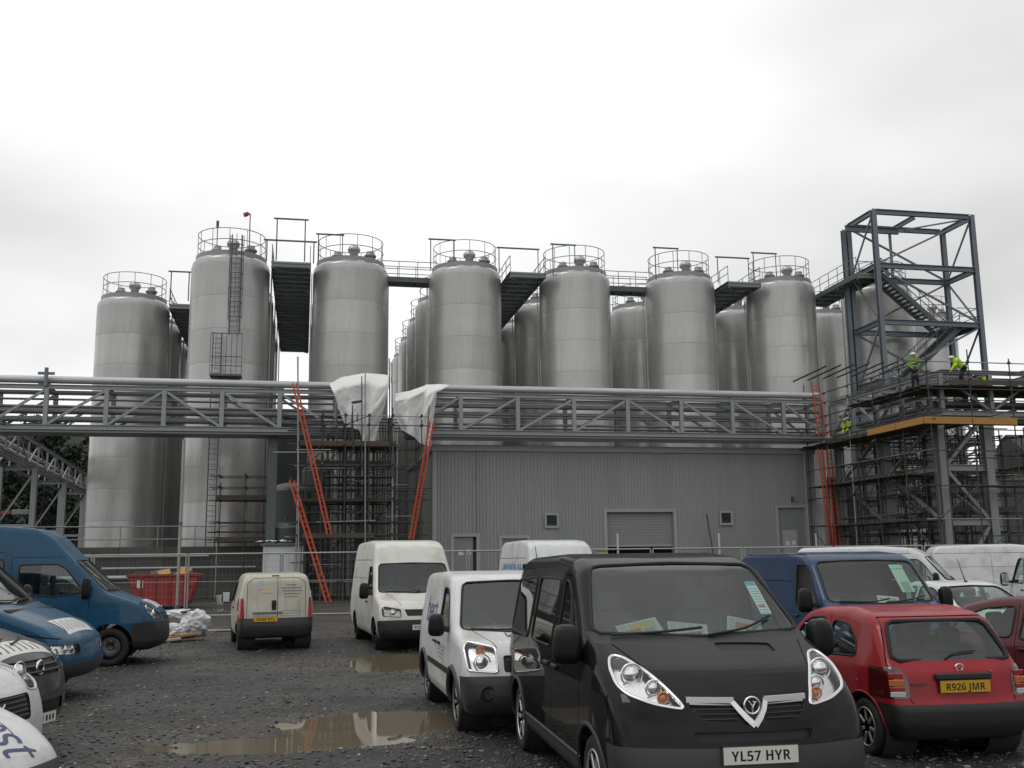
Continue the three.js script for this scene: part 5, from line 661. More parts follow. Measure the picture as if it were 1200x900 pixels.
// ---- black crew van, the nearest vehicle
const blackPaint = phys(lin(0.004, 0.004, 0.0045), 0.6, { specularIntensity: 0.1, clearcoat: 0.42, clearcoatRoughness: 0.03, map: paintDirt });
const vivaro = {
  scale: 1.025, L: 4.78, W: 1.9, H: 1.96, res: 0.035, bowF: 0.3, bowR: 0.05, k: 0.12, pr: 0.1, paint: blackPaint, wr: 0.325, wheels: [0.9, 4.0], inset: 0.13, archR: 0.375, lip: 0.02, rimM: std(lin(0.5), 0.35, 0.7),
  prof: [[0.16, 0.2], [0.03, 0.32], [0, 0.5], [0.03, 0.72], [0.13, 0.93], [0.4, 1.12], [1.0, 1.33], [1.72, 1.84], [2.05, 1.92], [2.7, 1.96], [4.3, 1.93], [4.66, 1.85], [4.74, 1.3], [4.78, 0.9], [4.78, 0.42], [4.68, 0.22]],
  hw: [[0.2, 0.86], [0.34, 0.93], [0.6, 0.95], [0.98, 0.945], [1.2, 0.92], [1.95, 0.77]], plan: [[0, 0.88], [0.35, 0.96], [0.9, 1], [4.3, 1], [4.78, 0.96]],
  cabin: { s: 1.28, dash: 1.22, bulk: 0, rear: 3.1 }, mirror: { s: 1.22, y: 1.2, w: 0.21, h: 0.28, out: 0.11 },
  cuts: [
    { n: 'headlight', view: 'front', lamp: 1, mirror: 1, s: [0, 1.1], r: 0.05, depth: 0.06, bez: 0.014, poly: [[0.44, 0.9], [0.53, 1.03], [0.62, 1.13], [0.72, 1.205], [0.8, 1.215], [0.845, 1.15], [0.84, 1.04], [0.79, 0.985], [0.64, 0.93]], bulbs: [[0.71, 1.1, 0.062], [0.6, 1.02, 0.045], [0.56, 0.965, 0.03, amber]] },
    { n: 'grille', view: 'front', s: [0, 0.6], mirror: 1, poly: [[0.02, 0.8], [0.34, 0.84], [0.41, 0.9], [0.41, 0.945], [0.05, 0.925], [0.02, 0.9]], m: black, off: -0.03 },
    { n: 'lower_grille', view: 'front', s: [0, 0.5], poly: rect(-0.42, 0.705, 0.42, 0.77), r: 0.03, m: black, off: -0.03 },
    { n: 'front_bumper', view: 'sy', poly: [[-0.2, 0.1], [0.52, 0.1], [0.5, 0.66], [-0.2, 0.67]], m: greyPl },
    { n: 'rear_bumper', view: 'sy', poly: [[4.42, 0.1], [5, 0.1], [5, 0.56], [4.44, 0.56]], m: greyPl },
    { n: 'sill_trim', view: 'side', poly: [[1.3, 0.1], [3.6, 0.1], [3.6, 0.42], [1.3, 0.42]], m: greyPl },
    ...screenCuts(1.35, 1.85, 0.84, 0.7, [0.5, 2.1], glass, 0.03),
    { n: 'side_window', view: 'side', glass: 1, r: 0.06, poly: [[1.62, 1.22], [1.83, 1.62], [2.02, 1.73], [2.16, 1.73], [2.16, 1.2]], m: glass, off: -0.006, seal: 0.012 },
    { n: 'quarter_light', view: 'side', glass: 1, r: 0.02, poly: [[1.34, 1.28], [1.57, 1.26], [1.76, 1.57], [1.72, 1.58]], m: glass, off: -0.006, seal: 0.01 },
    { n: 'side_window', view: 'side', glass: 1, r: 0.07, poly: rect(2.36, 1.16, 3.3, 1.74), m: glassDark, off: -0.003, seal: 0.012 },
    { n: 'side_window', view: 'side', glass: 1, r: 0.07, poly: [[3.48, 1.16], [4.5, 1.18], [4.5, 1.7], [3.48, 1.74]], m: glassDark, off: -0.003, seal: 0.012 },
    { n: 'bonnet_vent', view: 'top', poly: rect(0.02, 0.72, 0.46, 0.86), r: 0.03, m: black, off: -0.012 },
    { n: 'cowl', view: 'front', s: [0.5, 1.4], poly: [[-0.86, 1.285], [0, 1.27], [0.86, 1.285], [0.88, 1.36], [-0.88, 1.36]], m: plastic }, ...seams([[0.42, 0.68], [0.5, 0.98]]), ...seams([[1.22, 0.45], [1.22, 1.2]]), ...seams([[2.25, 0.45], [2.25, 1.78], [1.95, 1.78]]), ...seams([[2.3, 0.98], [4.5, 0.98]]), ...seams([[3.42, 0.45], [3.42, 1.78]]),
    { n: 'tail_light', view: 'side', poly: rect(4.64, 0.9, 4.85, 1.5), m: redLens, off: 0.004 },
    { n: 'front_door', view: 'side', poly: [[1.26, 0.46], [2.22, 0.46], [2.22, 1.76], [1.95, 1.76], [1.26, 1.2]], r: 0.03, m: blackPaint },
    { n: 'sliding_door', view: 'side', poly: rect(2.28, 0.46, 3.38, 1.79), m: blackPaint },
    { n: 'bonnet', view: 'top', poly: [[-0.5, 0.28], [0.5, 0.28], [0.62, 0.6], [0.72, 0.93], [-0.72, 0.93], [-0.62, 0.6]], r: 0.05, m: blackPaint },
    ...seams([[-0.74, 0.96], [-0.63, 0.6], [-0.52, 0.26]], undefined, 0.01, 'top'), ...seams([[0.74, 0.96], [0.63, 0.6], [0.52, 0.26]], undefined, 0.01, 'top'),
  ],
  handles: [[1, 2.08, 1.02], [-1, 2.08, 1.02], [1, 2.42, 1.02], [-1, 2.42, 1.02]],
  wipers: [[[-0.72, 1.33], [-0.35, 1.345], [0.0, 1.37]], [[0.02, 1.32], [0.35, 1.36], [0.62, 1.44]]],
  plates: [{ view: 'front', y: 0.625, text: 'YL57 HYR', bg: W0, out: 0.02 }],
  extra: (a) => {
    const { sh, P, v } = a, silver = std(lin(0.72), 0.3, 0.35);
    const bar2 = (pts, w) => { const q = pts.map(([x, y]) => P(sh.front(x, y)).add(V(0, 0, 0.012))); const pos = [], idx = []; q.forEach((p, i) => { const d = (q[Math.min(i + 1, q.length - 1)]).clone().sub(q[Math.max(i - 1, 0)]).normalize(), n = V(-d.y, d.x, 0).multiplyScalar(w / 2); for (const k of [[1, 0], [-1, 0], [1, -0.025], [-1, -0.025]]) pos.push(p.x + n.x * k[0], p.y + n.y * k[0], p.z + k[1]); if (i) { const b = i * 4, c = b - 4; idx.push(c, c + 1, b + 1, c, b + 1, b, c + 2, c, b, c + 2, b, b + 2, c + 1, c + 3, b + 3, c + 1, b + 3, b + 1); } }); const g = new THREE.BufferGeometry(); g.setAttribute('position', new THREE.Float32BufferAttribute(pos, 3)); g.setIndex(idx); const h = g.toNonIndexed(); h.computeVertexNormals(); part('grille_bar', h, Object.assign(silver, { side: THREE.DoubleSide }), v); };
    for (const s of [-1, 1]) { bar2([0.43, 0.33, 0.24, 0.15, 0.11].map((x) => [s * x, 0.955 + (0.43 - x) * -0.02]), 0.05); bar2([[s * 0.125, 0.955], [s * 0.09, 0.9], [s * 0.05, 0.85], [s * 0.0, 0.8]], 0.04); }
    for (const y of [0.84, 0.87, 0.9]) for (const s of [-1, 1]) { const q = [0.1, 0.2, 0.3, 0.38].map((x) => P(sh.front(s * x, y)).add(V(0, 0, -0.012))); part('grille_slat', new THREE.TubeGeometry(new THREE.CatmullRomCurve3(q), 8, 0.007, 5), plastic, v); }
    const c = P(sh.front(0, 0.925)); const e = part('emblem', new THREE.CylinderGeometry(0.056, 0.056, 0.03, 28), black, v, c.clone().add(V(0, 0, 0.02))); e.rotation.x = Math.PI / 2; part('emblem_ring', new THREE.TorusGeometry(0.054, 0.008, 8, 32), chrome, v, c.clone().add(V(0, 0, 0.036)));
    const gr = []; for (const [x, y, l, r] of [[-0.012, 0.012, 0.035, 0.6], [0.012, 0.0, 0.045, -0.5], [0, -0.02, 0.05, 0.15], [0.02, 0.022, 0.02, 1.3]]) { const g = new THREE.CapsuleGeometry(0.006, l, 4, 8); g.rotateZ(r); g.translate(x, y, 0); gr.push(g); } part('emblem_figure', mergeGeometries(gr), chrome, v, c.clone().add(V(0, 0, 0.037)));
    // papers on the dash and a disc in the corner of the screen
    const paper = (x, s, w, d, ry, draw) => { const o = part('newspaper', new RoundedBoxGeometry(w, 0.016, d, 2, 0.006), canvasMat(256, 160, draw, 0.8), v, V(x, 1.35, a.L / 2 - s)); o.rotation.set(0.75, ry, 0); };
    const lines = (x, w, h) => { x.fillStyle = '#8f908c'; x.fillRect(0, 0, w, h); x.fillStyle = '#5c5e5e'; for (let y = 16; y < h - 8; y += 12) for (let k = 10; k < w - 20; k += 58) x.fillRect(k, y, 46, 4); };
    paper(-0.42, 1.27, 0.36, 0.2, 0.25, (x, w, h) => { lines(x, w, h); x.fillStyle = '#8f8436'; x.fillRect(90, 14, 110, 60); x.fillStyle = '#7d4038'; x.fillRect(40, 60, 90, 46); x.fillStyle = '#55704e'; x.fillRect(150, 80, 60, 40); }); paper(-0.05, 1.22, 0.32, 0.15, -0.15, lines); paper(0.45, 1.3, 0.28, 0.2, -0.3, (x, w, h) => { lines(x, w, h); x.fillStyle = '#7d4a42'; x.fillRect(60, 40, 100, 60); });
    const st = canvasMat(64, 160, (x, w, h) => { x.fillStyle = '#b9c4c6'; x.fillRect(0, 0, w, h); x.fillStyle = '#5a8fa8'; x.fillRect(0, 0, w, 22); x.fillStyle = '#7d8a90'; for (let y = 34; y < h; y += 13) x.fillRect(6, y, w - 14, 5); x.fillStyle = '#b14a3a'; x.fillRect(8, 118, 40, 12); }); decal(a, 'front', [0.58, 1.47, 0.68, 1.72], st, 1, 'permit_sticker', -0.012);
    for (const s of [-1, 1]) { const pts = [1.2, 1.6, 2.0, 2.4, 2.8, 3.2, 3.58].map((q) => P(sh.side(s, q, 0.435)).add(V(s * 0.004, 0, 0))); part('side_moulding', new THREE.TubeGeometry(new THREE.CatmullRomCurve3(pts), 20, 0.013, 6), greyPl, v); }
  },
};
makeVehicle('crew_van', 'glossy black crew van with silver V grille and pale number plate', 'van', vivaro, [1.25, 9.68, 170.5]);

// ---- white city van with lettering
const whiteP = paint(0.6, 0.61, 0.62), creamP = paint(0.6, 0.6, 0.565), whiteP2 = paint(0.58, 0.6, 0.62);
const connectCuts = (o = {}) => [
  { n: 'headlight', view: 'front', lamp: 1, mirror: 1, s: [0, 0.9], r: 0.03, depth: 0.05, bez: 0.014, poly: [[0.5, 0.72], [0.82, 0.74], [0.84, 0.98], [0.79, 1.04], [0.5, 0.98]], bulbs: [[0.66, 0.82, 0.075], [0.66, 0.94, 0.04, amber]] },
  { n: 'grille', view: 'front', s: [0, 0.6], poly: rect(-0.43, 0.72, 0.43, 0.9), r: 0.04, m: black, off: -0.02 },
  { n: 'front_bumper', view: 'sy', poly: [[-0.2, 0.1], [0.42, 0.1], [0.46, 0.66], [-0.2, 0.7]], m: greyPl }, { n: 'rear_bumper', view: 'sy', poly: [[4.0, 0.1], [5, 0.1], [5, 0.56], [4.02, 0.56]], m: greyPl },
  ...screenCuts(1.14, 1.68, 0.77, 0.64, [0.5, 2.1], glass, 0.04),
  { n: 'side_window', view: 'side', glass: 1, r: 0.06, poly: [[1.28, 1.1], [1.66, 1.5], [1.82, 1.6], [2.16, 1.62], [2.16, 1.1]], m: glass, off: -0.006, seal: 0.014 },
  { n: 'side_strip', view: 'side', poly: rect(1.2, 0.6, 3.1, 0.67), m: plastic, off: 0.008 },
  ...seams([[1.16, 0.4], [1.16, 1.1]]), ...seams([[2.26, 0.4], [2.26, 1.7]]), ...seams([[3.2, 0.5], [3.2, 1.7]]),
  { n: 'front_door', view: 'side', poly: [[1.19, 0.38], [2.24, 0.38], [2.24, 1.66], [1.8, 1.66], [1.19, 1.1]], r: 0.03 },
  ...seams([[-0.68, 1.02], [-0.48, 0.25]], undefined, 0.01, 'top'), ...seams([[0.68, 1.02], [0.48, 0.25]], undefined, 0.01, 'top'),
  { n: 'tail_light', view: 'side', poly: rect(4.12, 0.8, 4.4, 1.3), m: redLens, off: 0.004 }, ...(o.more ?? []),
];
const connect = { L: 4.28, W: 1.8, H: 1.82, res: 0.045, bowF: 0.2, bowR: 0.05, k: 0.1, pr: 0.09, paint: whiteP, wr: 0.315, wheels: [0.86, 3.5], inset: 0.14, archR: 0.385, lip: 0.034, lipM: greyPl,
  prof: [[0.14, 0.22], [0, 0.38], [0, 0.62], [0.08, 0.86], [0.26, 1.02], [1.0, 1.16], [1.68, 1.7], [2.0, 1.78], [2.7, 1.82], [4.05, 1.78], [4.2, 1.7], [4.26, 1.0], [4.28, 0.5], [4.2, 0.26]],
  hw: [[0.22, 0.82], [0.4, 0.89], [0.7, 0.9], [1.05, 0.88], [1.8, 0.75]], plan: [[0, 0.9], [0.3, 0.97], [0.8, 1], [4, 1], [4.28, 0.97]], cabin: { s: 1.22, dash: 1.06, bulk: 2.35 }, mirror: { s: 1.33, y: 1.12, w: 0.18, h: 0.26, out: 0.16 },
  cuts: connectCuts(), handles: [[1, 2.05, 0.92], [-1, 2.05, 0.92], [-1, 2.4, 0.92]], wipers: [[[-0.66, 1.14], [-0.2, 1.13], [0.1, 1.16]], [[0.0, 1.11], [0.35, 1.14], [0.64, 1.17]]],
  extra: (a) => {
    const { sh, P, v } = a; decal(a, 'side', [3.7, 1.05, 2.35, 1.52], alphaMat(512, 200, (x, w, h) => { x.fillStyle = '#3b3f78'; x.font = '190px sans-serif'; x.textAlign = 'center'; x.textBaseline = 'middle'; x.fillText('best', w / 2, h / 2); }), -1);
    decal(a, 'side', [2.15, 0.74, 1.35, 0.92], alphaMat(256, 64, (x) => { x.fillStyle = '#85888e'; for (let y = 8; y < 60; y += 17) x.fillRect(14, y, 225 - y * 2, 5); }), -1, 'small_print');
    const b = alphaMat(256, 200, (x, w, h) => { x.strokeStyle = '#2c3166'; x.lineWidth = 13; x.lineCap = 'round'; x.beginPath(); x.moveTo(60, 40); x.lineTo(60, 120); x.quadraticCurveTo(70, 160, 130, 155); x.stroke(); x.beginPath(); x.ellipse(140, 120, 66, 40, 0, 0, 7); x.stroke(); }); bonnetPrint(a, b, -0.18, 0.62, 0.4, 0.34);
    const an = P(sh.top(0.45, 1.95)); part('aerial', new THREE.CylinderGeometry(0.004, 0.009, 0.42, 6), black, v, an.clone().add(V(-0.01, 0.2, -0.1))).rotation.x = -0.5; part('aerial_base', new THREE.SphereGeometry(0.03, 10, 8), black, v, an);
    const f = P(sh.front(0.62, 0.5)); for (const s of [-1, 1]) { const g = part('fog_light', new THREE.TorusGeometry(0.07, 0.018, 8, 24), black, v, V(s * f.x, f.y, f.z)); part('fog_lens', new THREE.CircleGeometry(0.065, 20), std(lin(0.1), 0.15, 0.5), v, V(s * f.x, f.y, f.z + 0.006)); }
    for (const y of [0.76, 0.8, 0.84]) part('grille_slat', new THREE.TubeGeometry(new THREE.CatmullRomCurve3([-0.38, -0.15, 0.15, 0.38].map((x) => P(sh.front(x, y)).add(V(0, 0, -0.006)))), 12, 0.008, 5), plastic, v); const eb = part('emblem', new THREE.CylinderGeometry(0.055, 0.055, 0.02, 24), std(lin(0.02, 0.04, 0.2), 0.2), v, P(sh.front(0, 0.84)).add(V(0, 0, 0.01))); eb.rotation.x = Math.PI / 2; eb.scale.x = 1.9;
    const g2 = part('green_vest', new THREE.SphereGeometry(0.2, 16, 12), std(lin(0.4, 0.62, 0.5), 0.8), v, V(0.2, 1.12, a.L / 2 - 1.25)); g2.scale.set(1, 0.55, 0.6);
  } };
function bonnetPrint(a, m, x, s, w, l, name = 'lettering', turn = 0) { // print on the upward faces
  const { sh, L, v } = a, N = 12, pos = [], nor = [], uv = [], idx = []; for (let j = 0; j <= N; j++) for (let i = 0; i <= N; i++) { const u = i / N - 0.5, t = j / N - 0.5, c = Math.cos(turn), k = Math.sin(turn), X = x + (u * c - t * k) * w, S = s - (u * k + t * c) * l; let q = null; for (let f = 1; !q; f *= 0.93) q = sh.top(X * f, S + (1 - f) * 0.3); const n = sh.grad(q); pos.push(q[0] + n[0] * 0.004, q[1] + n[1] * 0.004, L / 2 - q[2] - n[2] * 0.004); nor.push(n[0], n[1], -n[2]); uv.push(i / N, 1 - j / N); }
  for (let j = 0; j < N; j++) for (let i = 0; i < N; i++) { const p = j * (N + 1) + i; idx.push(p, p + 1, p + N + 2, p, p + N + 2, p + N + 1); } const g = new THREE.BufferGeometry(); g.setAttribute('position', new THREE.Float32BufferAttribute(pos, 3)); g.setAttribute('normal', new THREE.Float32BufferAttribute(nor, 3)); g.setAttribute('uv', new THREE.Float32BufferAttribute(uv, 2)); g.setIndex(facing(pos, nor, idx)); m.side = THREE.DoubleSide; part(name, g, m, v);
}
makeVehicle('panel_van', 'small white van with dark lettering on its side and bonnet beside the black van', 'van', connect, [-0.14, 13.97, 167.8]);

// ---- white high roof vans
const transit = (o = {}) => ({ L: o.L ?? 5.2, W: 1.97, H: o.H ?? 2.45, res: o.res ?? 0.055, bowF: 0.18, bowR: 0.04, k: 0.1, pr: 0.09, paint: o.paint ?? creamP, wr: 0.33, wheels: [0.95, (o.L ?? 5.2) - 1.0], inset: 0.14, archR: 0.385, cover: 'steel', yc: 0.75, rimM: std(lin(0.45), 0.5, 0.3),
  prof: o.prof ?? [[0.14, 0.24], [0, 0.4], [0, 0.62], [0.06, 0.88], [0.24, 1.05], [0.95, 1.24], [1.5, 1.92], [1.72, 2.28], [2.05, 2.4], [2.8, 2.45], [4.95, 2.42], [5.14, 2.3], [5.18, 1.0], [5.2, 0.45], [5.1, 0.27]],
  hw: [[0.24, 0.92], [0.4, 0.97], [0.7, 0.985], [1.1, 0.97], [1.9, 0.88], [2.4, 0.8]], plan: [[0, 0.9], [0.3, 0.97], [0.9, 1], [5, 1], [5.3, 0.98]], cabin: { s: 1.15, dash: 1.16, bulk: 2.3 }, mirror: { s: 1.3, y: 1.2, w: 0.2, h: 0.34, out: 0.19 },
  cuts: [
    { n: 'headlight', view: 'front', lamp: 1, mirror: 1, s: [0, 0.9], r: 0.03, depth: 0.05, bez: 0.008, bezM: black, bowl: std(lin(0.35), 0.25, 0.9), poly: [[0.5, 0.74], [0.88, 0.76], [0.9, 0.92], [0.84, 0.96], [0.5, 0.9]], bulbs: [[0.66, 0.83, 0.06]] },
    { n: 'grille', view: 'front', s: [0, 0.6], poly: [[-0.36, 0.76], [0.36, 0.76], [0.42, 0.9], [-0.42, 0.9]], r: 0.03, m: black, off: -0.02 },
    { n: 'front_bumper', view: 'sy', poly: [[-0.2, 0.1], [0.52, 0.1], [0.5, 0.64], [-0.2, 0.7]], m: plastic }, { n: 'rear_bumper', view: 'sy', poly: [[(o.L ?? 5.2) - 0.3, 0.1], [6.5, 0.1], [6.5, 0.56], [(o.L ?? 5.2) - 0.3, 0.56]], m: plastic },
    ...screenCuts(o.wy?.[0] ?? 1.25, o.wy?.[1] ?? 1.88, 0.85, 0.78, [0.5, 2.0], glass, 0.03),
    { n: 'side_window', view: 'side', glass: 1, r: 0.05, poly: [[1.25, 1.2], [1.55, 1.66], [1.72, 1.82], [2.12, 1.82], [2.12, 1.18]], m: glass, off: -0.006, seal: 0.014 },
    ...(o.cuts ?? []),
    ...seams([[1.14, 0.4], [1.14, 1.2]]), ...seams([[2.22, 0.4], [2.22, 1.95]]), ...seams([[2.3, 1.55], [4.9, 1.55]]), ...seams([[3.4, 0.4], [3.4, 1.95]]), ...seams([[1.9, 1.98], [5.1, 1.98]], undefined, 0.014),
    { n: 'front_door', view: 'side', poly: [[1.17, 0.38], [2.2, 0.38], [2.2, 1.9], [1.7, 1.9], [1.17, 1.2]], r: 0.03 },
    ...seams([[-0.7, 1.0], [-0.48, 0.2]], undefined, 0.01, 'top'), ...seams([[0.7, 1.0], [0.48, 0.2]], undefined, 0.01, 'top'),
  ],
  handles: [[1, 2.05, 1.02], [-1, 2.05, 1.02]], wipers: [[[-0.7, 1.26], [-0.2, 1.25], [0.1, 1.29]], [[0.0, 1.24], [0.35, 1.26], [0.72, 1.32]]], plates: o.plates ?? [], extra: o.extra });
makeVehicle('panel_van', 'cream white high roof van parked by the fence, front facing the lot', 'van', transit({ plates: [{ view: 'front', y: 0.52, text: 'P256 KDM', bg: W0 }] }), [-2.7, 25.45, 164]);
makeVehicle('panel_van', 'white high roof van with blue lettering along its side, behind the small white van', 'van', transit({ paint: whiteP2, extra: (a) => decal(a, 'side', [4.6, 1.55, 1.9, 1.95], text('MAWN ALL', '#2f7db0', 'bold 92px sans-serif'), -1) }), [1.0, 27.6, 167]);
// ---- small dirty white van seen from behind
{ const dirty = paint(0.57, 0.57, 0.54, { map: dataTex(512, 512, (u, v) => { const d = vfb(u, v, 5, 81) * 0.5 + (hash(u * 512 | 0, v * 512 | 0, 5) > 0.95 ? 0.15 : 0) + Math.max(0, vn(u, v, 60, 9, 83) - 0.5) * 0.4, n = 255 * (1 - 0.35 * d); return [n, n * 0.985, n * 0.93]; }, true) });
  const a = makeVehicle('panel_van', 'small dirty white van seen from behind with orange and yellow logo', 'van', { L: 3.86, W: 1.7, H: 1.72, res: 0.045, bowF: 0.2, bowR: 0.1, k: 0.14, paint: dirty, wr: 0.3, wheels: [0.75, 3.28], inset: 0.13, archR: 0.35, cover: 'steel', rimM: rimDark,
    prof: [[0.12, 0.22], [0, 0.4], [0.02, 0.65], [0.2, 0.95], [0.9, 1.12], [1.55, 1.62], [1.9, 1.7], [2.6, 1.72], [3.55, 1.69], [3.72, 1.58], [3.8, 1.0], [3.86, 0.5], [3.78, 0.27]], hw: [[0.22, 0.8], [0.45, 0.85], [0.8, 0.85], [1.1, 0.83], [1.7, 0.7]], plan: [[0, 0.9], [0.4, 0.98], [0.9, 1], [3.4, 1], [3.86, 0.95]], cabin: { s: 1.15, dash: 1.0, bulk: 2.2 }, mirror: { s: 1.25, y: 1.05, w: 0.19, h: 0.28, out: 0.16 },
    cuts: [
      { n: 'tail_light', view: 'rear', mirror: 1, s: [3.3, 4], poly: [[0.7, 0.72], [0.84, 0.72], [0.84, 1.16], [0.72, 1.16]], r: 0.03, m: redLens, off: 0.006 },
      { n: 'rear_bumper', view: 'sy', poly: [[3.55, 0.1], [4.2, 0.1], [4.2, 0.5], [3.55, 0.5]], m: greyPl }, { n: 'corner_guard', view: 'sy', poly: [[3.5, 0.5], [3.88, 0.5], [3.88, 0.72], [3.5, 0.72]], m: greyPl, s: [3.4, 4] , },
      { n: 'front_bumper', view: 'sy', poly: [[-0.2, 0.1], [0.4, 0.1], [0.4, 0.6], [-0.2, 0.6]], m: greyPl }, ...screenCuts(1.1, 1.58, 0.72, 0.6, [0.5, 1.9]),
      { n: 'side_window', view: 'side', glass: 1, r: 0.05, poly: [[1.15, 1.06], [1.5, 1.4], [1.7, 1.5], [2.0, 1.52], [2.0, 1.05]], m: glass, off: -0.006, seal: 0.012 },
      ...seams([[-0.02, 0.5], [-0.02, 1.62]], undefined, 0.012, 'rear').map((c) => ({ ...c, s: [3, 4] })), ...seams([[-0.66, 0.52], [-0.64, 1.5], [-0.5, 1.6], [0.5, 1.6], [0.64, 1.5], [0.66, 0.52]], undefined, 0.012, 'rear').map((c) => ({ ...c, s: [3, 4] })), ...seams([[2.06, 0.4], [2.06, 1.6]]), ...seams([[1.1, 0.4], [1.1, 1.05]]),
      { n: 'rear_door', view: 'rear', s: [3.2, 4], poly: [[-0.64, 0.53], [-0.03, 0.53], [-0.03, 1.59], [-0.5, 1.59], [-0.62, 1.5]] }, { n: 'rear_door', view: 'rear', s: [3.2, 4], poly: [[0.64, 0.53], [-0.01, 0.53], [-0.01, 1.59], [0.5, 1.59], [0.62, 1.5]] },
    ], plates: [{ view: 'rear', y: 0.7, x: 0.24, text: 'SG60 KTL', bg: Y0, out: 0.02 }], handles: [[1, 1.95, 0.9], [-1, 1.95, 0.9]],
    extra: (a) => {
      const { sh, P, v } = a, h = P(sh.rear(0.08, 1.02)); part('rear_handle', new RoundedBoxGeometry(0.1, 0.22, 0.04, 3, 0.03), black, v, V(0.06, 1.0, h.z - 0.01)); box('high_brake_light', V(0.03, 1.645, P(sh.rear(0, 1.645)).z - 0.005), 0.16, 0.04, 0.03, std(lin(0.12, 0.04, 0.03), 0.3), v); box('plate_lamp_bar', V(0.2, 0.84, P(sh.rear(0.2, 0.84)).z - 0.015), 0.66, 0.035, 0.04, std(lin(0.15), 0.4), v);
      decal(a, 'rear', [0.52, 1.2, 0.0, 1.47], alphaMat(400, 200, (x) => { x.fillStyle = '#a9b3b8'; x.beginPath(); x.ellipse(190, 95, 170, 62, 0, 0, 7); x.fill(); x.font = 'bold 84px sans-serif'; x.fillStyle = '#d9602c'; x.fillText('av', 60, 118); x.fillStyle = '#c2a81e'; x.fillText('vale', 155, 118); x.fillStyle = '#c88a3a'; x.fillRect(150, 140, 140, 14); }), 1, 'logo');
      decal(a, 'rear', [-0.06, 1.12, -0.58, 1.48], alphaMat(256, 180, (x) => { x.fillStyle = '#4c5058'; [[80, 90], [20, 210], [30, 200], [50, 160], [55, 150]].forEach(([q, w], i) => { for (let k = q; k < q + w; k += 22) x.fillRect(k, 14 + i * 33, 17, 10); }); }), 1, 'small_print'); decal(a, 'rear', [-0.06, 0.72, -0.58, 0.9], alphaMat(256, 90, (x) => { x.fillStyle = '#8a8c8e'; for (let i = 0; i < 3; i++) for (let k = 20; k < 225; k += 20) x.fillRect(k, 10 + i * 28, 15, 7); }), 1, 'small_print');
    } }, [-5.95, 25.4, -18]); }
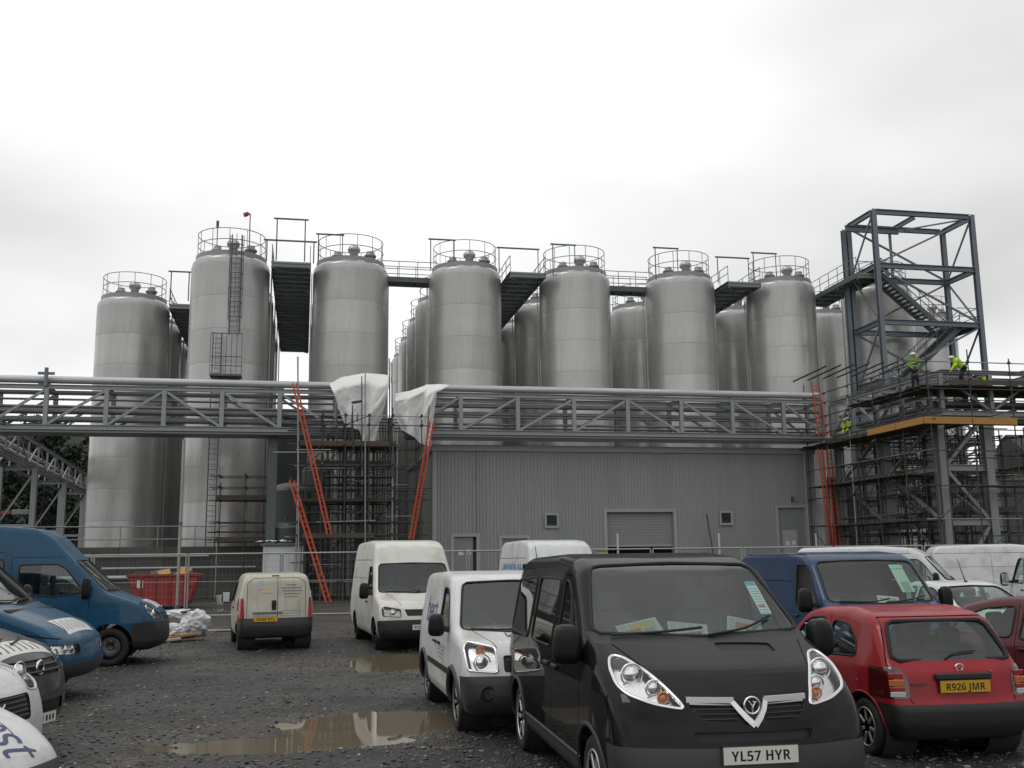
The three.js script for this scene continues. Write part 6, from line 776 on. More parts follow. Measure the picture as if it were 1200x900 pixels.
// ---- blue minibus and blue van on the left
const bluePaint = paint(0.008, 0.068, 0.14);
const chequer = (col) => canvasMat(256, 128, (x, w, h) => { x.fillStyle = '#c9cac6'; x.fillRect(0, 0, w, h); x.fillStyle = col; for (let i = 0; i < 9; i++) { x.save(); x.translate(i * 30 + 6, 0); x.transform(1, 0, -0.35, 1, 0, 0); x.fillRect(0, i % 2 ? 12 : 30, 9, i % 2 ? 100 : 76); x.restore(); } }, 0.4);
const daily = (o) => ({ L: 5.9, W: 2.0, H: 2.72, res: 0.055, bowF: 0.2, bowR: 0.04, k: 0.1, pr: 0.09, paint: bluePaint, wr: 0.36, wheels: [1.0, 4.6], inset: 0.13, archR: 0.43, cover: 'steel', yc: 0.8, rimM: std(lin(0.14), 0.5, 0.5),
  prof: [[0.16, 0.28], [0.0, 0.42], [0.0, 0.7], [0.08, 0.98], [0.3, 1.16], [1.02, 1.4], [1.72, 2.06], [2.15, 2.5], [2.45, 2.66], [3.2, 2.72], [5.7, 2.7], [5.88, 2.5], [5.9, 1.0], [5.9, 0.5], [5.8, 0.3]], hw: [[0.28, 0.94], [0.45, 0.99], [0.8, 1.0], [1.2, 0.98], [2.0, 0.92], [2.7, 0.84]], plan: [[0, 0.86], [0.35, 0.95], [0.9, 1], [5.6, 1], [5.9, 0.98]], cabin: { s: 1.3, dash: 1.32, rear: 4.2 }, mirror: { s: 1.5, y: 1.4, w: 0.2, h: 0.4, out: 0.16 },
  cuts: [
    { n: 'headlight', view: 'front', lamp: 1, mirror: 1, s: [0, 1.2], r: 0.04, depth: 0.06, bez: 0.008, bezM: black, poly: [[0.58, 0.86], [0.9, 0.88], [0.93, 1.02], [0.86, 1.2], [0.7, 1.12], [0.58, 0.98]], bulbs: [[0.75, 0.98, 0.07], [0.8, 1.1, 0.04]] },
    { n: 'grille', view: 'front', s: [0, 0.6], poly: [[-0.45, 0.84], [0.45, 0.84], [0.5, 0.98], [-0.5, 0.98]], r: 0.03, m: black, off: -0.02 },
    { n: 'front_bumper', view: 'sy', poly: [[-0.2, 0.1], [0.58, 0.1], [0.6, 0.8], [0.3, 0.84], [-0.2, 0.82]], m: plastic }, { n: 'side_sill', view: 'side', poly: rect(1.4, 0.1, 5.9, 0.5), m: plastic },
    ...screenCuts(1.44, 2.02, 0.86, 0.8, [0.6, 2.1], glass, 0.03),
    { n: 'side_window', view: 'side', glass: 1, r: 0.06, poly: [[1.52, 1.42], [1.86, 1.86], [2.02, 1.96], [2.72, 1.96], [2.72, 1.44], [2.1, 1.34]], m: glass, off: -0.006, seal: 0.016 },
    { n: 'side_window', view: 'side', glass: 1, r: 0.05, poly: rect(3.0, 1.36, 4.2, 2.06), m: glassDark, off: -0.004, seal: 0.014 }, { n: 'side_window', view: 'side', glass: 1, r: 0.05, poly: rect(4.35, 1.36, 5.6, 2.06), m: glassDark, off: -0.004, seal: 0.014 },
    ...seams([[1.42, 0.6], [1.42, 1.35]]), ...seams([[2.86, 0.5], [2.86, 2.1], [1.9, 2.1]]), ...seams([[3.0, 2.2], [5.8, 2.2]]), { n: 'front_door', view: 'side', poly: [[1.45, 0.52], [2.83, 0.52], [2.83, 2.07], [1.95, 2.07], [1.45, 1.4]], r: 0.03 },
    ...seams([[-0.78, 1.1], [-0.5, 0.25]], undefined, 0.01, 'top'), ...seams([[0.78, 1.1], [0.5, 0.25]], undefined, 0.01, 'top'), ...(o.cuts ?? []),
  ], handles: [[1, 2.7, 1.14], [-1, 2.7, 1.14]], wipers: [[[-0.72, 1.44], [-0.2, 1.43], [0.1, 1.46]], [[0.0, 1.42], [0.35, 1.44], [0.74, 1.5]]], ...o });
makeVehicle('minibus', 'blue high roof minibus parked beyond the other blue van', 'minibus', daily({ extra: (a) => { const { sh, P, v } = a; bonnetPrint(a, chequer('#2b4f6b'), 0, 0.36, 0.8, 0.3, 'reflective_panel'); for (const s of [-1, 1]) { const q = P(sh.side(s, 0.95, 1.06)); box('badge', q.add(V(s * 0.005, 0, 0)), 0.012, 0.035, 0.2, chrome, v); } } }), [-10.0, 20.95, 77]);
makeVehicle('panel_van', 'blue van with striped white bonnet panel and chrome side lamp', 'van', daily({ H: 2.3, L: 5.4, prof: [[0.16, 0.28], [0.0, 0.42], [0.0, 0.62], [0.06, 0.86], [0.3, 1.06], [1.1, 1.36], [1.95, 2.08], [2.2, 2.22], [2.8, 2.3], [5.2, 2.28], [5.38, 2.1], [5.4, 1.0], [5.4, 0.5], [5.3, 0.3]], wheels: [1.05, 4.2], mirror: { s: 1.55, y: 1.32, w: 0.24, h: 0.42, out: 0.18 },
  cuts: [
    { n: 'headlight', view: 'front', lamp: 1, mirror: 1, s: [0, 0.8], r: 0.03, depth: 0.05, bez: 0.008, bezM: black, poly: [[0.42, 0.66], [0.92, 0.68], [0.95, 0.82], [0.42, 0.8]], bulbs: [[0.7, 0.74, 0.06], [0.54, 0.74, 0.05]] },
    { n: 'front_bumper', view: 'sy', poly: [[-0.2, 0.1], [0.62, 0.1], [0.6, 0.52], [-0.2, 0.54]], m: greyPl }, ...screenCuts(1.4, 2.04, 0.86, 0.78, [0.6, 2.3], glass, 0.03),
    { n: 'side_window', view: 'side', glass: 1, r: 0.06, poly: [[1.72, 1.36], [2.06, 1.84], [2.2, 1.92], [2.7, 1.92], [2.7, 1.34]], m: glass, off: -0.006, seal: 0.016 },
    ...seams([[1.5, 0.5], [1.5, 1.3]]), ...seams([[2.82, 0.4], [2.82, 2.0]]), ...seams([[0.02, 0.87], [1.0, 1.02]], undefined, 0.016), ...seams([[1.5, 0.92], [5.2, 0.92]], undefined, 0.012),
  ], extra: (a) => { const { sh, P, v } = a; bonnetPrint(a, chequer('#39556d'), -0.0, 0.36, 1.0, 0.34, 'reflective_panel'); for (const s of [-1, 1]) { const q = P(sh.side(s, 1.1, 1.1)); const g = part('side_lamp_base', new THREE.SphereGeometry(0.1, 16, 10), plastic, v, q); g.scale.set(0.3, 0.5, 1.4); const h = part('side_lamp', new THREE.SphereGeometry(0.06, 16, 10), chrome, v, q.clone().add(V(s * 0.02, 0, 0))); h.scale.set(0.4, 0.45, 1.2); box('badge', P(sh.side(s, 0.85, 0.95)).add(V(s * 0.004, 0, 0)), 0.01, 0.03, 0.34, greyPl, v); }
    const bt = part('dash_clutter', new THREE.SphereGeometry(0.09, 12, 10), chrome, v, V(-0.6, 1.46, a.L / 2 - 1.35)); bt.scale.set(1.2, 0.8, 0.8); } }), [-9.12, 15.9, 87]);
// ---- dark grey van and two white vans at the lower left
const greyPaint = paint(0.045, 0.05, 0.058);
makeVehicle('panel_van', 'dark grey van with chevron striped bonnet panel beside the blue van', 'van', { ...connect, H: 1.95, L: 4.5, paint: greyPaint, lip: 0, bowF: 0.28, prof: [[0.14, 0.22], [0, 0.38], [0, 0.62], [0.07, 0.9], [0.26, 1.06], [1.0, 1.28], [1.72, 1.84], [2.0, 1.9], [2.7, 1.95], [4.3, 1.92], [4.45, 1.8], [4.48, 1.0], [4.5, 0.5], [4.4, 0.26]],
  cuts: [{ n: 'headlight', view: 'front', lamp: 1, mirror: 1, s: [0, 0.9], r: 0.04, depth: 0.05, bez: 0.008, bezM: black, poly: [[0.55, 0.82], [0.82, 0.84], [0.86, 1.05], [0.74, 1.08], [0.55, 0.94]], bulbs: [[0.7, 0.94, 0.06]] }, { n: 'grille', view: 'front', s: [0, 0.6], poly: [[-0.44, 0.8], [0.44, 0.8], [0.5, 0.96], [-0.5, 0.96]], r: 0.03, m: black, off: -0.02 }, { n: 'lower_grille', view: 'front', s: [0, 0.5], poly: rect(-0.5, 0.42, 0.5, 0.54), r: 0.03, m: black, off: -0.02 }, ...screenCuts(1.3, 1.78, 0.78, 0.66, [0.6, 2.1]), { n: 'side_window', view: 'side', glass: 1, r: 0.05, poly: [[1.4, 1.2], [1.75, 1.6], [1.9, 1.7], [2.3, 1.7], [2.3, 1.2]], m: glass, off: -0.006, seal: 0.014 }, ...seams([[-0.7, 1.0], [-0.5, 0.2]], undefined, 0.01, 'top'), ...seams([[0.7, 1.0], [0.5, 0.2]], undefined, 0.01, 'top'), ...seams([[1.2, 0.4], [1.2, 1.2]])],
  plates: [{ view: 'front', y: 0.36, text: '', bg: W0 }], extra: (a) => { bonnetPrint(a, chequer('#3a4148'), 0, 0.38, 1.0, 0.3, 'reflective_panel'); const q = a.P(a.sh.front(0, 0.88)); part('emblem', new THREE.TorusGeometry(0.07, 0.014, 8, 24), chrome, a.v, q.add(V(0, 0, 0.01))); for (const y of [0.84, 0.9]) part('grille_bar', new THREE.TubeGeometry(new THREE.CatmullRomCurve3([-0.45, -0.2, 0.2, 0.45].map((x) => a.P(a.sh.front(x, y)).add(V(0, 0, 0.006)))), 16, 0.014, 6), greyPl, a.v); } }, [-7.22, 11.4, 95]);
const roundVan = { ...connect, H: 1.84, cuts: [{ n: 'headlight', view: 'front', lamp: 1, mirror: 1, s: [0, 1.1], r: 0.06, depth: 0.05, bez: 0.012, bezM: whiteP, poly: [[0.5, 0.86], [0.72, 0.84], [0.85, 0.96], [0.84, 1.1], [0.72, 1.14], [0.56, 1.04]], bulbs: [[0.7, 0.98, 0.08]] }, { n: 'grille', view: 'front', s: [0, 0.6], poly: [[-0.44, 0.62], [0.44, 0.62], [0.5, 0.84], [-0.5, 0.84]], r: 0.05, m: black, off: -0.02 }, { n: 'front_bumper', view: 'sy', poly: [[-0.2, 0.1], [0.42, 0.1], [0.46, 0.5], [-0.2, 0.55]], m: whiteP }, ...screenCuts(1.16, 1.68, 0.77, 0.64, [0.5, 2.1]), { n: 'side_window', view: 'side', glass: 1, r: 0.05, poly: [[1.3, 1.1], [1.66, 1.5], [1.82, 1.6], [2.16, 1.6], [2.16, 1.1]], m: glass, off: -0.006, seal: 0.014 }, ...seams([[-0.68, 1.02], [-0.48, 0.25]], undefined, 0.01, 'top'), ...seams([[0.68, 1.02], [0.48, 0.25]], undefined, 0.01, 'top')], lip: 0.02,
  extra: (a) => { for (const y of [0.66, 0.7, 0.74, 0.78, 0.82]) part('grille_slat', new THREE.TubeGeometry(new THREE.CatmullRomCurve3([-0.42, -0.2, 0.2, 0.42].map((x) => a.P(a.sh.front(x, y)).add(V(0, 0, -0.008)))), 16, 0.009, 6), greyPl, a.v); const e = part('emblem', new THREE.TorusGeometry(0.06, 0.012, 4, 4), chrome, a.v, a.P(a.sh.front(0, 0.73)).add(V(0, 0, 0.02))); e.scale.x = 0.8; } };
makeVehicle('panel_van', 'white van with round clear headlamp and black slatted grille beside the grey van', 'van', roundVan, [-6.46, 9.35, 98]);
makeVehicle('panel_van', 'white van with dark blue lettering across its sloping bonnet, low corner of lot', 'van', { ...connect, cuts: connectCuts().filter((c) => c.n !== 'grille').map((c) => c.n === 'headlight' ? { ...c, poly: [[0.5, 0.44], [0.82, 0.46], [0.84, 0.6], [0.5, 0.58]], bulbs: [[0.66, 0.52, 0.05]] } : c), prof: [[0.14, 0.22], [0, 0.38], [0, 0.56], [0.1, 0.74], [0.32, 0.9], [1.0, 1.12], [1.68, 1.7], [2.0, 1.78], [2.7, 1.82], [4.05, 1.78], [4.2, 1.7], [4.26, 1.0], [4.28, 0.5], [4.2, 0.26]], lip: 0, extra: (a) => { const m = alphaMat(512, 320, (x, w, h) => { x.fillStyle = '#2a3264'; x.font = '300px sans-serif'; x.textAlign = 'center'; x.textBaseline = 'middle'; x.save(); x.scale(0.75, 1); x.fillText('best', w / 1.5, h / 2); x.restore(); }); bonnetPrint(a, m, 0.42, 0.38, 0.5, 0.56, 'lettering', Math.PI / 2); } }, [-5.2, 7.02, 105]);
// ---- blue van behind the red car
{ const dkBlue = paint(0.011, 0.037, 0.095);
  makeVehicle('panel_van', 'dark blue low roof van parked nose out behind the red hatchback', 'van', transit({ L: 4.9, H: 2.02, paint: dkBlue, res: 0.05, wy: [1.26, 1.86], prof: [[0.14, 0.24], [0, 0.4], [0, 0.62], [0.06, 0.88], [0.26, 1.06], [1.0, 1.25], [1.62, 1.88], [1.9, 1.98], [2.6, 2.02], [4.65, 2.0], [4.84, 1.88], [4.88, 1.0], [4.9, 0.45], [4.8, 0.27]], extra: (a) => { const { v, P, sh } = a; decal(a, 'front', [0.4, 1.4, 0.62, 1.82], canvasMat(64, 128, (x, w, h) => { x.fillStyle = '#a9bfb6'; x.fillRect(0, 0, w, h); x.fillStyle = '#7f978f'; x.fillRect(14, 80, 40, 48); x.fillRect(0, 18, 64, 5); }), 1, 'screen_poster', -0.02); const p = part('dash_sign', new RoundedBoxGeometry(0.34, 0.14, 0.02, 2, 0.006), canvasMat(256, 96, (x) => { x.fillStyle = '#b8bab4'; x.fillRect(0, 0, 256, 96); x.fillStyle = '#6c706e'; for (let k = 18; k < 230; k += 36) x.fillRect(k, 26, 26, 46); }), v, V(0.18, 1.27, a.L / 2 - 1.22)); p.rotation.set(-0.7, 0, -0.12); } }), [5.45, 17.4, 172.5]); }
// ---- red hatchback from behind
{ const red = paint(0.27, 0.008, 0.014), smoked = phys(lin(0.06, 0.006, 0.006), 0.15, { clearcoat: 1 });
  makeVehicle('hatchback_car', 'red hatchback seen from behind with yellow number plate and black bumper', 'car', { L: 3.7, W: 1.585, H: 1.43, res: 0.035, bowF: 0.18, bowR: 0.14, k: 0.1, paint: red, wr: 0.28, wheels: [0.72, 3.08], inset: 0.12, archR: 0.325, yc: 0.58, lip: 0.012, lipM: red, rimM: std(lin(0.4), 0.35, 0.8), pr: 0.1,
    prof: [[0.12, 0.2], [0, 0.34], [0.02, 0.56], [0.2, 0.72], [1.0, 0.93], [1.62, 1.34], [2.0, 1.41], [2.6, 1.43], [3.05, 1.37], [3.22, 1.31], [3.52, 0.93], [3.6, 0.84], [3.64, 0.6], [3.7, 0.52], [3.69, 0.34], [3.6, 0.2]], hw: [[0.2, 0.72], [0.38, 0.785], [0.6, 0.7925], [0.85, 0.78], [1.4, 0.63]], plan: [[0, 0.84], [0.4, 0.96], [0.9, 1], [2.9, 1], [3.7, 0.9]], cabin: { s: 1.25, dash: 0.86, seats: [-0.34, 0.34], rear: 2.75 }, mirror: { s: 1.36, y: 0.92, w: 0.16, h: 0.13, out: 0.13 },
    cuts: [
      { n: 'rear_window', view: 'rear', s: [2.9, 3.8], glass: 1, r: 0.07, poly: [[-0.63, 0.94], [0.63, 0.94], [0.53, 1.3], [-0.53, 1.3]], m: glass, off: -0.006, seal: 0.024 },
      { n: 'tail_light', view: 'rear', mirror: 1, s: [3.2, 3.8], r: 0.03, poly: [[0.54, 0.6], [0.8, 0.6], [0.8, 0.88], [0.6, 0.89], [0.54, 0.78]], m: smoked, off: 0.004 },
      { n: 'rear_bumper', view: 'sy', poly: [[3.15, 0.1], [4, 0.1], [4, 0.55], [3.15, 0.55]], m: plastic }, { n: 'front_bumper', view: 'sy', poly: [[-0.2, 0.1], [0.42, 0.1], [0.42, 0.5], [-0.2, 0.5]], m: plastic },
      ...screenCuts(0.96, 1.3, 0.66, 0.52, [0.6, 2.0]),
      { n: 'side_window', view: 'side', glass: 1, r: 0.06, poly: [[1.36, 0.93], [1.66, 1.22], [1.82, 1.28], [2.16, 1.3], [2.22, 0.93]], m: glass, off: -0.006, seal: 0.012 }, { n: 'side_window', view: 'side', glass: 1, r: 0.08, poly: [[2.34, 0.93], [2.34, 1.28], [2.72, 1.25], [2.92, 1.1], [2.96, 0.95]], m: glass, off: -0.006, seal: 0.012 },
      ...seams([[2.28, 0.3], [2.28, 1.34]]), ...seams([[1.2, 0.3], [1.2, 0.9]]), ...seams([[-0.53, 0.56], [-0.68, 0.91], [-0.57, 1.34], [0.57, 1.34], [0.68, 0.91], [0.53, 0.56]], undefined, 0.01, 'rear').map((c) => ({ ...c, s: [2.8, 3.8] })),
      { n: 'door', view: 'side', poly: [[1.23, 0.3], [2.25, 0.3], [2.25, 1.32], [1.8, 1.32], [1.23, 0.92]], r: 0.03 },
      { n: 'tailgate', view: 'rear', s: [2.9, 3.8], poly: [[-0.52, 0.57], [0.52, 0.57], [0.67, 0.92], [0.56, 1.33], [-0.56, 1.33], [-0.67, 0.92]] },
    ], plates: [{ view: 'rear', y: 0.71, text: 'R926 JMR', bg: '#c99a1c', out: 0.03 }],
    extra: (a) => { const { sh, P, v } = a; const z = (y, x = 0) => P(sh.rear(x, y)).z; box('plate_garnish', V(0, 0.8, z(0.8) - 0.02), 0.58, 0.06, 0.06, plastic, v, 0.015); const e = part('emblem', new THREE.TorusGeometry(0.03, 0.007, 6, 24), chrome, v, V(0, 0.88, z(0.88) - 0.012)); e.scale.x = 1.3; box('emblem_bar', V(0, 0.88, z(0.88) - 0.014), 0.1, 0.012, 0.01, chrome, v); const lk = part('tailgate_lock', new THREE.CylinderGeometry(0.012, 0.012, 0.02, 12), chrome, v, V(-0.32, 0.84, z(0.84, -0.32) - 0.006)); lk.rotation.x = Math.PI / 2; box('badge', V(0.42, 0.73, z(0.73, 0.42) - 0.004), 0.2, 0.025, 0.006, std(lin(0.16, 0.03, 0.03), 0.4), v);
      for (const s of [-1, 1]) for (const [y, h, m] of [[0.81, 0.05, redLens], [0.745, 0.06, amber], [0.69, 0.035, redLens], [0.64, 0.05, phys(lin(0.5), 0.15)]]) { const q = sh.rear(s * 0.65, y); if (q) { const b = part('lamp_segment', new RoundedBoxGeometry(0.14, h, 0.02, 2, 0.006), m, v, P(q).add(V(0, 0, -0.008))); b.rotation.y = s * -0.35; } }
      const cp = P(sh.side(1, 3.0, 0.72)); const fc = part('body_plug', new THREE.CylinderGeometry(0.012, 0.012, 0.012, 12), chrome, v, cp); fc.rotation.z = Math.PI / 2; const wi = [[0.1, 0.96], [0, 1.0], [-0.25, 1.02]].map(([x, y]) => P(sh.rear(x, y)).add(V(0, 0, -0.02))); part('rear_wiper', new THREE.TubeGeometry(new THREE.CatmullRomCurve3(wi), 10, 0.008, 5), black, v); box('parcel_shelf', V(0, 0.95, a.L / 2 - 3.05), 1.0, 0.03, 0.5, dull, v); } }, [4.04, 11.98, -9]); }
// ---- burgundy car
const hatch = (o) => ({ L: 4.0, W: 1.7, H: 1.45, res: 0.05, bowF: 0.2, bowR: 0.16, k: 0.11, wr: 0.3, wheels: [0.8, 3.3], inset: 0.12, archR: 0.34, yc: 0.6, pr: 0.18, rimM: std(lin(0.4), 0.35, 0.8), prof: [[0.14, 0.2], [0, 0.36], [0.02, 0.56], [0.2, 0.76], [1.05, 0.97], [1.8, 1.37], [2.2, 1.44], [2.8, 1.44], [3.4, 1.32], [3.8, 0.98], [3.95, 0.85], [4.0, 0.5], [3.9, 0.22]], hw: [[0.2, 0.77], [0.4, 0.84], [0.62, 0.85], [0.9, 0.83], [1.45, 0.62]], plan: [[0, 0.84], [0.4, 0.96], [0.9, 1], [3.1, 1], [4, 0.9]], cabin: { s: 1.35, dash: 0.9, seats: [-0.36, 0.36], rear: 3.0 }, mirror: { s: 1.5, y: 0.95, w: 0.2, h: 0.15, out: 0.16 },
  cuts: [{ n: 'headlight', view: 'front', lamp: 1, mirror: 1, s: [0, 0.8], r: 0.04, poly: [[0.46, 0.6], [0.76, 0.62], [0.78, 0.76], [0.5, 0.72]], bulbs: [[0.62, 0.68, 0.05]] }, { n: 'front_bumper', view: 'sy', poly: [[-0.2, 0.1], [0.42, 0.1], [0.42, 0.5], [-0.2, 0.5]], m: o.bump ?? plastic }, ...screenCuts(0.99, 1.34, 0.7, 0.54, [0.6, 2.2]), { n: 'rear_window', view: 'rear', s: [2.9, 4], glass: 1, r: 0.06, poly: [[-0.58, 1.0], [0.58, 1.0], [0.48, 1.32], [-0.48, 1.32]], m: glass, off: -0.006, seal: 0.02 },
    { n: 'side_window', view: 'side', glass: 1, r: 0.05, poly: [[1.5, 0.96], [1.84, 1.26], [2.02, 1.32], [2.42, 1.34], [2.46, 0.96]], m: glass, off: -0.006, seal: 0.014 }, { n: 'side_window', view: 'side', glass: 1, r: 0.07, poly: [[2.56, 0.97], [2.54, 1.34], [2.95, 1.3], [3.3, 1.16], [3.42, 1.0]], m: glass, off: -0.006, seal: 0.014 }, { n: 'tail_light', view: 'rear', mirror: 1, s: [3.4, 4], r: 0.03, poly: [[0.56, 0.66], [0.84, 0.66], [0.82, 0.92], [0.62, 0.94]], m: redLens, off: 0.004 }, ...seams([[2.5, 0.3], [2.5, 1.36]]), ...seams([[1.32, 0.3], [1.32, 0.94]])], handles: [[1, 2.36, 0.85], [-1, 2.36, 0.85]], wipers: [[[-0.6, 0.99], [-0.2, 0.98], [0.1, 1.0]]], ...o });
makeVehicle('hatchback_car', 'dark maroon car parked side on beside the red hatchback', 'car', hatch({ paint: paint(0.085, 0.012, 0.018) }), [6.85, 12.4, 150]);
makeVehicle('car_van', 'small white car derived van with roof aerial behind the maroon car', 'car', hatch({ paint: whiteP2, res: 0.06, H: 1.5, extra: (a) => { const q = a.P(a.sh.top(0.1, 2.1)); part('aerial', new THREE.CylinderGeometry(0.006, 0.012, 0.5, 6), black, a.v, q.clone().add(V(0, 0.22, -0.12))).rotation.x = -0.45; part('aerial_base', new THREE.SphereGeometry(0.035, 8, 6), black, a.v, q); } }), [8.75, 20.3, 170]);
// ---- vans in the far row on the right
makeVehicle('panel_van', 'white van glimpsed over the roof of the dark blue van', 'van', transit({ H: 2.2, res: 0.08, paint: whiteP2, prof: [[0.14, 0.24], [0, 0.4], [0, 0.62], [0.06, 0.88], [0.24, 1.05], [0.95, 1.24], [1.6, 1.98], [1.9, 2.14], [2.8, 2.2], [4.95, 2.18], [5.14, 2.0], [5.18, 1.0], [5.2, 0.45], [5.1, 0.27]] }), [10.9, 30.2, 118]);
makeVehicle('panel_van', 'white van standing side on by the fence with its cab towards the lettered brown van', 'van', transit({ H: 2.25, res: 0.08, paint: whiteP, L: 5.2, prof: [[0.14, 0.24], [0, 0.4], [0, 0.62], [0.06, 0.88], [0.24, 1.05], [0.95, 1.24], [1.6, 1.98], [1.95, 2.18], [2.8, 2.25], [4.95, 2.22], [5.14, 2.05], [5.18, 1.0], [5.2, 0.45], [5.1, 0.27]] }), [16.1, 33.6, 104]);
makeVehicle('panel_van', 'white van with brown lettered panel beside the side on van', 'van', transit({ H: 2.1, res: 0.08, paint: whiteP2, prof: [[0.14, 0.24], [0, 0.4], [0, 0.62], [0.06, 0.88], [0.24, 1.05], [0.95, 1.24], [1.6, 1.9], [1.9, 2.05], [2.8, 2.1], [4.95, 2.08], [5.14, 1.95], [5.18, 1.0], [5.2, 0.45], [5.1, 0.27]], extra: (a) => decal(a, 'rear', [0.8, 0.9, -0.8, 1.9], canvasMat(256, 160, (x, w, h) => { x.fillStyle = '#7c4a26'; x.fillRect(0, 0, w, h); x.fillStyle = '#c9a879'; for (const [y, k] of [[30, 120], [60, 90], [86, 140]]) for (let q = 30; q < 30 + k; q += 24) x.fillRect(q, y, 18, 9); }, 0.5), 1, 'brown_panel') }), [14.1, 26.5, 8]);
// ---------------------------------------------------------------- workers on the scaffold
function fieldGeo(sdf, c, half, res) {
  const mc = new MarchingCubes(res, black, false, false, 60000); mc.isolation = 0; const h = res / 2; let i = 0;
  for (let z = 0; z < res; z++) for (let y = 0; y < res; y++) for (let x = 0; x < res; x++) mc.field[i++] = -sdf(c.x + (x - h) / h * half, c.y + (y - h) / h * half, c.z + (z - h) / h * half);
  mc.update(); const n = mc.count * 3, p = new Float32Array(n); for (let k = 0; k < n; k += 3) { p[k] = mc.positionArray[k] * half + c.x; p[k + 1] = mc.positionArray[k + 1] * half + c.y; p[k + 2] = mc.positionArray[k + 2] * half + c.z; }
  const g = new THREE.BufferGeometry(); g.setAttribute('position', new THREE.BufferAttribute(p, 3)); const q = new Float32Array(n); for (let k = 0; k < n; k += 3) { const e = 0.01, X = p[k], Y = p[k + 1], Z = p[k + 2], a = sdf(X + e, Y, Z) - sdf(X - e, Y, Z), b = sdf(X, Y + e, Z) - sdf(X, Y - e, Z), d = sdf(X, Y, Z + e) - sdf(X, Y, Z - e), l = Math.hypot(a, b, d) || 1; q[k] = a / l; q[k + 1] = b / l; q[k + 2] = d / l; } g.setAttribute('normal', new THREE.BufferAttribute(q, 3)); return g;
}
const cap = (ax, ay, az, bx, by, bz, ra, rb) => { const dx = bx - ax, dy = by - ay, dz = bz - az, L2 = dx * dx + dy * dy + dz * dz; return (x, y, z) => { const t = Math.min(1, Math.max(0, ((x - ax) * dx + (y - ay) * dy + (z - az) * dz) / L2)); return Math.hypot(x - ax - dx * t, y - ay - dy * t, z - az - dz * t) - (ra + (rb - ra) * t); }; };
const blend = (fs, k) => (x, y, z) => { let d = 9; for (const f of fs) { const e = f(x, y, z), h = Math.max(k - Math.abs(d - e), 0) / k; d = Math.min(d, e) - h * h * k * 0.25; } return d; };
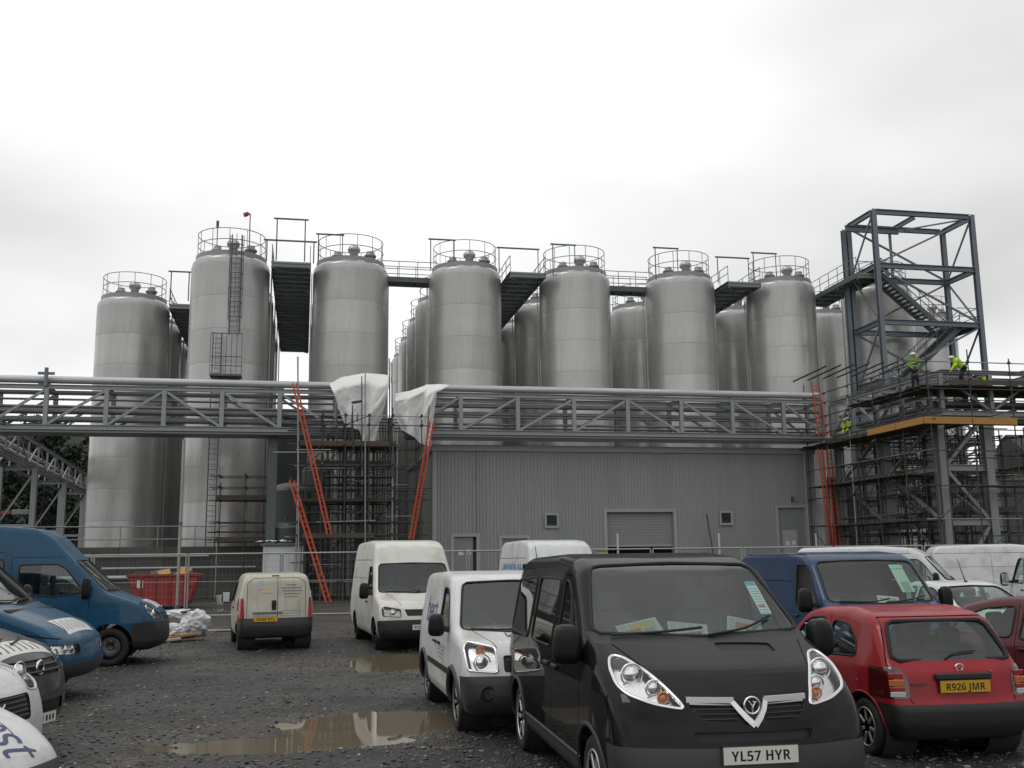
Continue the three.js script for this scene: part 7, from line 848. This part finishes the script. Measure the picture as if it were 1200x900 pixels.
function person(label, pos, turn, J, col) {
  const t = thing('person', label, 'person', pos, undefined, turn), C = (a, b, ra, rb) => cap(...J[a], ...J[b], ra, rb), res = 46;
  const skin = std(lin(0.42, 0.24, 0.17), 0.6), hi = std(col.jacket, 0.75), tr = std(col.trousers, 0.85), mid = V((J.hip[0] + J.chest[0]) / 2, (J.hip[1] + J.chest[1]) / 2, (J.hip[2] + J.chest[2]) / 2);
  const nk = [(J.chest[0] + J.head[0]) / 2, (J.chest[1] + J.head[1]) / 2, (J.chest[2] + J.head[2]) / 2];
  // body: head, neck, forearms and hands with fingers
  const hd = J.head, f = J.face, sk = [cap(...hd, hd[0] + f[0] * 0.03, hd[1] - 0.06, hd[2] + f[2] * 0.03, 0.1, 0.075), cap(hd[0] + f[0] * 0.09, hd[1] - 0.01, hd[2] + f[2] * 0.09, hd[0] + f[0] * 0.12, hd[1] - 0.035, hd[2] + f[2] * 0.12, 0.014, 0.018), cap(...hd, ...nk, 0.06, 0.06), cap(...nk, ...J.chest, 0.06, 0.07), cap(...J.chest, ...J.hip, 0.1, 0.1), cap(hd[0] - f[2] * 0.1, hd[1] - 0.02, hd[2] + f[0] * 0.1, hd[0] - f[2] * 0.105, hd[1] + 0.02, hd[2] + f[0] * 0.105, 0.02, 0.02), cap(hd[0] + f[2] * 0.1, hd[1] - 0.02, hd[2] - f[0] * 0.1, hd[0] + f[2] * 0.105, hd[1] + 0.02, hd[2] - f[0] * 0.105, 0.02, 0.02)];
  for (const s of ['L', 'R']) { const e = J['elbow' + s], h = J['hand' + s], d = V(h[0] - e[0], h[1] - e[1], h[2] - e[2]).normalize(), u = Math.abs(d.y) < 0.8 ? V(0, 1, 0) : V(0, 0, 1), w = d.clone().cross(u).normalize(), n = w.clone().cross(d); sk.push(cap(...J['shoulder' + s], ...e, 0.05, 0.045), cap(...e, ...h, 0.045, 0.032)); const P = (a, b, c) => [h[0] + d.x * a + w.x * b + n.x * c, h[1] + d.y * a + w.y * b + n.y * c, h[2] + d.z * a + w.z * b + n.z * c]; sk.push(cap(...h, ...P(0.08, 0, 0), 0.033, 0.038)); [[-0.03, 0.07], [-0.01, 0.085], [0.01, 0.08], [0.03, 0.06]].forEach(([b, l]) => { sk.push(cap(...P(0.08, b, 0), ...P(0.08 + l * 0.6, b, -0.02), 0.011, 0.01), cap(...P(0.08 + l * 0.6, b, -0.02), ...P(0.08 + l * 0.85, b, -0.05), 0.01, 0.009)); }); sk.push(cap(...P(0.03, -0.04, 0), ...P(0.07, -0.065, -0.03), 0.013, 0.011)); }
  for (const s of ['L', 'R']) sk.push(C('hip', 'knee' + s, 0.07, 0.06), C('knee' + s, 'foot' + s, 0.055, 0.04));
  const B0 = blend(sk, 0.02); part('body', fieldGeo(B0, V(mid.x, mid.y, mid.z), 1.12, 60), skin, t);
  part('jacket', fieldGeo(blend([C('hip', 'chest', 0.17, 0.2), C('shoulderL', 'shoulderR', 0.1, 0.1), C('shoulderL', 'elbowL', 0.085, 0.07), C('elbowL', 'handL', 0.07, 0.052), C('shoulderR', 'elbowR', 0.085, 0.07), C('elbowR', 'handR', 0.07, 0.052), cap(...J.chest, ...nk, 0.12, 0.075)], 0.08), mid, 0.85, res), hi, t);
  part('trousers', fieldGeo(blend([cap(J.hip[0] - 0.07, J.hip[1], J.hip[2], J.hip[0] + 0.07, J.hip[1], J.hip[2], 0.15, 0.15), C('hip', 'kneeL', 0.125, 0.085), C('kneeL', 'footL', 0.085, 0.06), C('hip', 'kneeR', 0.125, 0.085), C('kneeR', 'footR', 0.085, 0.06)], 0.06), V(J.hip[0], J.hip[1] - 0.45, J.hip[2]), 0.85, res), tr, t);
  for (const s of ['L', 'R']) { const p = J['foot' + s]; const b = part('boot', new RoundedBoxGeometry(0.1, 0.1, 0.28, 3, 0.04), rubber, t, V(p[0], p[1] - 0.02, p[2] + 0.06)); }
  const he = new THREE.Group(); he.name = 'hard_hat'; he.position.set(hd[0], hd[1] + 0.03, hd[2]); t.add(he); const hm = std(col.hat, 0.35); const dome = part('shell', new THREE.SphereGeometry(0.135, 20, 10, 0, 6.3, 0, 1.57), hm, he); dome.scale.set(1, 0.95, 1.1); part('brim', new THREE.CylinderGeometry(0.15, 0.155, 0.015, 24), hm, he, V(f[0] * 0.03, 0, f[2] * 0.03));
  if (col.band) { const q = J.chest, hp = J.hip; for (const u of [0.35, 0.75]) { const c = V(hp[0] + (q[0] - hp[0]) * u, hp[1] + (q[1] - hp[1]) * u, hp[2] + (q[2] - hp[2]) * u), b = part('reflective_band', new THREE.TorusGeometry(0.178 + 0.022 * u, 0.022, 6, 28), std(lin(0.55), 0.4), t, c); b.quaternion.setFromUnitVectors(V(0, 0, 1), V(q[0] - hp[0], q[1] - hp[1], q[2] - hp[2]).normalize()); } }
}
{
  const hv = lin(0.42, 0.72, 0.02), navy = lin(0.012, 0.013, 0.02), at = (px, b, y) => { const p = onB(px, 440, b); return V(p.x, y, -b); };
  const stand = { hip: [0, 0.95, 0], chest: [0, 1.33, 0.03], head: [0, 1.64, 0.05], face: [0.5, 0, 0.86], shoulderL: [0.19, 1.42, 0], elbowL: [0.27, 1.16, 0.05], handL: [0.2, 0.98, 0.22], shoulderR: [-0.19, 1.42, 0], elbowR: [-0.27, 1.15, 0.06], handR: [-0.12, 1.02, 0.26], kneeL: [0.1, 0.5, 0.02], footL: [0.12, 0.08, 0], kneeR: [-0.1, 0.5, 0.03], footR: [-0.12, 0.08, 0.02] };
  const stoop = { hip: [0, 0.9, -0.12], chest: [0, 1.22, 0.16], head: [0, 1.4, 0.4], face: [0, 0, 1], shoulderL: [0.2, 1.28, 0.2], elbowL: [0.24, 1.0, 0.3], handL: [0.14, 0.82, 0.45], shoulderR: [-0.2, 1.28, 0.2], elbowR: [-0.24, 1.0, 0.3], handR: [-0.12, 0.8, 0.46], kneeL: [0.12, 0.47, 0.05], footL: [0.14, 0.08, -0.06], kneeR: [-0.1, 0.46, 0.02], footR: [-0.13, 0.08, -0.14] };
  const crouch = { hip: [0, 0.5, -0.15], chest: [0, 0.86, 0.08], head: [0, 1.08, 0.3], face: [0, 0, 1], shoulderL: [0.2, 0.94, 0.08], elbowL: [0.26, 0.68, 0.22], handL: [0.14, 0.5, 0.4], shoulderR: [-0.2, 0.94, 0.08], elbowR: [-0.26, 0.68, 0.22], handR: [-0.14, 0.5, 0.4], kneeL: [0.16, 0.55, 0.28], footL: [0.15, 0.08, 0.02], kneeR: [-0.16, 0.52, 0.28], footR: [-0.15, 0.08, -0.02] };
  person('person in dull yellow green jacket and white hard hat standing at the scaffold rail', at(1072, 45.6, 10.18), -0.7, stand, { jacket: lin(0.12, 0.2, 0.025), trousers: navy, hat: lin(0.7, 0.68, 0.66), band: 1 });
  person('person in bright yellow jacket and black trousers stooping on the upper deck', at(1127, 44.9, 10.2), -2.0, stoop, { jacket: hv, trousers: navy, hat: lin(0.6, 0.62, 0.64) });
  person('person in bright yellow jacket crouching by the tower foot on upper deck', at(1154, 46.4, 10.18), 2.6, crouch, { jacket: hv, trousers: navy, hat: lin(0.05, 0.06, 0.07) });
  person('person in yellow vest and blue jeans bending over below the upper ladder', at(992, 55.2, 8.36), -1.3, stoop, { jacket: hv, trousers: lin(0.025, 0.045, 0.11), hat: lin(0.5, 0.52, 0.3) });
}
// ---------------------------------------------------------------- site fence and things standing along it
{
  const y0 = 0.12, h = 2.12, n = 11, A = cw(-17.4, 35), B = cw(17.4, 36.2); let first;
  for (let i = 0; i < n; i++) {
    const a = A.clone().lerp(B, i / n), b = A.clone().lerp(B, (i + 1) / n), d = b.clone().sub(a).normalize().multiplyScalar(0.04); a.add(d); b.sub(d);
    const t = thing('fence_panel', 'galvanised wire mesh site fence panel on a concrete foot', 'fence', a, 'temporary fence panels along the lot'), u = (p, y) => p.clone().setY(y);
    tube('post', u(a, 0.1), u(a, y0 + h), 0.03, scafBright, t); tube('post', u(b, 0.1), u(b, y0 + h), 0.03, scafBright, t); for (const y of [y0 + 0.08, y0 + h]) tube('rail', u(a, y), u(b, y), 0.028, scafBright, t); tube('rail', u(a, y0 + 1.2), u(b, y0 + 1.2), 0.009, scafBright, t, UCYL6);
    const w = []; for (let k = 1; k < 24; k++) { const p = a.clone().lerp(b, k / 24); w.push(tubeGeo(u(p, y0), u(p, y0 + h), 0.0022, 3)); } for (let k = 1; k < 9; k++) w.push(tubeGeo(u(a, y0 + h * k / 9), u(b, y0 + h * k / 9), 0.0022, 3)); const m = part('wire_mesh', mergeGeometries(w), galvRail, t, baseOf(t).negate()); m.userData.kind = 'stuff';
    box('foot', u(a, 0.06), 0.26, 0.14, 0.62, std(lin(0.2, 0.19, 0.18), 0.9), t, 0.03);
  }
}
{ // red skip
  const c = onG(193, 712), t = thing('waste_skip', 'red steel waste skip behind the fence beside the timber post', 'skip', c), red = std(lin(0.3, 0.025, 0.02), 0.6, 0, { map: mottle }), dk = std(lin(0.16, 0.012, 0.012), 0.6);
  const W = 3.0, D = 1.8, H = 1.42, s = new THREE.Shape([[-W / 2 + 0.45, 0.1], [W / 2 - 0.45, 0.1], [W / 2, H], [W / 2 - 0.08, H], [W / 2 - 0.5, 0.2], [-W / 2 + 0.5, 0.2], [-W / 2 + 0.08, H], [-W / 2, H]].map((q) => new THREE.Vector2(...q))), g = new THREE.ExtrudeGeometry(s, { depth: D, bevelEnabled: false }); g.translate(0, 0, -D / 2); part('end_walls', g, red, t);
  const sp = new THREE.Shape([[-W / 2 + 0.46, 0.12], [W / 2 - 0.46, 0.12], [W / 2 - 0.02, H - 0.02], [-W / 2 + 0.02, H - 0.02]].map((q) => new THREE.Vector2(...q))); for (const z of [-D / 2, D / 2 - 0.06]) { const p = new THREE.ExtrudeGeometry(sp, { depth: 0.06, bevelEnabled: false }); part('side_wall', p, red, t, V(0, 0, z + (z > 0 ? 0.062 : -0.062))); }
  for (const z of [-D / 2 - 0.02, D / 2 + 0.06]) box('rim', c.clone().add(V(0, H, z)), W + 0.1, 0.12, 0.12, dk, t, 0.03); for (const x of [-0.9, -0.3, 0.3, 0.9]) box('rib', c.clone().add(V(x, 0.78, D / 2 + 0.09)), 0.09, 1.2, 0.05, dk, t); for (const x of [-1.15, 1.15]) tube('lifting_lug', c.clone().add(V(x, 0.95, D / 2)), c.clone().add(V(x, 0.95, D / 2 + 0.22)), 0.06, dk, t); box('notice', c.clone().add(V(-0.95, 1.05, D / 2 + 0.09)), 0.26, 0.34, 0.02, std(lin(0.6), 0.6), t);
  const ru = thing('skip_rubble', 'orange brown and green rubbish heaped in the red skip', 'rubbish', c.clone().add(V(0, 0.9, 0))); for (let i = 0; i < 9; i++) { const m = part('scrap', new RoundedBoxGeometry(rr(0.3, 0.8), rr(0.1, 0.3), rr(0.3, 0.7), 2, 0.03), [woodBoard, ply, std(lin(0.05, 0.12, 0.08), 0.7)][i % 3], ru, V(-1.1 + i * 0.27, rr(0.35, 0.6), rr(-0.4, 0.4))); m.rotation.set(rr(-0.5, 0.5), rr(0, 3), rr(-0.4, 0.4)); }
  const p = onG(170, 700), q = thing('timber_post', 'pale yellow timber post behind the red skip', 'post', p); bar('post', p, p.clone().add(V(0.1, onB(170, 640, -p.z).y, 0)), 0.2, 0.2, std(lin(0.38, 0.33, 0.16), 0.8, 0, { map: mottle }), q); box('cap', p.clone().add(V(0.1, onB(170, 640, -p.z).y + 0.02, 0)), 0.22, 0.04, 0.22, woodBoard, q);
  const o = onG(207, 718), l = thing('steel_pole', 'tall slim pale steel pole standing in front of the red skip', 'pole', o), y = onB(207, 515, -o.z).y; tube('pole', o, V(o.x, y, o.z), 0.06, scafBright, l, UPIPE); tube('base', o, V(o.x, 0.3, o.z), 0.1, galvDark, l, UPIPE); tube('collar', V(o.x, y * 0.5, o.z), V(o.x, y * 0.5 + 0.12, o.z), 0.085, galvDark, l, UPIPE);
}
{ // cabinet with notice, bucket, gas bottle, signs, poles
  const c = onG(268, 699), y = onB(268, 656, -c.z).y, t = thing('grey_cabinet', 'pale grey site cabinet with a white notice sheet', 'cabinet', c); box('body', c.clone().setY(0.25 + (y - 0.25) / 2), 1.28, y - 0.25, 0.5, std(lin(0.36, 0.37, 0.36), 0.55, 0, { map: mottle }), t, 0.03); box('plinth', c.clone().setY(0.125), 1.1, 0.25, 0.4, galvDark, t); box('edge_post', c.clone().add(V(0.58, (y + 0.25) / 2, 0.27)), 0.12, y - 0.3, 0.05, std(lin(0.42), 0.5), t); const n = onB(268, 664.5, -c.z); box('notice', V(n.x, n.y, c.z + 0.26), 0.76, 0.52, 0.012, canvasMat(256, 176, (x) => { x.fillStyle = '#c9cbd2'; x.fillRect(0, 0, 256, 176); x.fillStyle = '#8d93b0'; for (let k = 34; k < 225; k += 26) x.fillRect(k, 74, 20, 26); }, 0.7), t);
  const b = onG(258, 709), q = thing('bucket', 'small white plastic bucket on the ground below the grey cabinet', 'bucket', b), wm = std(lin(0.6, 0.58, 0.54), 0.5); part('pail', new THREE.LatheGeometry([[0, 0.01], [0.15, 0.01], [0.19, 0.4], [0.205, 0.4], [0.205, 0.43], [0.18, 0.43], [0.17, 0.36]].map((v) => new THREE.Vector2(...v)), 24), wm, q); const hd = part('handle', new THREE.TorusGeometry(0.19, 0.008, 6, 20, Math.PI), galvRail, q, V(0, 0.36, 0)); hd.rotation.x = 0.9;
  const g = onG(417, 700), gt = thing('gas_bottle', 'slim dark green gas bottle standing behind the fence', 'gas bottle', g), gm = std(lin(0.03, 0.075, 0.055), 0.5), gh = onB(417, 657, -g.z).y; part('cylinder', new THREE.LatheGeometry([[0, 0.02], [0.2, 0.02], [0.21, 0.1], [0.21, gh - 0.4], [0.17, gh - 0.25], [0.06, gh - 0.15], [0.05, gh], [0, gh]].map((v) => new THREE.Vector2(...v)), 20), gm, gt); tube('valve', g.clone().setY(gh - 0.05), g.clone().add(V(0.14, gh - 0.02, 0)), 0.04, galvDark, gt); tube('guard', g.clone().add(V(-0.3, 0.1, 0)), g.clone().add(V(-0.3, gh * 0.75, 0)), 0.03, gm, gt);
  const s = cw(2.97, 35.2), st = thing('yellow_sign', 'small yellow sign hanging on the fence below the roller shutter', 'sign', V(s.x, 1.9, s.z)); box('board', V(s.x, 1.98, s.z + 0.06), 0.34, 0.34, 0.02, std(lin(0.5, 0.34, 0.06), 0.5), st); box('frame', V(s.x, 2.16, s.z + 0.06), 0.38, 0.03, 0.03, galvDark, st);
  for (const [px, b2, lab] of [[724, 57, 'pale upright marker pole in front of the roller shutter'], [843, 57, 'pale upright marker pole below the louvre vent'], [957, 56.5, 'pale upright marker pole by the end door of the building']]) { const p = onB(px, 640, b2 - 0.8), pt = thing('marker_pole', lab, 'pole', V(p.x, 0, p.z)), top = onB(px, 625, b2 - 0.8).y; tube('pole', V(p.x, 0, p.z), V(p.x, top, p.z), 0.06, std(lin(0.55), 0.5), pt); tube('base', V(p.x, 0, p.z), V(p.x, 0.15, p.z), 0.14, galvDark, pt); }
  const k0 = onB(828, 602, 56.6), k1 = onB(837, 648, 56.6), kt = thing('leaning_tube', 'dark tube leaning against the building wall beside the vent', 'tube', V(k1.x, 0, k1.z)); tube('tube', k0, k1.clone().lerp(k0, -0.6).setY(0.02), 0.035, scafTube, kt); tube('coupler', k0.clone().lerp(k1, 0.08), k0.clone().lerp(k1, 0.12), 0.06, galvDark, kt);
}
{ // rubbish by the minibus nose
  const c = onG(216, 750), t = thing('rubbish_pile', 'crumpled white sacks and broken planks heaped in front of the minibus', 'rubbish', c), wm = std(lin(0.6, 0.61, 0.64), 0.5, 0, { side: THREE.DoubleSide });
  const sack = (x, y, z, sx, sy, sz, k) => { const g = new THREE.IcosahedronGeometry(1, 5), q = g.attributes.position; for (let i = 0; i < q.count; i++) { const p = V(q.getX(i), q.getY(i), q.getZ(i)), s = 1 + 0.55 * fbm(p.x * 2 + k, p.y * 2, p.z * 2, 4) - 0.25 * Math.abs(fbm(p.x * 4 + k, p.y * 4, p.z * 4, 2)); q.setXYZ(i, p.x * sx * s, Math.max(-y + 0.01, p.y * sy * s), p.z * sz * s); } g.computeVertexNormals(); part('sack', g, wm, t, V(x, y, z)); };
  sack(0.25, 0.42, 0, 0.38, 0.34, 0.3, 3); sack(-0.25, 0.25, 0.25, 0.3, 0.2, 0.3, 8); sack(-0.15, 0.65, -0.25, 0.42, 0.12, 0.3, 5);
  for (const [x, y, z, l, r, m] of [[-0.1, 0.12, 0.5, 1.0, 0.3, ply], [0.2, 0.1, 0.3, 0.8, -0.5, woodBoard], [-0.35, 0.05, 0.75, 0.7, 0.1, std(lin(0.4, 0.38, 0.34), 0.8)], [0.1, 0.72, -0.1, 0.5, 0.8, woodBoard]]) { const b = part('plank', new RoundedBoxGeometry(l, 0.06, 0.14, 1, 0.01), m, t, V(x, y, z)); b.rotation.y = r; b.rotation.z = 0.1; }
  const p = onG(258, 740), l = thing('loose_plank', 'pale plank lying on the gravel beside the dirty van', 'plank', p); const b = part('plank', new RoundedBoxGeometry(0.72, 0.04, 0.1, 1, 0.01), std(lin(0.45, 0.44, 0.42), 0.7), l, V(0, 0.03, 0)); b.rotation.y = -0.25; part('batten', new RoundedBoxGeometry(0.4, 0.03, 0.05, 1, 0.008), woodBoard, l, V(0.1, 0.02, 0.12));
}
scene.traverse((o) => { if (o.isMesh) { o.castShadow = true; o.receiveShadow = true; } });
renderer.render(scene, camera);
